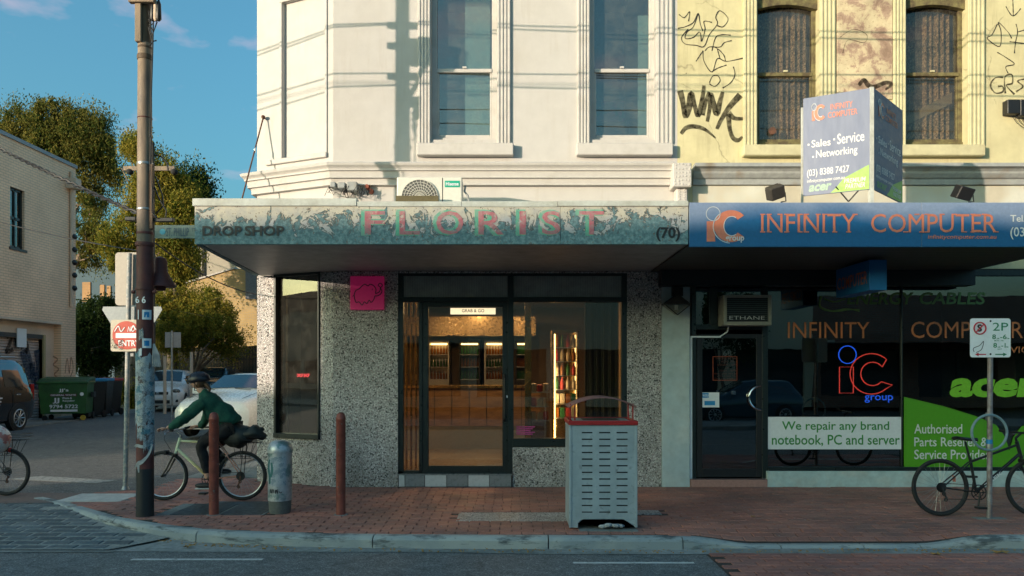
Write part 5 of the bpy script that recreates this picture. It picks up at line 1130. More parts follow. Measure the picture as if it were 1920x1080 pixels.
tree('eucalyptus_tree', 'largest eucalyptus with drooping foliage rising behind the beige building', (X(95, Y), Y, .2),
     [blob(x, y, a, b, Y) for x, y, a, b in ((75, 228, 58, 30), (28, 262, 38, 34), (120, 232, 62, 36), (140, 275, 62, 42), (85, 285, 50, 40), (182, 250, 36, 36), (178, 310, 30, 36), (195, 285, 22, 28), (155, 350, 34, 36), (168, 400, 34, 36), (188, 440, 26, 30), (152, 470, 28, 40), (30, 215, 22, 15), (212, 330, 16, 20), (10, 290, 22, 30))], 95000, .145, .85, m_euc, .38, 3)
Y = 36.0
tree('eucalyptus_tree', 'middle eucalyptus with sunlit yellow green leaves behind the utility pole', (X(318, Y), Y, .2),
     [blob(x, y, a, b, Y) for x, y, a, b in ((250, 268, 24, 18), (272, 285, 18, 24), (318, 318, 28, 26), (335, 350, 34, 34), (305, 380, 36, 36), (345, 400, 30, 34), (262, 400, 26, 32), (240, 430, 30, 36), (318, 440, 36, 32), (350, 455, 24, 30), (228, 480, 26, 30), (335, 490, 26, 26), (290, 350, 24, 24), (215, 455, 18, 24), (320, 520, 20, 24), (255, 340, 14, 20))], 80000, .135, .8, m_bush, .25, 5, tips=[(X(245, Y), Y, Z(300, Y)), (X(238, Y), Y - .5, Z(320, Y)), (X(320, Y), Y, Z(340, Y)), (X(350, Y), Y, Z(400, Y)), (X(262, Y), Y, Z(420, Y)), (X(300, Y), Y, Z(440, Y))])
Y = 44.0
tree('eucalyptus_tree', 'small dark far crown showing just above the left end of the awning', (X(375, Y), Y, .2), [blob(x, y, a, b, Y) for x, y, a, b in ((370, 345, 22, 16), (385, 362, 18, 16), (360, 375, 30, 26), (378, 400, 26, 30))], 20000, .18, .6, m_shrub, .2, 6)
Y = 34.0
tree('bushy_tree', 'rounded yellow green bush standing behind the parked white cars', (X(372, Y), Y, .2),
     [blob(x, y, a, b, Y) for x, y, a, b in ((372, 560, 34, 24), (335, 580, 34, 34), (405, 590, 34, 30), (365, 610, 50, 34), (430, 615, 26, 24), (312, 560, 20, 28), (340, 630, 46, 26), (420, 640, 30, 22), (308, 610, 24, 34), (447, 632, 14, 16))], 70000, .095, .5, m_bush, .12, 8)
Y = 31.0
tree('ficus_shrub', 'dark green tall shrub beside the end wall of the beige building', (X(180, Y), Y, .2),
     [blob(x, y, a, b, Y) for x, y, a, b in ((172, 590, 34, 26), (195, 620, 36, 34), (160, 640, 24, 36), (205, 655, 28, 28), (170, 675, 30, 24), (222, 585, 20, 22))], 52000, .115, .4, m_shrub, .12, 9)
for k, (a, b, Y, s_) in enumerate(((290, 470, 52, 'far tree crown filling the gap between the eucalyptus and the cream block'),)):
    tree('background_tree', s_, (X(a, Y), Y, .2), [blob(x, y, p, q, Y) for x, y, p, q in ((290, 470, 40, 40), (250, 500, 40, 40), (330, 520, 40, 40), (225, 560, 40, 36), (270, 590, 40, 40))], 40000, .16, .5, m_shrub, .25, 12)
vn = thing('wild_shrub', 'low weedy shrub growing by the fence behind the wheelie bins', 'shrub', (X(215, 33), 33, .25))
leafcloud([(X(215, 33), 33, .7, .5, .4, .5), (X(238, 33), 33.4, .6, .4, .3, .4)], 2500, .13, .3, m_bush, vn, 14)
limbs((X(215, 33), 33, .2), [(X(212, 33), 33, .9), (X(222, 33), 33, .9)], .03, vn, 4)

# ------------------------------------------------------------ the utility pole
PB0 = G(272, 967); PX, PY = PB0.x, PB0.y
m_pole = M('weathered grey wood pole', (.17, .13, .10), .7, col2=(.34, .24, .15), cs=2.2, var=.2, vs=14, stretch=(1, 1, .25), world=True)
m_red = M('maroon pole paint', (.13, .032, .028), .6, col2=(.09, .03, .028), cs=4, var=.2, vs=14, world=True)
m_browntop = M('brown timber', (.13, .085, .05), .8, col2=(.07, .045, .03), cs=3, stretch=(1, 1, .2), world=True)
def stickers(name):
    n = NT(name); p = n.pos(); v = n.a('ShaderNodeTexVoronoi', {'Vector': n.scl(p, (1.0, 1, .9)), 'Scale': 17.0}, distance='CHEBYCHEV'); s = n.a('ShaderNodeSeparateColor', {0: v.outputs['Color']})
    c = n.ramp(s.outputs[0], (0, (.42, .50, .54)), (.28, (.30, .34, .36)), (.45, (.10, .26, .33)), (.55, (.55, .55, .50)), (.75, (.14, .10, .09)), (.82, (.40, .44, .46)), interp='CONSTANT')
    w = n.ramp(n.noise(p, 38, 5, .7, 2.5), (.455, 0.0), (.475, 1.0), (.515, 1.0), (.535, 0.0)); c = n.mix(n.math('MULTIPLY', w, .92), c, (.02, .03, .04))
    c = n.mix(n.ramp(n.noise(p, 9, 6, .7), (.5, 0.0), (.56, .6)), c, (.45, .50, .52)); return n.pbr(c, .7, 0, n.bump(s.outputs[1], .3, .004))
up_ = thing('utility_pole', 'tall utility pole with maroon and black foot covered in posters at the kerb corner', 'utility pole', (PX, PY, 0))
zz = lambda y: Z(y, PY); S_ = PY / FPX
def seg(y0, y1, w0, w1, mat, nm, x=272, bev=0): return MB().tube([(X(x, PY), PY, zz(y0)), (X(x, PY), PY, zz(y1))], [w0 * S_ / 2, w1 * S_ / 2], 24).build(nm, mat, up_, smooth=True)
seg(968, 878, 31.5, 31, m_textb, 'black_base'); seg(878, 458, 31, 29.5, m_red, 'maroon_shaft'); seg(458, 82, 28, 24, m_pole, 'timber_shaft', 271.5)
seg(82, -420, 23, 20, m_browntop, 'pole_top', 271.5)
MB().box(PX - .075, PX + .0, PY - .10, PY + .02, zz(84), zz(-30)).build('side_timber', m_pole, up_, bev=.008)
for y0, y1, w in ((462, 455, 33), (545, 540, 32.5), (440, 435, 28.6), (395, 391, 28.5), (310, 305, 27.5), (223, 221, 26), (113, 104, 27), (92, 88, 24.5)): MB().lathe([(w * S_ / 2, zz(y0)), (w * S_ / 2 + .004, zz((y0 + y1) / 2)), (w * S_ / 2, zz(y1))], (X(271.8, PY), PY, 0), 24).build('band', m_steel if y1 in (305, 391) else m_browntop if y0 < 200 else m_red, up_, smooth=True)
for x in (255, 289): MB().cyl((X(x, PY), PY - .03, zz(548)), (X(x + (-5 if x < 270 else 6), PY), PY - .03, zz(548)), .02).build('bolt', m_red, up_)
# poster layers wrapped round the shaft
def wrap(y0, y1, a0, a1, rr, mat, nm, jag=0.0, seg_=18, rows=8):
    g = random.Random(int(y0)); mb = MB(); vs = []
    for j_ in range(rows + 1):
        for i in range(seg_ + 1):
            q = R(a0 + (a1 - a0) * i / seg_); z = zz(y0) + (zz(y1) - zz(y0)) * j_ / rows
            if j_ in (0, rows) : z += g.uniform(-jag, jag)
            r_ = rr * S_ / 2 + g.uniform(.0, .004); vs.append((X(272, PY) + r_ * math.sin(q), PY - r_ * math.cos(q), z))
    mb.add(vs, [(a + i, a + i + 1, a + seg_ + 2 + i, a + seg_ + 1 + i) for j_ in range(rows) for a in [j_ * (seg_ + 1)] for i in range(seg_)])
    return mb.build(nm, mat, up_, recalc=False)
m_post = stickers('layered stickers and flyers'); wrap(792, 664, -120, 120, 32.4, m_post, 'poster_layer', .05); wrap(840, 790, 15, 120, 32.3, m_post, 'poster_layer', .10); wrap(822, 800, -30, 12, 32.0, m_post, 'poster_layer', .03)
m_paper = M('torn white paper', (.46, .47, .46), .85, col2=(.30, .31, .32), cs=12, var=.2)
def PR(mb, pts, w): ribbon(mb, [(X(a, PY), PY - math.sqrt(max(.0002, (16.6 * S_) ** 2 - ((a - 272) * S_) ** 2)), zz(b)) for a, b in pts], w, 0)
tp = MB(); PR(tp, [(257, 838), (264, 834), (276, 836), (287, 830)], .035); PR(tp, [(287, 832), (284, 850), (275, 863), (266, 868), (257, 878)], [.04, .03, .05, .02]); PR(tp, [(266, 868), (268, 884)], [.04, .01]); tp.build('torn_tape', m_paper, up_, recalc=False)
for y, h in ((591, 11), (644, 11)):
    
    wrap(y + 9, y - 9, 8, 66, 32.6, m_board, 'sticker', 0, 8, 1); wrap(y + 5, y - 5, 20, 50, 33.2, m_blu, 'sticker_print', 0, 6, 1)
wrap(600, 582, -22, -14, 32.6, m_board, 'sticker', 0, 3, 1); wrap(668, 654, -16, 6, 32.6, m_board, 'sticker', .01, 5, 1); wrap(637, 618, -14, 16, 32.5, m_post, 'sticker', .02, 5, 1)
text('lettering', [('6', (X(262, PY), PY - .108, zz(570)), 7.5 * S_, 13 * S_), ('6', (X(274, PY), PY - .108, zz(570)), 7.5 * S_, 13 * S_)], None, 0, 0, m_board, up_, bold=.02, depth=.002)
ft = MB(); 
for k in range(14): a = rnd.uniform(-.6, .6); ft.tube([(PX + .11, PY - .02, zz(645)), (PX + .15 + .06 * math.sin(a), PY - .05, zz(665)), (PX + .16 + .09 * math.sin(a), PY - .05 + .03 * a, zz(688))], [.012, .016, .004], 4)
ft.build('paper_frill', m_paper, up_)
# hardware at the top, in frame and just above it (its shadow falls on the white wall)
def pxp(x, y, dy=0): return (X(x, PY), PY + dy, zz(y))
MB().box(X(250, PY), X(298, PY), PY - .13, PY - .06, zz(13), zz(-12)).build('crossarm', m_pole, up_, bev=.006)
MB().box(PX - .9, PX + .95, PY - .16, PY - .08, 7.62, 7.73).build('crossarm', m_pole, up_, bev=.006)
for k, x in enumerate((291, 296.5, 302)): MB().lathe([(.014, zz(44)), (.032, zz(40)), (.026, zz(12)), (.008, zz(4))], (X(x, PY), PY - .06, 0), 10).build('fuse_holder', m_black if k != 1 else m_lrend, up_, smooth=True)
MB().box(PX + .12, PX + .5, PY - .12, PY + .12, 6.55, 6.95).build('transformer_box', m_steel, up_, bev=.02)
MB().cyl((PX + .1, PY, 6.12), (PX + .62, PY, 6.9), .03).build('brace', m_steel, up_)
for k, z in enumerate((7.15, 6.85, 6.4)): MB().box(PX - .17, PX + .17, PY - .06, PY + .06, z - .05, z + .05).build('clamp', m_steel, up_, bev=.008)
for x in (-.8, -.4, .45, .85): MB().lathe([(.02, 7.73), (.045, 7.76), (.03, 7.8), (.045, 7.83), (.02, 7.88)], (PX + x, PY - .12, 0), 10).build('insulator', m_dark, up_, smooth=True)
cb_ = MB()
for p_ in ([(283, 25), (288, 52), (298, 38)], [(283, 40), (292, 66), (299, 45)], [(285, 50), (292, 82), (284, 92)], [(292, 45), (291, 90), (288, 190), (286, 260)], [(283, 55), (290, 82), (298, 80)]): cb_.tube([pxp(a, b, -.06) for a, b in p_], .008, 6)
cb_.tube([pxp(a, b, -.05) for a, b in ((287, 260), (286, 320), (290, 360), (289, 400), (297, 410))], .012, 6)
cb_.tube([pxp(a, b, .02) for a, b in ((288, 290), (300, 292), (312, 305), (314, 318))], .009, 6); cb_.tube([pxp(a, b, .02) for a, b in ((290, 330), (303, 365), (305, 385), (296, 395), (290, 400))], .009, 6); cb_.tube([pxp(a, b, 0) for a, b in ((288, 345), (297, 370), (312, 395), (310, 410), (300, 412))], .008, 6)
cb_.build('cable', m_black, up_, smooth=True); MB().box(X(285, PY), X(290, PY), PY - .06, PY, zz(430), zz(310)).build('cable_duct', m_browntop, up_)
MB().box(X(236, PY), X(256, PY), PY - .03, PY + .03, zz(414), zz(407)).build('cable_bracket', m_black, up_, bev=.005); MB().box(X(287, PY), X(326, PY), PY - .03, PY + .03, zz(416), zz(409)).build('cable_bracket', m_black, up_, bev=.005)
# bell shaped hood
MB().lathe([(.18, zz(534)), (.175, zz(531)), (.085, zz(505)), (.08, zz(485)), (.065, zz(479)), (.02, zz(476))], (X(300, PY + .22), PY + .22, 0), 28).build('bell_hood', m_red, up_, smooth=True); MB().lathe([(.06, zz(541)), (.07, zz(534))], (X(300, PY + .22), PY + .22, 0), 14).build('bell_clapper', m_red, up_)
# aerial wires from the pole, and along the street
m_wire = M('black aerial cable', (.02, .02, .022), .6, bump=0)
def wire(name, a, b, sag, r, label, group=None, tw=0):
    a, b = Vector(a), Vector(b); mb = MB(); n_ = 40 if not tw else 130
    for s in range(2 if tw else 1):
        pts = []
        for i in range(n_ * (4 if tw else 1) + 1):
            t = i / (n_ * (4 if tw else 1)); p = a.lerp(b, t) - Vector((0, 0, sag * 4 * t * (1 - t)))
            if tw: q = t * tw + s * math.pi; p += Vector((0, math.cos(q), math.sin(q))) * r * 1.3
            pts.append(p)
        mb.tube(pts, r, 5)
    return tag(mb.build(name, m_wire, smooth=True), label, 'cable', group)
wire('aerial_cable', pxp(258, 400), LP_(0, 285) + Vector((.3, -8, .9)), .25, .013, 'thick twisted aerial cable sagging from the pole to the beige building', tw=260)
wire('aerial_cable', pxp(258, 470), LP_(0, 418) + Vector((.2, -6, .5)), .3, .007, 'thin wire crossing the beige wall to the utility pole')
wire('aerial_cable', pxp(290, 455), TC @ Vector((.0, -.02, ZU(480, 552))), .1, .008, 'thin wire from the pole to the shop corner under the awning')
for k, (z, dy, sag) in enumerate(((7.2, -.12, .35), (7.15, .55, .5), (6.45, .08, .15), (6.3, -.6, .3))):
    wire('street_wire', (-42, PY + dy, z + .3), (PX, PY + dy * .2, z), sag, .011, ('highest','second','third','lowest')[k] + ' overhead wire running left from the pole top', 'street wires'); wire('street_wire', (PX, PY + dy * .2, z), (36, PY + dy, z + .25), sag, .011, ('highest','second','third','lowest')[k] + ' overhead wire running right from the pole top', 'street wires')
wire('street_wire', (-40, 6, 7.6), (42, 4.6, 7.7), .8, .01, 'tram contact wire above the road out of frame')
# street name sign
ssn = thing('street_sign', 'grey green street name blade reading ST. PHILLIP ST fixed to the pole', 'street sign', pxp(330, 447, -.1)); SYn = PY - .08
m_ssign = M('dirty pale green sign', (.16, .24, .22), .5, col2=(.11, .17, .16), cs=6, var=.15, world=True)
MB().box(X(290, SYn), X(372, SYn), SYn, SYn + .012, Z(447, SYn), Z(422, SYn)).build('blade', m_ssign, ssn, bev=.003)
MB().lathe([(.034, 0), (.034, -.004)], (X(305, SYn), SYn, Z(434.5, SYn)), 20, 'Y').build('emblem', M('cyan emblem', (.06, .35, .48), .5, bump=0), ssn)
m_navy = M('navy print', (.02, .07, .12), .5, bump=0); ptext('lettering', [('ST. PHILLIP', 312, 354, 427, 443), ('ST', 360, 366, 428, 434)], SYn, m_navy, ssn, bold=.0)
# distant pole with two crossarms
dp = thing('utility_pole', 'distant utility pole with crossarm half hidden behind the near pole', 'utility pole', (X(284, 30), 30, .2)); Y = 30
MB().cyl((X(284, Y), Y, .2), (X(284, Y), Y, Z(268, Y)), .15, .11).build('shaft', m_browntop, dp, smooth=True); MB().box(X(236, Y), X(331, Y), Y - .2, Y - .1, Z(322, Y), Z(314, Y)).build('crossarm', m_pole, dp); 
for x in (247, 330): MB().ell((X(x, Y), Y - .15, Z(324, Y)), .14, .14, .12, 10, 8).build('insulator', m_dark, dp, smooth=True)
# small square sign on a thin post
sq = thing('road_sign', 'small blank backed square sign on a thin green post near the parked hatchback', 'road sign', (X(322, 24), 24, gz(24))); Y = 24
MB().box(X(309, Y), X(339, Y), Y, Y + .02, Z(652, Y), Z(623, Y)).build('plate', M('pale sign back', (.40, .35, .33), .5), sq, bev=.01); MB().cyl((X(323, Y), Y - .03, gz(Y)), (X(323, Y), Y - .03, Z(620, Y)), .03).build('post', m_steel, sq, smooth=True)
# ------------------------------------------------------------ sign post with no entry sign
SB = G(238, 918); SY = SB.y; k_ = SY / FPX
se = thing('no_entry_sign', 'graffitied red and white no entry sign on a sticker covered post beside the pole', 'road sign', (SB.x, SY, 0))
m_stickpost = M('sticker worn galvanised post', (.42, .40, .36), .6, col2=(.26, .30, .30), cs=14, lo=.45, hi=.55, var=.25, vs=40)
MB().tube([(X(235, SY), SY, 0), (X(243, SY), SY, Z(475, SY))], .034, 14).build('post', m_stickpost, se, smooth=True); MB().lathe([(.06, 0), (.05, .02), (.038, .05)], (X(235, SY), SY, 0), 12).build('base_collar', m_steel, se, smooth=True)
m_signback = M('aluminium sign back', (.32, .29, .25), .45, .2, var=.08)
def rrect(x0, x1, z0, z1, r, y, d, mat, nm, par):
    pts = []
    for cx, cz, a in ((x1 - r, z1 - r, 0), (x0 + r, z1 - r, 90), (x0 + r, z0 + r, 180), (x1 - r, z0 + r, 270)):
        for i in range(6): q = R(a + 18 * i); pts.append((cx + r * math.cos(q), y, cz + r * math.sin(q)))
    return MB().prism(pts, (0, d, 0)).build(nm, mat, par)
rrect(X(212, SY), X(284, SY), Z(572, SY), Z(472, SY), .05, SY + .06, .006, m_signback, 'square_plate', se)
tri = [(188, 574), (297, 574), (299, 580), (246, 668), (240, 668), (186, 580)]; MB().prism([(X(a, SY), SY + .08, Z(b, SY)) for a, b in tri], (0, .006, 0)).build('triangular_plate', M('grey sign back', (.24, .27, .28), .45, .2), se)
rrect(X(211, SY), X(271, SY), Z(659, SY), Z(600, SY), .03, SY - .05, .006, M('dirty white sign face', (.52, .47, .36), .5, var=.12, vs=30), 'sign_plate', se)
m_sred = M('faded sign red', (.50, .045, .02), .45, var=.1); cx, cz, rd = X(241, SY), Z(629, SY), 26.5 * k_
def disc(cx, cz, r_, y, a0=0, a1=360, n=40): return [(cx + r_ * math.cos(R(a0 + (a1 - a0) * i / n)), y, cz + r_ * math.sin(R(a0 + (a1 - a0) * i / n))) for i in range(n if a1 - a0 >= 360 else n + 1)]
MB().prism(disc(cx, cz, rd, SY - .056), (0, .004, 0)).build('red_disc', m_sred, se); MB().box(X(221, SY), X(261, SY), SY - .06, SY - .0565, Z(634, SY), Z(625, SY)).build('white_bar', m_board, se)
MB().box(X(226, SY), X(269, SY), SY - .0605, SY - .057, Z(653, SY), Z(634.5, SY)).build('red_panel', m_sred, se)
ptext('lettering', [('ENTRY', 222, 262, 638, 649)], SY - .0605, m_board, se, bold=.02, off=.003); ptext('graffiti', [('NO', 239, 252, 612, 622)], SY - .0605, m_board, se, bold=.01, off=.003, slant=.2)
gg_ = MB(); 
for pts in ([(219, 622), (226, 612), (231, 622), (238, 614)], [(250, 620), (254, 611), (260, 619), (266, 612)]): ribbon(gg_, [(X(a, SY), SY - .064, Z(b, SY)) for a, b in pts], .012, 0)
gg_.build('graffiti', m_board, se, recalc=False)
g5 = MB()
for i in range(26):
    x, y = rnd.uniform(213, 234), rnd.uniform(638, 656); ribbon(g5, [(X(x + rnd.uniform(-3, 3), SY), SY - .066, Z(y + rnd.uniform(-3, 3), SY)) for _ in range(3)], .006, 0)
g5.build('graffiti', m_textb, se, recalc=False)
# ------------------------------------------------------------ parking sign on the right with bike hoop
B2 = G(1855, 972); Y2 = B2.y; ps = thing('parking_sign', 'no stopping and 2P parking sign on a galvanised post with a bicycle hoop', 'parking sign', (B2.x, Y2, 0))
m_bpost = M('scratched pinkish grey post', (.26, .20, .19), .5, .3, col2=(.34, .32, .32), cs=12, var=.2)
MB().cyl((B2.x, Y2, 0), (B2.x + .01, Y2, Z(668, Y2)), .029, seg=14).build('post', m_bpost, ps, smooth=True); MB().cyl((B2.x + .01, Y2, Z(668, Y2)), (B2.x + .012, Y2, Z(598, Y2)), .027, seg=14).build('post_top', m_steel, ps, smooth=True)
MB().box(B2.x - .17, B2.x + .17, Y2 - .06, Y2 + .06, -.01, .005).build('footing', m_concrete, ps)
SFy = Y2 - .035; rrect(X(1819, SFy), X(1895, SFy), Z(670, SFy), Z(597, SFy), .03, SFy, .004, m_board, 'sign_plate', ps)
PT = lambda L__, mt, **k: ptext('lettering', L__, SFy, mt, ps, **k); m_pgreen = M('green sign print', (.02, .22, .10), .4, bump=0); m_pred = M('red sign print', (.55, .02, .04), .4, bump=0)
PT([('2P', 1861, 1890, 605, 620)], m_pgreen, bold=.0); PT([('8', 1860, 1867, 627, 636), ('-6', 1875, 1887, 627, 636), ('8', 1862, 1869, 643, 652), ('-1', 1877, 1885, 643, 652), ('MON - FRI', 1864, 1881, 637.5, 640), ('SAT', 1870, 1878, 653.5, 656), ('AM', 1868, 1873, 633.5, 636), ('PM', 1887.5, 1892, 633.5, 636), ('AM', 1870, 1875, 649.5, 652), ('PM', 1886, 1890, 649.5, 652)], m_pgreen, bold=.015)
PT([('S', 1832, 1841, 608, 622)], m_textb, bold=.04)
ns = MB(); ns.torus((X(1837, SFy), SFy - .005, Z(615.5, SFy)), 11 * SFy / FPX, .008, 28, 5, sc=(1, 1)); ns.cyl((X(1830, SFy), SFy - .009, Z(622, SFy)), (X(1844, SFy), SFy - .009, Z(608, SFy)), .007, seg=5); ns.build('prohibition_ring', m_pred, ps)
def arrow(x0, x1, y, mt):
    mb = MB(); h = 1.0; d = 1 if x1 > x0 else -1; Yq = SFy - .003
    mb.add([(X(x0, Yq), Yq, Z(y - h, Yq)), (X(x1 - 5 * d, Yq), Yq, Z(y - h, Yq)), (X(x1 - 5 * d, Yq), Yq, Z(y + h, Yq)), (X(x0, Yq), Yq, Z(y + h, Yq))], [(0, 1, 2, 3)]); mb.add([(X(x1, Yq), Yq, Z(y, Yq)), (X(x1 - 7 * d, Yq), Yq, Z(y - 3.5, Yq)), (X(x1 - 7 * d, Yq), Yq, Z(y + 3.5, Yq))], [(0, 1, 2)]); mb.build('arrow', mt, ps, recalc=False)
arrow(1849, 1828, 664.5, m_pred); arrow(1866, 1888, 664.5, m_pgreen); ribbon(nb_ := MB(), [(X(a, SFy), SFy - .004, Z(b, SFy)) for a, b in ((1826, 660), (1825, 653), (1836, 648), (1844, 640), (1840, 655), (1830, 661))], .007, 0); nb_.build('scribble', m_textb, ps, recalc=False)
for y in (602, 664): MB().ell((X(1857, SFy), SFy - .003, Z(y, SFy)), .012, .006, .012, 8, 6).build('bolt', m_black, ps)
Yh = Y2 - .03; MB().torus((X(1855, Yh), Yh, Z(811, Yh)), 33 * Yh / FPX, .015, 40, 8).build('bicycle_hoop', M('painted pale blue steel', (.22, .32, .35), .5, .2, var=.15), ps, smooth=True)
for y, mt in ((780, m_steel), (838, m_steel)): MB().cyl((B2.x, Y2, Z(y + 8, Y2)), (B2.x, Y2, Z(y - 6, Y2)), .038, seg=14).build('clamp', m_steel, ps, smooth=True)
MB().cyl((B2.x, Y2, Z(836, Y2)), (B2.x, Y2, Z(824, Y2)), .034, seg=14).build('blue_tape', m_blu, ps, smooth=True)
# ------------------------------------------------------------ bollards, silver pillar, bin
m_bol = M('chipped red bollard paint', (.26, .065, .045), .55, col2=(.22, .16, .14), cs=26, lo=.62, hi=.70, var=.3, vs=12); 
def bollard(px_, lab):
    b = G(px_, 965); t = thing('bollard', lab, 'bollard', (b.x, b.y, 0), 'red bollards'); r = 8.8 * b.y / FPX; h = Z(773, b.y)
    MB().lathe([(r * 1.05, -.02), (r, .02), (r, h - .09), (r * 1.03, h - .088), (r * 1.03, h - .07), (r * .98, h - .06), (r * .8, h - .02), (r * .4, h - .002), (.005, h)], (b.x, b.y, 0), 20).build('post', m_bol, t, smooth=True)
    ch = MB(); g = random.Random(px_)
    for k in range(7): ch.ell((b.x + g.uniform(-.4, .4) * r, b.y - r * .92, g.uniform(.1, h - .1)), .008, .004, g.uniform(.006, .014), 6, 4)
    ch.build('chip', m_concrete, t, kind='stuff'); MB().lathe([(r * 1.7, -.01), (r * 1.5, .006)], (b.x, b.y, 0), 14).build('footing', m_concrete, t)
bollard(401, 'red painted bollard in front of the cyclist'); bollard(639, 'red painted bollard standing alone before the pebbled wall')
b = G(525, 961); t = thing('service_pillar', 'silver cylindrical telecom pillar with peeling graffiti beside the cyclist', 'service pillar', (b.x, b.y, 0)); s = b.y / FPX; m_sil = M('scuffed silver paint', (.50, .52, .54), .45, .55, col2=(.20, .30, .30), cs=7, lo=.5, hi=.58, var=.2)
MB().lathe([(19 * s, 0), (20.5 * s, .10), (21 * s, Z(937, b.y))], (b.x, b.y, 0), 28).build('base', M('mossy grey base', (.12, .13, .12), .7, var=.2), t, smooth=True)
MB().lathe([(22 * s, Z(937, b.y)), (22 * s, Z(848, b.y))], (b.x, b.y, 0), 32).build('body', m_sil, t, smooth=True)
MB().lathe([(23.2 * s, Z(848, b.y)), (23.5 * s, Z(843, b.y)), (22.5 * s, Z(838, b.y)), (18 * s, Z(829, b.y)), (10 * s, Z(825.5, b.y)), (.01, Z(825, b.y))], (b.x, b.y, 0), 32).build('domed_cap', m_sil, t, smooth=True)
def cyrib(par, cx, cy, r, pts, w, mat, nm, y_of):
    mb = MB(); ribbon(mb, [(cx + r * math.sin(a), cy - r * math.cos(a), y_of(z)) for a, z in pts], w, 0); mb.build(nm, mat, par, recalc=False)
for st_ in ([(-.6, 922), (-.5, 914), (-.4, 922), (-.3, 914), (-.2, 921)], [(-.1, 915), (-.05, 922), (0, 915), (.1, 922), (.12, 914)], [(.2, 918), (.35, 921), (.45, 919)]): cyrib(t, b.x, b.y, 22 * s + .003, st_, .009, m_textb, 'graffiti', lambda z: Z(z, b.y))
for st_ in ([(-.6, 860), (-.7, 875), (-.55, 890), (-.6, 905)], [(-.4, 865), (-.3, 880), (-.45, 892)]): cyrib(t, b.x, b.y, 22 * s + .003, st_, [.03, .05, .03], M('teal peeling print', (.05, .18, .17), .6), 'peeling_print', lambda z: Z(z, b.y))
mb = MB(); vs = []
for i in range(13):
    a = R(-45 + 90 * i / 12)
    for z in (856, 908): vs.append((b.x + (22 * s + .0015) * math.sin(a), b.y - (22 * s + .0015) * math.cos(a), Z(z, b.y) + rnd.uniform(-.015, .015)))
mb.add(vs, [(2 * i, 2 * i + 1, 2 * i + 3, 2 * i + 2) for i in range(12)]).build('torn_poster', M('torn pale poster', (.38, .42, .46), .7, col2=(.22, .28, .32), cs=14, lo=.48, hi=.54), t, recalc=False)
# litter bin
bn = thing('litter_bin', 'grey slotted metal street litter bin with red rim and arched hood', 'bin', (X(1131, 8.22), 8.55, 0)); BY = 8.22; x0, x1 = X(1068, BY), X(1194, BY); zt = Z(797, BY); z0 = .02
m_binm = M('grey blue bin paint', (.36, .43, .46), .45, .1, col2=(.22, .25, .25), cs=11, lo=.58, hi=.74, var=.16, vs=5)
m_binside = m_binm
def slots():
    op = []; 
    for (a, b) in ((1091, 1111), (1123.5, 1144.5), (1156, 1177)):
        for k in range(13): y = 810 + k * 13.5 * .92; op.append((X(a, BY), X(b, BY), Z(y + 2.5, BY), Z(y, BY)))
    return op
zlow = Z(975, BY)
wallmb(x0, x1, zlow, zt, slots(), BY, BY + .012).build('front_panel', m_binm, bn)
MB().prism([(x0, BY, z0), (x0 + .09, BY, z0), (x0 + .09, BY, z0 + .05), (x0 + .14, BY, z0 + .09), (x1 - .14, BY, z0 + .09), (x1 - .09, BY, z0 + .05), (x1 - .02, BY, z0), (x1, BY, z0), (x1, BY, zlow), (x0, BY, zlow)], (0, .012, 0)).build('skirt', m_binm, bn)
MB().box(x0 - .0, x0 + .012, BY + .013, BY + .64, z0, zt).build('side_panel', m_binm, bn); MB().box(x1 - .012, x1, BY + .013, BY + .64, z0, zt).build('side_panel', m_binm, bn); MB().box(x0, x1, BY + .641, BY + .65, z0, zt).build('back_panel', m_binm, bn)
MB().box(x0 + .03, x1 - .03, BY + .08, BY + .6, z0 + .1, zt - .05).build('inner_bin', m_black, bn)
for x in (x0 - .006, x1 - .022): MB().box(x, x + .028, BY - .008, BY - .0005, z0, zt).build('corner_trim', m_binm, bn, bev=.004)
rr_ = MB(); e_ = .012; rr_.box(x0 - e_, x1 + e_, BY - .02, BY + .03, zt, Z(789, BY)); rr_.box(x0 - e_, x1 + e_, BY + .63, BY + .67, zt, Z(789, BY)); rr_.box(x0 - e_, x0 + .012, BY + .03, BY + .63, zt, Z(789, BY)); rr_.box(x1 - .012, x1 + e_, BY + .03, BY + .63, zt, Z(789, BY)); m_rim = M('red rim paint', (.36, .02, .02), .4, var=.1); rr_.build('rim', m_rim, bn, bev=.004)
zr0 = Z(789, BY); MB().box(x0 + .05, x1 - .05, BY + .05, BY + .6, zr0 - .012, zr0 - .006).build('opening_plate', m_binm, bn); MB().box(x0 + .16, x1 - .16, BY + .16, BY + .5, zr0 - .0055, zr0 - .003).build('opening', m_black, bn)
for x in (x0 + .01, x0 + .06, x1 - .08, x1 - .03): MB().box(x, x + .014, BY + .12, BY + .14, zr0, Z(758, BY)).build('hood_post', m_rim, bn)
hd_ = MB(); vs = []; n_ = 16
for i in range(n_ + 1):
    t_ = i / n_; xx = x0 - .005 + (x1 - x0 + .01) * t_; z_ = Z(765, BY) + .105 * math.sin(math.pi * t_) ** .8
    for yy, dz in ((BY + .02, 0), (BY + .55, 0), (BY + .55, .012), (BY + .02, .012)): vs.append((xx, yy, z_ + dz))
hd_.add(vs, [(4 * i + a, 4 * i + (a + 1) % 4, 4 * i + 4 + (a + 1) % 4, 4 * i + 4 + a) for i in range(n_) for a in range(4)] + [(0, 1, 2, 3), (4 * n_ + 3, 4 * n_ + 2, 4 * n_ + 1, 4 * n_)]); hd_.build('hood', M('sun faded maroon hood', (.24, .11, .11), .6, var=.15), bn, smooth=True)
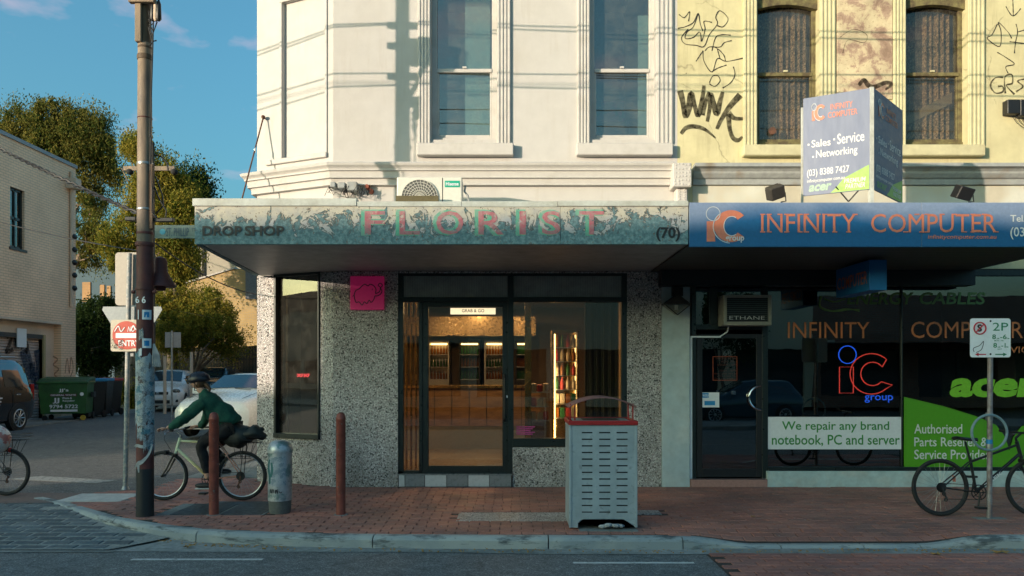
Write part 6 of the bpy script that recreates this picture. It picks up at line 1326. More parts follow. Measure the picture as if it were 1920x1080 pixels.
tag(MB().box(x0 + .1, x1, BY - .1, BY + .6, -.02, .006).build('concrete_pad', m_concrete), 'thin concrete pad under the grey litter bin', 'concrete pad')
lt = MB(); 
for k in range(9): lt.ell((x0 + .35 + k * .028, BY - .02 + rnd.uniform(-.02, .04), .03 + rnd.uniform(0, .02)), rnd.uniform(.02, .05), .03, rnd.uniform(.012, .028), 6, 5)
tag(lt.build('crumpled_litter', m_paper), 'crumpled white paper litter pushed under the grey bin', 'litter')
# leaves
m_leaf = M('dry orange leaf', (.42, .24, .06), .7, col2=(.30, .15, .04), cs=20)
def leaf(x, y, z, s_, lab, rz=0):
    pts = []; 
    for i in range(10): q = R(36 * i) + rz; r_ = s_ * (1 if i % 2 == 0 else .5); pts.append((x + r_ * math.cos(q), y + r_ * math.sin(q) * .9, z + .008 + .012 * math.sin(i * 2.1)))
    mb = MB(); c = (x, y, z + .012); mb.add([c] + pts, [(0, i + 1, (i + 1) % 10 + 1) for i in range(10)]); tag(mb.build('fallen_leaf', m_leaf, recalc=False), lab, 'leaf', 'fallen leaves')
p = G(1877, 1038, -.12); leaf(p.x, p.y, -.11, .10, 'large orange maple leaf in the gutter at the far right'); p = G(352, 1028, -.12); leaf(p.x, p.y, -.105, .05, 'small orange leaf in the gutter near the bluestone setts')
p = G(1755, 1042, -.12); leaf(p.x, p.y, -.108, .06, 'flat pale leaf in the gutter left of the large maple leaf'); p = G(1412, 970); leaf(p.x, p.y, 0.004, .03, 'tiny yellow leaf on the brick path right of the bin')
p = G(535, 1024, -.12); leaf(p.x, p.y, -.11, .03, 'tiny dark leaf scrap at the kerb below the silver pillar')
sc_ = MB()
for k in range(420):
    x = rnd.uniform(-4.2, -2.2) if k < 170 else rnd.uniform(-2, 6); y = KY(x) - rnd.uniform(.02, .16); s_ = rnd.uniform(.004, .017); sc_.box(x, x + s_, y, y + s_, -.118, -.112 + s_ * .3)
sc_ = sc_.build('gutter_debris', m_leaf, kind='stuff')
# white pipe ends at the wall foot
dp_ = thing('drain_pipe', 'white plastic drain pipe stub lying at the foot of the pebbled wall', 'pipe', G(595, 905)); c = G(596, 907); MB().cyl((c.x - .05, c.y - .02, .035), (c.x + .0, c.y - .02, .035), .04).build('stub', m_textw, dp_); MB().cyl((c.x + .01, c.y - .02, .02), (c.x + .32, c.y - .03, .02), .015).build('pipe', m_textw, dp_)

# footpath scraps: grit, butts, leaf crumbs nobody could count
for nm, mt_, n_ in (('pavement_grit', m_paper, 120), ('leaf_crumbs', m_leaf, 90)):
    gm = MB()
    for k in range(n_):
        x, y = rnd.uniform(-4.6, 7), 8.05 + 3.1 * rnd.random() ** 1.0
        if y < KY(x) + .2 or (x < -2.6 and y > 11.2) or y > 11.2: continue
        z = pz(x, y) + .001; s_ = rnd.uniform(.003, .009); a = rnd.uniform(0, 3); gm.add([(x - s_ * math.cos(a), y - s_ * math.sin(a), z), (x + s_, y - s_ * .5, z + .001), (x + s_ * math.cos(a), y + s_ * math.sin(a), z + .004), (x - s_ * .8, y + s_ * .6, z + .002)], [(0, 1, 2, 3)])
    o = gm.build(nm, mt_, kind='stuff', recalc=False)
# ------------------------------------------------------------ vehicles
def car(name, label, st, paint, glassmat, wheels, wr, loc, rz, front=None, group=None, tall=1.0, sidewin=None, rim=None):
    """st: stations front to back (x, z_under, z_belt, z_top, w_side, w_belt, w_top); built at the origin, then placed"""
    t = thing(name, label, 'car' if name != 'delivery_van' else 'van', (0, 0, 0), group)
    xs_ = np.array([s[0] for s in st]); A = np.array(st)
    # densify along the length with smooth interpolation
    n = len(st); fine = []
    for i in range(n - 1):
        for k in range(4):
            u = k / 4; p0, p1, p2, p3 = A[max(i - 1, 0)], A[i], A[i + 1], A[min(i + 2, n - 1)]
            cr = .5 * (2 * p1 + (p2 - p0) * u + (2 * p0 - 5 * p1 + 4 * p2 - p3) * u * u + (3 * p1 - p0 - 3 * p2 + p3) * u ** 3); lin = p1 + (p2 - p1) * u
            fine.append(lin * .55 + cr * .45)
    fine.append(A[-1])
    def ring(s):
        x, zu, zb_, zt_, ws, wb_, wt_ = s; zm = zu + (zb_ - zu) * .55
        return [(0, zu), (ws * .88, zu), (ws * .97, zu + .07), (ws, zm), (ws * .995, zm + (zb_ - zm) * .6), (wb_, zb_), (wb_ - (wb_ - wt_) * .78, zb_ + (zt_ - zb_) * .80), (wt_ * .93, zt_ - (zt_ - zb_) * .035 - .004), (wt_ * .5, zt_ + .012), (0, zt_ + .02)]
    vs = []; m = 19
    for s in fine:
        r = ring(s); vs += [(s[0], y, z) for y, z in r] + [(s[0], -y, z) for y, z in r[-2::-1]][:9]
    fs = [(i * m + k, i * m + (k + 1) % m, (i + 1) * m + (k + 1) % m, (i + 1) * m + k) for i in range(len(fine) - 1) for k in range(m)] + [tuple(range(m)), tuple((len(fine) - 1) * m + k for k in range(m))[::-1]]
    MB().add(vs, fs).build('body', paint, t, smooth=True)
    def pt(si, side, v, off=.008):     # si station index (float), v 0 belt..1 top edge
        i = int(min(si, n - 2)); u = si - i; s = A[i] + (A[i + 1] - A[i]) * u; r = ring(s); a, b, c = r[5], r[6], r[7]
        if v < .8: y = a[0] + (b[0] - a[0]) * v / .8; z = a[1] + (b[1] - a[1]) * v / .8
        else: y = b[0] + (c[0] - b[0]) * (v - .8) / .2; z = b[1] + (c[1] - b[1]) * (v - .8) / .2
        return (s[0], side * (y + off), z + off * .3)
    for (a, b) in sidewin:
        for side in (1, -1):
            mb = MB(); cols = [a + (b - a) * k / 5 for k in range(6)]
            v_ = [pt(c, side, v) for c in cols for v in (.08, .5, .86)]; mb.add(v_, [(3 * i + j_, 3 * i + j_ + 1, 3 * i + 4 + j_, 3 * i + 3 + j_) for i in range(5) for j_ in (0, 1)]); mb.build('side_window', glassmat, t, smooth=True)
    def screen(i0, i1, nm):
        mb = MB(); v_ = []; 
        for k in range(5):
            u = .10 + .84 * k / 4; s = A[i0] + (A[i1] - A[i0]) * u; r = ring(s); dx = (.012 if i1 > i0 else -.012)
            for q in (-.93, -.5, 0, .5, .93): 
                zt2 = s[3] + .02 - abs(q) ** 2 * .028; v_.append((s[0] + (.018 if A[i0][0] > 0 or nm == 'windscreen' else -.018), q * s[6], zt2 + .012))
        mb.add(v_, [(5 * i + j_, 5 * i + j_ + 1, 5 * i + 6 + j_, 5 * i + 5 + j_) for i in range(4) for j_ in range(4)]); return mb.build(nm, glassmat, t, smooth=True)
    if front and 'ws' in front: screen(*front['ws'], 'windscreen'); screen(*front['rs'], 'rear_window')
    W_ = A[:, 4].max()
    for wx in wheels:
        for side in (1, -1):
            MB().lathe([(wr * 1.13, W_ * side * .995 - .02 * side), (wr * 1.13, W_ * side + .004 * side)], (wx, 0, wr + .02), 28, 'Y').build('wheel_arch', m_rubber, t)
            w_ = MB().lathe([(wr * .72, -.10), (wr * .96, -.10), (wr, -.07), (wr, .05), (wr * .97, .085), (wr * .72, .09)], (wx, side * (W_ - .07), wr), 30, 'Y').build('wheel', m_rubber, t, smooth=True)
            rm_ = MB(); c = Vector((wx, side * (W_ + .028), wr)); rm_.torus(c, wr * .68, wr * .05, 28, 6)
            for k in range(10): q = k * 2 * math.pi / 10; rm_.cyl(c + Vector((0, -.015 * side, 0)), c + Vector((wr * .66 * math.cos(q), 0, wr * .66 * math.sin(q))), wr * .045, seg=5)
            rm_.lathe([(wr * .16, -.01), (wr * .14, .012)], c, 12, 'Y'); rm_.build('rim', m_alu, w_, smooth=True)
    if front:
        xf = A[0][0]
        for key, mt, boxes in front.get('parts', ()):
            for bx_ in boxes: (MB().ell(bx_[:3], *bx_[3:]).build(key, mt, t, smooth=True) if key == 'headlight' and abs(bx_[1]) < 1.0 and bx_[3] < .2 else MB().box(*bx_).build(key, mt, t, bev=.012, seg=2))
    t.location = loc; t.rotation_euler = (0, 0, rz); return t
m_cwhite = M('white car paint', (.80, .79, .76), .25, var=.03, bump=0, **{'Coat Weight': .6}); m_vblack = M('black van paint', (.012, .013, .016), .12, var=.05, bump=0, **{'Coat Weight': 1.0}); m_cteal = M('dark teal car paint', (.02, .06, .08), .2, bump=0, **{'Coat Weight': .6})
m_cglass = M('car window glass', (.015, .035, .045), .06, bump=0, **{'Coat Weight': 1.0}); m_lamp = M('headlamp glass', (.42, .38, .30), .12, .4, col2=(.08, .08, .08), cs=9, bump=0)
hatch = [(1.88, .30, .52, .56, .60, .58, .55), (1.82, .20, .62, .72, .76, .70, .66), (1.55, .18, .78, .86, .84, .76, .68), (.95, .18, .90, .98, .845, .78, .66), (.78, .18, .92, 1.02, .845, .78, .64), (.10, .18, .94, 1.46, .845, .79, .56), (-.70, .18, .95, 1.50, .845, .79, .57), (-1.45, .18, .96, 1.45, .84, .78, .56), (-1.80, .22, .96, 1.06, .82, .74, .58), (-1.90, .30, .85, .92, .76, .70, .58)]
hatchf = dict(ws=(4, 5), rs=(8, 7), parts=[('headlight', m_lamp, [(1.72, .60, .72, .15, .15, .09), (1.72, -.60, .72, .15, .15, .09)]), ('grille', m_black, [(1.80, 1.895, -.36, .36, .60, .70)]), ('lower_grille', m_black, [(1.8, 1.90, -.42, .42, .28, .40)]), ('fog_lamp', m_black, [(1.74, 1.87, .55, .70, .32, .42), (1.74, 1.87, -.70, -.55, .32, .42)]), ('number_plate', m_board, [(1.88, 1.91, -.19, .19, .45, .54)]), ('bumper', m_cwhite, [(1.70, 1.893, -.66, .66, .41, .59)]), ('mirror', m_cwhite, [(.55, .67, .84, 1.0, .98, 1.1), (.55, .67, -1.0, -.84, .98, 1.1)]), ('badge', m_chrome, [(1.885, 1.905, -.05, .05, .61, .69)])])
Yc = 29.5; h1 = car('parked_car', 'white small hatchback parked nose out beyond the utility pole', hatch, m_cwhite, m_cglass, (1.22, -1.2), .30, (-13.3, 29.8, gz(29) + .02), R(-78), hatchf, 'white parked cars', sidewin=[(4.35, 5.9), (5.98, 7.4)])
sedan = [(2.24, .36, .60, .66, .72, .68, .64), (2.18, .22, .76, .84, .88, .80, .74), (1.85, .20, .86, .94, .92, .85, .76), (1.25, .20, .94, 1.02, .925, .87, .76), (1.0, .20, .97, 1.09, .925, .87, .74), (.15, .20, .99, 1.47, .925, .86, .60), (-.75, .20, .99, 1.49, .925, .86, .61), (-1.45, .20, 1.0, 1.40, .92, .85, .60), (-2.0, .22, 1.0, 1.10, .90, .82, .64), (-2.25, .32, .90, .96, .84, .78, .62)]
sedf = dict(ws=(4, 5), rs=(8, 7), parts=[('headlight', m_lamp, [(1.98, .70, .77, .22, .20, .095), (1.98, -.70, .77, .22, .20, .095)]), ('grille', m_black, [(2.1, 2.235, -.42, .42, .36, .56)]), ('lower_grille', m_black, [(2.1, 2.22, -.55, .55, .25, .32)]), ('fog_lamp', m_black, [(2.0, 2.18, .60, .78, .34, .46), (2.0, 2.18, -.78, -.60, .34, .46)]), ('number_plate', m_board, [(2.22, 2.245, -.19, .19, .44, .54)]), ('mirror', m_cwhite, [(.68, .82, .93, 1.12, 1.0, 1.14), (.68, .82, -1.12, -.93, 1.0, 1.14)]), ('antenna', m_chrome, [(-1.1, -1.0, -.02, .02, 1.49, 1.56)]), ('sunroof', m_cglass, [(-.8, -.1, -.42, .42, 1.495, 1.512)])])
Yc = 18.0; h2 = car('parked_car', 'white hatchback with sunroof behind the cyclist, nearest to the shop corner', sedan, m_cwhite, m_cglass, (1.38, -1.35), .33, (-6.83, 19.95, gz(19) + .04), R(-93), sedf, 'white parked cars', sidewin=[(4.35, 5.9), (5.98, 7.5)])
Yc = 33.0; h3 = car('parked_car', 'dark teal car whose roof shows between the two white cars', hatch, m_cteal, m_cglass, (1.22, -1.2), .30, (X(378, Yc), Yc + 1.5, gz(Yc) + .12), R(-90), hatchf, sidewin=[(4.35, 5.9), (5.98, 7.4)])
for ch in h3.children:
    if ch.name.startswith(('bumper', 'mirror')): ch.data = ch.data.copy(); ch.data.materials[0] = m_cteal
van = [(2.45, .36, .60, .66, .70, .68, .64), (2.38, .24, .80, .90, .90, .84, .78), (1.95, .22, 1.02, 1.12, .96, .92, .80), (1.65, .22, 1.08, 1.22, .965, .93, .78), (.85, .22, 1.12, 1.88, .965, .93, .72), (-.6, .22, 1.12, 1.95, .965, .93, .74), (-1.9, .22, 1.12, 1.93, .965, .93, .74), (-2.30, .24, 1.12, 1.80, .95, .92, .72), (-2.45, .34, 1.05, 1.30, .93, .90, .74)]
vf = dict(ws=(3, 4), rs=(8, 7), parts=[('tail_light', M('red lamp', (.35, .01, .01), .2, bump=0), [(-2.47, -2.33, .80, .93, .8, 1.25), (-2.47, -2.33, -.93, -.80, .8, 1.25)]), ('roof_rail', m_alu, [(-2.0, 1.0, .66, .70, 1.97, 2.0), (-2.0, 1.0, -.70, -.66, 1.97, 2.0)]), ('headlight', m_lamp, [(2.1, 2.39, .6, .88, .78, .96), (2.1, 2.39, -.88, -.6, .78, .96)])])
vn_ = car('delivery_van', 'glossy black passenger van parked on the side street at the left edge', van, m_vblack, m_cglass, (1.55, -1.72), .34, (0, 0, 0), 0, vf, sidewin=[(3.3, 4.4), (4.5, 5.4), (5.5, 6.9)])
for ob in [c for c in vn_.children]: pass
for (cr_, ws_, seams, z0_, z1_) in ((vn_, .972, (.86, -.45, -1.5), .42, 1.12), (h1, .848, (.72, -.30), .36, .92), (h2, .928, (.80, -.30), .36, .97)):
    for s_ in (-1, 1):
        for xx_ in seams:
            o_ = MB().box(xx_, xx_ + .009, s_ * ws_ - .003, s_ * ws_ + .003, z0_, z1_).build('door_seam', m_black, None); o_.parent = cr_
            o_ = MB().box(xx_ - .30, xx_ - .14, s_ * (ws_ + .006) - .01, s_ * (ws_ + .006) + .01, z1_ - .16, z1_ - .13).build('door_handle', m_chrome if cr_ is vn_ else m_cwhite, None, bev=.004); o_.parent = cr_
        if cr_ is h2:
            o_ = MB().cyl((2.0, s_ * .64, .93), (1.08, s_ * .70, 1.065), .006, seg=5).build('bonnet_seam', m_black, None); o_.parent = cr_
            o_ = MB().cyl((1.02, s_ * .45, 1.11), (.95, s_ * .45 - .42, 1.14), .008, seg=5).build('wiper', m_black, None); o_.parent = cr_
ptv = MB(); text_into(ptv, 'C', (-.95, -.978, .70), .22, .26, xd=(1, 0, 0)); ptv.build('door_print', m_orange, vn_, recalc=False)
pv = MB()
for k in range(3): pv.box(-.66, -.25 - .05 * k, -.9785, -.974, .88 - k * .09, .915 - k * .09)
pv.build('door_print', m_textw, vn_)
vn_.location = (-14.25, 18.95, gz(19)); vn_.rotation_euler = (0, 0, R(-90))
for ob in vn_.children:
    if ob.name.startswith('door_print'):
        ob.location.y *= -1; ob.rotation_euler = (0, 0, math.pi)
        ob.location.x = -.85 if 'door_print' == ob.name.split('.')[0] and ob.dimensions.z > .2 else -1.25
# dumpster and wheelie bins
Yd = 24.0; db = thing('dumpster', 'green steel general waste dumpster with a white phone number on its front', 'dumpster', (0, 0, 0))
m_dg = M('green dumpster paint', (.035, .13, .03), .5, col2=(.03, .09, .025), cs=3, var=.15); m_cast = M('yellow caster', (.5, .33, .03), .5)
w2 = .68
MB().prism([(-w2, -.5, .22), (w2, -.5, .22), (w2 + .06, -.55, 1.22), (-w2 - .06, -.55, 1.22)], (0, .95, 0)).build('body', m_dg, db, bev=.015); MB().box(-w2 - .10, w2 + .10, -.60, .5, 1.2, 1.26).build('rim', m_dg, db, bev=.015)
MB().prism([(-w2 - .09, -.58, 1.262), (-w2 - .09, .5, 1.262), (-w2 - .09, .5, 1.42), (-w2 - .09, -.3, 1.36)], (2 * w2 + .18, 0, 0)).build('lid', M('dark green plastic lid', (.025, .08, .025), .5), db, bev=.02)
for x in (-w2 - .17, w2 + .08): MB().box(x, x + .10, -.15, .15, .75, .92).build('lifting_pocket', m_black, db, bev=.01)
for x in (-w2 + .1, w2 - .1):
    for y in (-.4, .35): MB().lathe([(.085, -.03), (.085, .03)], (x, y, .085), 14, 'Y').build('caster', m_cast if x > 0 and y < 0 else m_black, db, smooth=True); MB().box(x - .04, x + .04, y - .05, y + .05, .12, .22).build('caster_bracket', m_black, db) if False else None
T_ = lambda L__, mt, b=.02, s_=0: text('lettering', [(a, (x0, -.545 + (0), z0), x1 - x0, z1 - z0) for a, x0, x1, z0, z1 in L__], None, 0, 0, mt, db, bold=b, slant=s_, depth=0)
MB().box(-.38, .42, -.56, -.556, .79, .87).build('print_band', m_red, db); 
text('lettering', [("GENERAL WASTE", (-.36, -.565, .805), .76, .05), ("JJ's", (-.12, -.555, .92), .30, .12), ('JJ', (-.30, -.555, .56), .20, .18), ('Waste &', (-.02, -.555, .70), .30, .065), ('Recycling', (0, -.555, .60), .36, .075), ('9794 5722', (-.40, -.55, .40), .86, .12)], None, 0, 0, m_board, db, bold=.02, depth=0); MB().box(-.38, .44, -.53, -.522, .29, .36).build('print_band', m_board, db)
MB().lathe([(.06, 0), (.06, -.006)], (.58, -.555, .86), 14, 'Y').build('sticker', m_board, db)
db.location = (X(114, Yd), Yd + .35, gz(Yd)); db.rotation_euler = (0, 0, R(16)); db.scale = (.92, .92, .96)
m_whb = M('dark wheelie bin plastic', (.014, .016, .016), .5, var=.1); lids = [M('%s bin lid' % a, c, .45, var=.05) for a, c in (('yellow', (.55, .30, .03)), ('pale', (.38, .44, .42)), ('blue', (.03, .24, .45)), ('red', (.5, .07, .07)))]
def wheelie(lid, lab):
    t = thing('wheelie_bin', lab, 'wheelie bin', (0, 0, 0), 'wheelie bins beside the dumpster')
    vs = [(-.22, -.20, .06), (.22, -.20, .06), (.22, .22, .06), (-.22, .22, .06), (-.28, -.30, .98), (.28, -.30, .98), (.28, .28, .98), (-.28, .28, .98)]
    MB().add(vs, [(0, 3, 2, 1), (4, 5, 6, 7), (0, 1, 5, 4), (1, 2, 6, 5), (2, 3, 7, 6), (3, 0, 4, 7)]).build('body', m_whb, t, bev=.02, seg=2)
    MB().prism([(-.30, -.34, .985), (-.30, .30, .985), (-.30, .30, 1.06), (-.30, -.1, 1.07), (-.30, -.34, 1.02)], (.60, 0, 0)).build('lid', lid, t, bev=.015); MB().cyl((-.24, .36, 1.0), (.24, .36, 1.0), .02).build('handle', m_whb, t)
    for x in (-.27, .22): MB().lathe([(.10, 0), (.10, .05)], (x, .22, .10), 16, 'X').build('wheel', m_black, t, smooth=True)
    return t
for k, (px_, Y, li, rz, lab) in enumerate(((154, 24.6, 0, 196, 'wheelie bin with yellow lid touching the green dumpster'), (173, 25.3, 2, 170, 'wheelie bin with blue lid second from the dumpster'), (190, 25.9, 2, 186, 'wheelie bin with blue lid next to the red lidded one'), (206, 26.5, 3, 172, 'wheelie bin with red lid at the end of the row'))):
    w_ = wheelie(lids[li], lab); w_.location = (X(px_, Y), Y, gz(Y)); w_.rotation_euler = (0, 0, R(rz - 180)); w_.scale = (1.05, 1.05, 1.2)

# ------------------------------------------------------------ bicycles (built at the origin: rear hub at x=0, front hub at x=wb, riding towards +x)
m_spoke = M('steel spokes', (.35, .35, .36), .35, .9, bump=0); m_tyre = M('bicycle tyre', (.022, .022, .022), .85, bump=.3, bs=150)
def bicycle(label, r, wb, frame, rimm, tyrew=.024, mtb=True, rack=False, text_=None, fender=False, mfork=None):
    t = thing('bicycle', label, 'bicycle', (0, 0, 0)); BB = Vector((.42, 0, .28)); ST = Vector((.30, 0, .80 if mtb else .84)); HT0 = Vector((wb - .215, 0, .80)); HT1 = Vector((wb - .165, 0, .65)); sdl = Vector((.24, 0, .94))
    if not mtb: ST = Vector((.36, 0, .68)); HT0 = Vector((.92, 0, .85)); HT1 = Vector((.96, 0, .70)); sdl = Vector((.31, 0, .90))
    for hx, nm in ((0, 'rear'), (wb, 'front')):
        c = Vector((hx, 0, r)); w_ = MB().torus(c, r - tyrew, tyrew, 56, 10).build('wheel', m_tyre, t, smooth=True)
        MB().torus(c, r - tyrew * 2.1, .009, 56, 6).build('rim', rimm, w_, smooth=True)
        sp = MB(); n_ = 28
        for k in range(n_):
            q = 2 * math.pi * k / n_; q2 = q + (.5 if k % 2 else -.5); sd = .03 if k % 4 < 2 else -.03; sp.cyl(c + Vector((.018 * math.cos(q2), sd, .018 * math.sin(q2))), c + Vector(((r - tyrew * 2) * math.cos(q), 0, (r - tyrew * 2) * math.sin(q))), .0014, seg=4)
        sp.build('spokes', m_spoke, w_, kind='stuff'); MB().cyl(c + Vector((0, -.05, 0)), c + Vector((0, .05, 0)), .018).build('hub', m_black, w_, smooth=True)
    f = MB(); R_ = Vector((0, 0, r))
    f.cyl(BB, ST, .016); f.cyl(ST - Vector((0, 0, .05)), HT0 - Vector((0, 0, .02)), .015); f.cyl(BB, HT1 + Vector((-.02, 0, .02)), .019); f.cyl(HT0 + Vector((-.005, 0, .02)), HT1 - Vector((-.005, 0, .03)), .021)
    f.build('frame', frame if not isinstance(frame, tuple) else frame[0], t, smooth=True)
    s2 = MB()
    for s in (-.05, .05): s2.cyl(BB + Vector((0, s * .5, 0)), R_ + Vector((0, s, 0)), .009); s2.cyl(ST - Vector((0, -s * .5, .05)), R_ + Vector((0, s, 0)), .008)
    s2.build('rear_stays', (frame if not isinstance(frame, tuple) else frame[1]), t, smooth=True)
    fk = MB(); crown = HT1 + Vector((.012, 0, -.05)); fk.cyl(crown + Vector((0, -.055, 0)), crown + Vector((0, .055, 0)), .016)
    for s in (-.055, .055): fk.tube([crown + Vector((0, s, 0)), crown.lerp(Vector((wb, s, r)), .7) + Vector((-.01, s * .3, 0)), (wb, s, r)], [.015, .012, .009], 8)
    fk.build('fork', mfork or m_black, t, smooth=True)
    hb = MB(); stem = HT0 + Vector((-.015, 0, .06)); bar = stem + Vector((.07, 0, .06)); hb.cyl(HT0, stem, .014); hb.cyl(stem, bar, .015); hb.tube([bar + Vector((-.06, -.29, .02)), bar + Vector((-.01, -.12, 0)), bar, bar + Vector((-.01, .12, 0)), bar + Vector((-.06, .29, .02))], .012, 8); hb.build('handlebar', m_black if not rack else m_steel, t, smooth=True)
    for s in (-1, 1):
        MB().cyl(bar + Vector((-.065, s * .30, .02)), bar + Vector((-.04, s * .19, .012)), .017).build('grip', m_rubber, t, smooth=True); MB().tube([bar + Vector((-.02, s * .18, 0)), bar + Vector((.05, s * .2, -.02)), bar + Vector((.02, s * .27, -.04))], .005, 5).build('brake_lever', m_chrome, t, smooth=True)
    MB().tube([bar, bar + Vector((.10, .05, .02)), bar + Vector((.14, .03, -.12)), crown + Vector((.03, .03, .04))], .0035, 5).build('brake_cable', m_black, t, smooth=True)
    MB().cyl(ST - Vector((0, 0, .03)), sdl - Vector((0, 0, .03)), .013).build('seat_post', m_black, t, smooth=True)
    sd = MB(); vs = []; 
    for i, (dx, w_, z) in enumerate(((-.13, .06, .02), (-.10, .075, .03), (-.02, .06, .02), (.06, .028, .012), (.13, .018, .012), (.15, .008, .004))): vs += [(sdl.x + dx, -w_, sdl.z + z - .02), (sdl.x + dx, -w_ * .7, sdl.z + z), (sdl.x + dx, w_ * .7, sdl.z + z), (sdl.x + dx, w_, sdl.z + z - .02), (sdl.x + dx, 0, sdl.z + z - .04)]
    sd.add(vs, [(5 * i + k, 5 * i + (k + 1) % 5, 5 * i + 5 + (k + 1) % 5, 5 * i + 5 + k) for i in range(5) for k in range(5)] + [(0, 1, 2, 3, 4), (25, 29, 28, 27, 26)]); sd.build('saddle', m_black, t, smooth=True)
    ck = MB(); ck.torus(BB + Vector((0, -.055, 0)), .085, .006, 30, 5); ck.torus(BB + Vector((0, -.055, 0)), .05, .005, 24, 5)
    for k in range(5): q = k * 2 * math.pi / 5; ck.cyl(BB + Vector((0, -.055, 0)), BB + Vector((.085 * math.cos(q), -.055, .085 * math.sin(q))), .006, seg=5)
    ck.build('chainring', m_black, t, smooth=True)
    ca = R(-78) if rack else R(-100); cr = MB(); cr.cyl(BB + Vector((0, -.075, 0)), BB + Vector((.17 * math.cos(ca), -.08, .17 * math.sin(ca))), .010); cr.cyl(BB + Vector((0, .075, 0)), BB - Vector((.17 * math.cos(ca), -.08, .17 * math.sin(ca))), .010); cr.build('crank_arm', m_black, t, smooth=True)
    for s in (1, -1): p = BB + Vector((.17 * math.cos(ca) * s, -.13 * s, .17 * math.sin(ca) * s)); MB().box(p.x - .05, p.x + .05, p.y - .045, p.y + .045, p.z - .012, p.z + .012).build('pedal', m_black, t, bev=.004)
    cs = MB(); 
    for k in range(6): cs.lathe([(.058 - k * .006, 0), (.058 - k * .006, .003)], (0, -.03 - k * .006, r), 24, 'Y')
    cs.build('cassette', m_black, t); ch = MB(); ch.tube([(0, -.055, r + .05), BB + Vector((0, -.055, .085))], .004, 5); ch.tube([(.03, -.055, r - .13), BB + Vector((0, -.055, -.085))], .004, 5); ch.build('chain', m_black, t)
    dr_ = MB(); dr_.tube([(0, -.05, r), (.01, -.06, r - .06), (.035, -.06, r - .12), (.02, -.06, r - .15)], .011, 6); dr_.torus((.01, -.06, r - .07), .018, .006, 14, 5); dr_.torus((.03, -.06, r - .14), .018, .006, 14, 5); dr_.build('derailleur', m_rust if rack else m_black, t, smooth=True)
    if mtb:
        for hx, y in ((.03, 1), (wb - .02, 1)): MB().box(hx + (-.02 if hx > .5 else .22) - .02, hx + (-.02 if hx > .5 else .22) + .02, -.05, .05, .60 if hx > .5 else .58, .66 if hx > .5 else .62).build('brake', m_black, t, bev=.006)
    if rack:
        rk = MB()
        for s in (-.07, .07):
            rk.tube([ST + Vector((.0, s * .5, -.06)), (.12, s, .76), (-.26, s, .76)], .005, 6); 
            for x in (.08, -.02, -.12, -.22): rk.cyl((x, s * 1.5, .76), (x * .55, s * 1.4, .56), .0035, seg=5)
            rk.cyl((-.04, s, .76), (0, s, r), .005, seg=6); rk.tube([(.1, s * 1.45, .56), (-.16, s * 1.45, .56)], .004, 5)
        for x in (.1, 0, -.1, -.2, -.26): rk.cyl((x, -.1, .76), (x, .1, .76), .0045, seg=5)
        for dz in (.80, .84): rk.tube([(.12, -.14, dz), (.12, .14, dz), (-.28, .14, dz), (-.28, -.14, dz), (.12, -.14, dz)], .004, 5)
        rk.build('rack', m_black, t, smooth=True)
    if text_:
        a, b = BB, HT1; d = (b - a).normalized(); u = Vector((-d.z, 0, d.x)); text('lettering', text_, a + d * .12 - u * .018 - Vector((0, .023, 0)), .26, .038, m_textw, t, xd=d, ud=u, bold=.03, depth=0)
    return t
Yb = 10.07; gx = lambda a: X(a, Yb); gzz = lambda b: Z(b, Yb)
m_bframe = None
def fade():
    n = NT('lime to orange frame paint'); x = n.a('ShaderNodeSeparateXYZ', {0: n.obj()}).outputs[0]; c = n.ramp(n.math('MULTIPLY', n.math('ADD', x, .3), 1.6), (.1, (.60, .36, .16)), (.45, (.68, .56, .26)), (.7, (.68, .74, .46)), (.95, (.68, .76, .55))); return n.pbr(c, .35)
rb_ = bicycle('lime and orange mountain bike ridden past the utility pole with a loaded rack', .325, 1.03, (fade(), M('salmon stay paint', (.55, .25, .18), .4)), m_alu, .023, True, True, text_='ROCKY')
rb_.location = (gx(454), Yb, 0); rb_.rotation_euler = (0, 0, math.pi); rb_.scale = (1, 1, 1)
for ob in rb_.children:            # the drivetrain sits on the camera's side of this bicycle
    if ob.name.split('.')[0] in ('chainring', 'crank_arm', 'pedal', 'cassette', 'chain', 'derailleur', 'lettering'): ob.location.y *= -1; 
for ob in rb_.children:
    if ob.name.startswith('lettering'): ob.rotation_euler = (0, 0, 0); ob.scale = (-1, 1, 1) if False else (1, 1, 1); bpy.data.objects.remove(ob); break
tk = bicycle('black hybrid bicycle with white down tube lettering leaning by the parking sign', .335, 1.10, M('satin black frame', (.015, .015, .017), .4, bump=0), m_black, .021, False, False, text_='TREK')
tk.location = (X(1767, 8.95), 8.98, 0); tk.rotation_euler = (R(-3), 0, 0)
rf = MB(); rf.box(.16, .175, -.02, .02, .40, .47); rf.build('reflector', m_orange, tk); 
lk = bicycle('grey bicycle whose rear wheel enters the left edge of the picture', .325, 1.04, M('grey frame', (.10, .10, .11), .4), m_black, .022, True, True)
lk.location = (X(12, 10.45), 10.45, 0); lk.rotation_euler = (0, 0, math.pi)
MB().ell((-.05, 0, .62), .025, .03, .035, 10, 8).build('tail_light', M('red tail reflector', (.45, .02, .015), .2, bump=0), lk)
pbg = MB(); g = random.Random(4); pbg.ell((0, 0, 0), .16, .13, .19, 18, 14); pbg.v = [(x * (1 + .16 * math.sin(9 * z + 5 * y)), y * (1 + .14 * math.sin(11 * x)), z + .02 * math.sin(13 * x + 3)) for x, y, z in pbg.v]
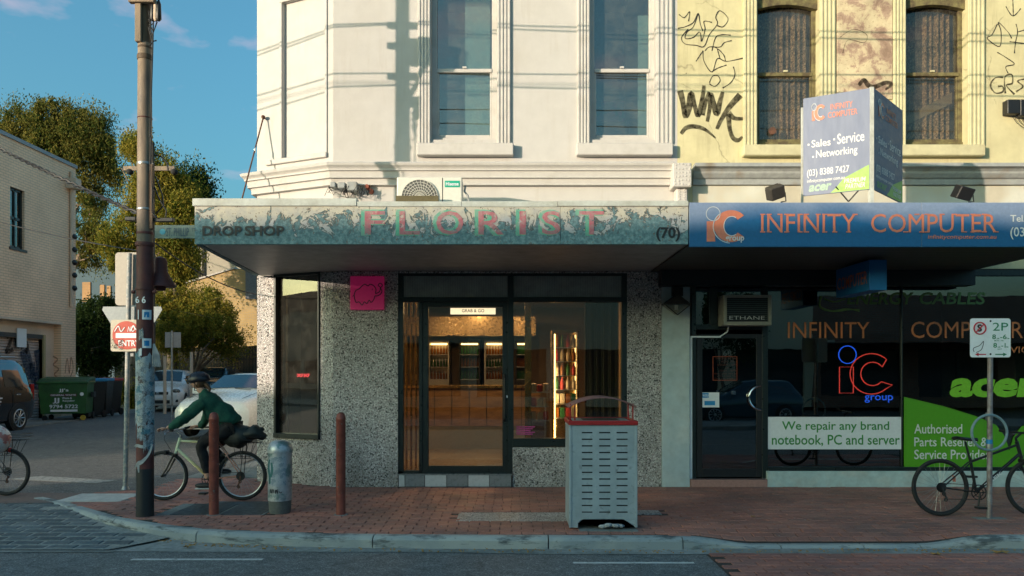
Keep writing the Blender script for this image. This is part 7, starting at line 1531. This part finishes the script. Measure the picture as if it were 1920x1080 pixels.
pbg.v = [(x + X(4, 10.4), y + 10.3, z + Z(822, 10.4)) for x, y, z in pbg.v]; tag(pbg.build('shopping_bag', M('translucent plastic bag', (.55, .52, .50), .4, col2=(.45, .16, .14), cs=9, lo=.52, hi=.56), smooth=True), 'crumpled pale plastic shopping bag on the bicycle at the left edge', 'bag')

# ------------------------------------------------------------ the cyclist
per = thing('person', 'person in a green jumper, black trousers and dark helmet riding left', 'person', (gx(432), Yb, .1))
m_skin = M('skin', (.55, .31, .22), .55, var=.06, bump=0); m_sweat = M('dark green wool', (.012, .095, .060), .9, col2=(.009, .07, .045), cs=9, var=.15, vs=60, bump=.6, bs=200); m_trs = M('black trousers', (.010, .010, .012), .85, bump=.2); m_hair = M('brown hair', (.11, .05, .024), .6, col2=(.18, .09, .04), cs=20, stretch=(1, 1, .3)); m_helm = M('dark navy helmet', (.012, .013, .022), .4, var=.1, bump=0); m_shoe = M('black shoe', (.02, .02, .02), .6); m_shoew = M('white sole', (.6, .6, .58), .6)
def folds(o, st, size=.09):
    tx = bpy.data.textures.new('cloth folds', 'CLOUDS'); tx.noise_scale = size; tx.noise_depth = 2
    d = o.modifiers.new('folds', 'DISPLACE'); d.texture = tx; d.strength = st * 2; d.mid_level = .5; d.texture_coords = 'LOCAL'
def skin(name, chains, mat, parent, sub=2, root=0):
    """chains: list of lists of (x, y, z, r) sharing equal points; grown into one surface"""
    pts = []; rad = []; ed = []; idx = {}
    for c in chains:
        prev = None
        for (x, y, z, *r) in c:
            k = (round(x, 4), round(y, 4), round(z, 4))
            if k not in idx: idx[k] = len(pts); pts.append((x, y, z)); rad.append(r if len(r) == 2 else (r[0], r[0]))
            if prev is not None and prev != idx[k]: ed.append((prev, idx[k]))
            prev = idx[k]
    c = Vector(np.mean(np.array(pts), 0)); me = bpy.data.meshes.new(name); me.from_pydata([tuple(Vector(p) - c) for p in pts], ed, []); o = bpy.data.objects.new(name, me); COL.objects.link(o)
    o.parent = parent; o.location = c - wloc(parent); WLOC[o.name] = c; me.materials.append(mat); m_ = o.modifiers.new('skin', 'SKIN'); m_.use_smooth_shade = True
    for i, r in enumerate(rad): me.skin_vertices[0].data[i].radius = r; me.skin_vertices[0].data[i].use_root = (i == root)
    s = o.modifiers.new('smooth', 'SUBSURF'); s.levels = sub + (1 if name in ('jumper', 'trousers') else 0); s.render_levels = s.levels
    if name in ('jumper', 'trousers'): folds(o, .022 if name == 'jumper' else .012)
    return o
def w(a, b, dy=0.0): return (gx(a), Yb + dy, gzz(b))
pel = w(430, 797); chest = w(398, 758); neck = w(384, 741); 
def J(a, b, dy, r): return (*w(a, b, dy), *(r if isinstance(r, tuple) else (r,)))
PEL = J(430, 797, 0, .13); SP = J(417, 778, 0, .125); CH_ = J(399, 757, 0, .13); NK = J(384, 741, 0, .06); NK2 = J(378, 732, 0, .05)
SHn, SHf = J(388, 753, -.16, .06), J(388, 753, .16, .06); ELn, ELf = J(360, 783, -.24, .042), J(375, 784, .22, .04); WRn, WRf = J(329, 801, -.27, .026), J(357, 803, .26, .026)
HPn, HPf = J(430, 806, -.09, .09), J(430, 806, .09, .09); KNn, KNf = J(381, 832, -.11, .062), J(392, 842, .11, .062); ANn, ANf = J(396, 897, -.11, .04), J(414, 878, .11, .04)
_u = lambda p: (*p[:3], *[r * .72 for r in p[3:]])
skin('body', [[_u(PEL), _u(SP), _u(CH_), NK, NK2, J(371, 727, 0, .055)], [_u(CH_), _u(SHn), _u(ELn), WRn], [_u(CH_), _u(SHf), _u(ELf), WRf], [_u(PEL), _u(HPn), _u(KNn), J(392, 868, -.11, .052), ANn], [_u(PEL), _u(HPf), _u(KNf), J(408, 862, .11, .05), ANf]], m_skin, per, 2)
fat = lambda p, k, d=0.0: (*p[:3], *[r * k + d for r in p[3:]])
skin('jumper', [[fat(J(426, 788, 0, .13), 1.32), fat(SP, 1.42), fat(CH_, 1.36), fat(NK, 1.5), J(378, 734, 0, .07)], [fat(CH_, 1.22), fat(SHn, 1.45), J(372, 770, -.21, .088), fat(ELn, 1.75), J(342, 795, -.26, .062), J(331, 800, -.27, .036)], [fat(CH_, 1.22), fat(SHf, 1.45), fat(ELf, 1.7), J(363, 800, .25, .05), J(359, 802, .26, .036)], [fat(J(426, 788, 0, .13), 1.22), J(437, 792, 0, .145), J(441, 798, 0, .11)]], m_sweat, per, 2, 2)
skin('trousers', [[J(434, 799, 0, .14), fat(HPn, 1.18), J(402, 818, -.11, .10), fat(KNn, 1.28), J(390, 862, -.11, .068), J(396, 888, -.11, .055)], [J(434, 799, 0, .14), fat(HPf, 1.18), J(410, 824, .11, .095), fat(KNf, 1.25), J(410, 862, .11, .06), J(414, 874, .11, .052)]], m_trs, per, 2)
# head with face, ear, hair, helmet with vents
hc = Vector(w(371, 716)); k_ = .0070
hd = MB(); hd.ell(hc, .082, .072, .105, 24, 18)
def facedeform(v):
    x, y, z = v[0] - hc.x, v[1] - hc.y, v[2] - hc.z; f = max(0, -x / .082)
    if z < -.02: x *= 1 - .12 * min(1, (-z - .02) / .08); y *= 1 - .3 * min(1, (-z - .02) / .08)
    if f > .75 and abs(y) < .016: x -= .022 * math.exp(-((z + .018) / .016) ** 2) + .008 * math.exp(-((z + .055) / .008) ** 2) + .012 * math.exp(-((z + .088) / .015) ** 2)
    if f > .6 and .016 < abs(y) < .045 and abs(z - .005) < .016: x += .008
    return (x + hc.x, y + hc.y, z + hc.z)
hd.v = [facedeform(v) for v in hd.v]; tl = Matrix.Translation(hc) @ Matrix.Rotation(R(-10), 4, 'Y') @ Matrix.Translation(-hc); hd.v = [tuple(tl @ Vector(v)) for v in hd.v]; hd.build('head', m_skin, per, smooth=True)
for s in (-1, 1): MB().ell(hc + Vector((.012, s * .072, -.008)), .014, .008, .026, 10, 8).build('ear', m_skin, per, smooth=True); MB().ell(hc + Vector((-.068, s * .03, .008)), .008, .011, .006, 8, 6).build('eye', m_black, per, smooth=True)
hr = MB(); hr.ell(hc + Vector((.025, 0, .0)), .076, .079, .092, 20, 14); hr.tube([hc + Vector((.07, 0, -.02)), hc + Vector((.12, -.01, -.045)), hc + Vector((.16, -.015, -.09)), hc + Vector((.165, -.02, -.13))], [.030, .026, .022, .008], 10); hr.build('hair', m_hair, per, smooth=True)
he = MB(); he.ell((0, 0, 0), .145, .105, .108, 28, 20); hv = []
for (x, y, z) in he.v: 
    if z < -.02: z = -.02 + (z + .02) * .3
    g_ = .0 if abs(y) < .012 or z < .01 else .010 * (1 if math.sin(y * 210) > 0 else 0); hv.append((x * (1.03 if x > 0 else 1.0), y, z - g_))
he.v = [tuple(hc + Vector((.008, 0, .030)) + Matrix.Rotation(R(-6), 3, 'Y') @ Vector(v)) for v in hv]; he.build('helmet', m_helm, per, smooth=True)
vt = MB()
for k in range(4): vt.box(*[c for c in ()]) if False else vt.ell(hc + Vector((-.07 + k * .052, -.078 + abs(k - 1.5) * .006, .075)), .020, .012, .010, 8, 6)
vt.build('helmet_vent', m_black, per, smooth=True); MB().prism([(hc.x - .13, hc.y - .06, hc.z + .045), (hc.x - .13, hc.y + .06, hc.z + .045), (hc.x - .175, hc.y + .03, hc.z + .035), (hc.x - .175, hc.y - .03, hc.z + .035)], (0, 0, .008)).build('visor', m_helm, per)
MB().tube([hc + Vector((-.03, -.085, .04)), hc + Vector((-.01, -.076, -.03)), hc + Vector((-.03, -.03, -.112)), hc + Vector((-.03, .03, -.112)), hc + Vector((-.01, .076, -.03)), hc + Vector((-.03, .085, .04))], .005, 5).build('strap', m_black, per)
# hands closed on the grips, five fingers each
def hand(wx, wy, wz, s):
    W_ = Vector((wx, wy, wz)); f = [[(*W_, .026, .018), (*(W_ + Vector((-.045, 0, .006))), .036, .017), (*(W_ + Vector((-.075, 0, .0))), .034, .014)]]
    o = skin('hand', f, m_skin, per, 2); 
    for k, (dy, l) in enumerate(((-.028, .9), (-.010, 1.0), (.009, .95), (.026, .8))):
        b_ = W_ + Vector((-.072, dy, .002)); skin('finger', [[(*b_, .009), (*(b_ + Vector((-.026 * l, 0, -.006))), .0085), (*(b_ + Vector((-.034 * l, 0, -.030 * l))), .008), (*(b_ + Vector((-.018 * l, 0, -.045 * l))), .0068)]], m_skin, o, 1)
    b_ = W_ + Vector((-.03, s * .03, -.004)); skin('thumb', [[(*b_, .011), (*(b_ + Vector((-.025, s * .012, -.016))), .0095), (*(b_ + Vector((-.048, s * .004, -.028))), .008)]], m_skin, o, 1)
hand(*w(329, 801, -.27), 1); hand(*w(357, 802, .26), -1)
for (a, b, dy, lab) in ((390, 908, -.12, 0), (410, 886, .12, 1)):
    c = Vector(w(a, b, dy)); MB().ell(c, .125, .045, .038, 18, 12).build('shoe', m_shoe, per, smooth=True); MB().box(c.x - .115, c.x + .11, c.y - .04, c.y + .04, c.z - .045, c.z - .028).build('sole', m_shoew, per, bev=.01)
# black bag and jacket strapped on the rack
m_bag = M('black nylon bag', (.010, .012, .012), .6, col2=(.02, .028, .026), cs=5, bump=.8, bs=22)
bg = thing('luggage_bag', 'lumpy black bag and jacket strapped on the rack of the ridden bicycle', 'bag', w(455, 838)); b_ = MB(); b_.ell((0, 0, 0), .24, .15, .15, 28, 20)
b_.v = [(x * (1 + .1 * math.sin(11 * z + 4 * y)) + gx(446), y * (1 + .12 * math.sin(14 * x)) + Yb, z * (1 + .10 * math.sin(17 * x + 2)) + .012 * math.sin(31 * x) * math.cos(23 * z) + gzz(817)) for x, y, z in b_.v]; folds(b_.build('bag', m_bag, bg, smooth=True), .02)
j_ = MB(); j_.ell((0, 0, 0), .22, .12, .075, 26, 16); j_.v = [(x + gx(470), y * (1 + .15 * math.sin(19 * x)) + Yb - .03, z * (1 + .3 * math.sin(13 * x)) + .02 * math.sin(25 * x + 8 * y) - .22 * max(0, x) ** 1.2 * 0 + gzz(811) - x * .12) for x, y, z in j_.v]; folds(j_.build('jacket', m_bag, bg, smooth=True), .025, .06)
MB().ell((gx(489), Yb, gzz(805)), .05, .04, .03, 12, 8).build('loose_sleeve', m_bag, bg, smooth=True)

# ------------------------------------------------------------ the other side of the main road (behind the camera: shades the street, seen in reflections)
H_ = 5.2; YO = -13.0
def opp(x0, x1, h, mat, lab, y=YO, d=9, awn=True, ups=False):
    t = thing('street_shop', lab, 'building', ((x0 + x1) / 2, y - d / 2, 0)); op = []; n_ = max(1, int((x1 - x0) / 4)); s = (x1 - x0) / n_
    for k in range(n_): op.append((x0 + k * s + .4, x0 + (k + 1) * s - .4, .5, 2.7))
    if ups:
        for k in range(n_): op.append((x0 + k * s + s / 2 - .7, x0 + k * s + s / 2 + .7, 3.9, h - .6))
    wallmb(x0, x1, 0, h, op, y - .25, y).build('wall', mat, t); MB().box(x0, x1, y - d, y - .251, 0, .1).build('floor', m_dark, t); MB().box(x0, x1, y - d, y - d + .2, .1, h - .3).build('back_wall', mat, t); MB().box(x0, x0 + .2, y - d + .21, y - .26, .1, h - .31).build('side_wall', mat, t); MB().box(x1 - .2, x1, y - d + .21, y - .26, .1, h - .31).build('side_wall', mat, t); MB().box(x0, x1, y - d, y - .26, h - .3, h - .1).build('roof', m_concrete, t)
    for o in op: w_ = MB().box(o[0], o[1], y - .2, y - .14, o[2], o[2] + .08).box(o[0], o[1], y - .2, y - .14, o[3] - .08, o[3]).box((o[0] + o[1]) / 2 - .04, (o[0] + o[1]) / 2 + .04, y - .2, y - .14, o[2] + .08, o[3] - .08).build('window', m_black, t); MB().box(o[0], o[1], y - .19, y - .18, o[2], o[3]).build('pane', m_cglass, w_)
    if awn: MB().box(x0, x1, y, y + 2.4, 2.95, 3.05).build('awning', m_cap, t); MB().box(x0, x1, y + 2.4, y + 2.45, 2.9, 3.35).build('awning_fascia', mat, t)
m_op1 = M('tan rendered shop wall', (.52, .42, .28), .85, world=True); m_op2 = painted_brick('red brick shop wall', (.32, .13, .08), (.26, .10, .07), (.25, .2, .16), ax=0); m_op3 = M('cream rendered shop wall', (.78, .64, .44), .85, world=True)
opp(-35.6, -31.52, 5.45, m_op1, 'unseen low tan shed added across the road to cut the low sun', awn=False)  # added out of view to block low sun at the corner wall
opp(-31.5, -16, 7.0, m_op2, 'low red brick shop across the road beside the side street gap'); opp(-16, -2, H_, m_op1, 'low tan rendered shop across the main road behind the camera'); opp(-2, 14, H_, m_op3, 'low cream shop across the road reflected in the computer shop window', awn=False); opp(14, 32, H_, m_op2, 'long low red brick shop across the road at the far right'); opp(-110, -56, 7.2, m_op1, 'set back tan building beyond the gap across the road', y=-16, awn=False)
opp(-66.5, 30, 12.25, m_op3, 'unseen tall cream block far behind the opposite shops casting a soft shadow edge', y=-45, d=8, awn=False)  # unseen far caster that blurs the shadow edge on the awning fronts
opp(-150, -88, 15.6, m_op2, 'unseen tall brick block added beyond the gap to shade the foot of the bush', y=-45, d=8, awn=False)  # added out of view so the lower bush falls in shade
tree('street_tree', 'street tree on the opposite footpath reflected in the computer shop window', (9.2, -10.4, 0), [(9.2, -10.4, 4.0, 1.4, 1.2, 1.1), (8.4, -10.2, 3.3, 1.0, .9, .7), (10.1, -10.5, 3.4, 1, .9, .8), (9.3, -10.3, 5.0, .9, .8, .8)], 9000, .12, .3, m_shrub, .09, 21)
car('parked_car', 'dark teal hatchback parked across the road and seen only in window reflections', hatch, m_cteal, m_cglass, (1.22, -1.2), .30, (8.2, -4.6, -.12), R(180), hatchf, sidewin=[(4.35, 5.9), (5.98, 7.4)])

ws = thing('brick_warehouse', 'long orange brick warehouse behind the corner shop along the side street', 'building', (0, 34, 0))
wallmb(24.3, 44, 0, 8.2, [(26 + k * 3.6, 27.6 + k * 3.6, 4.4, 6.4) for k in range(5)], -.25, 0, Matrix(((0, -1, 0, -3.95), (1, 0, 0, 0), (0, 0, 1, 0), (0, 0, 0, 1)))).build('wall', painted_brick('orange warehouse brick', (.50, .22, .10), (.42, .18, .09), (.35, .28, .2)), ws)
MB().box(-3.69, 6, 24.3, 44, 7.6, 7.8).build('roof', m_concrete, ws); MB().box(-3.3, -3.2, 24.4, 44, 4, 7).build('blind', m_dark, ws); MB().box(-3.69, 6, 43.8, 44, 0, 7.59).build('wall', m_obrick, ws)
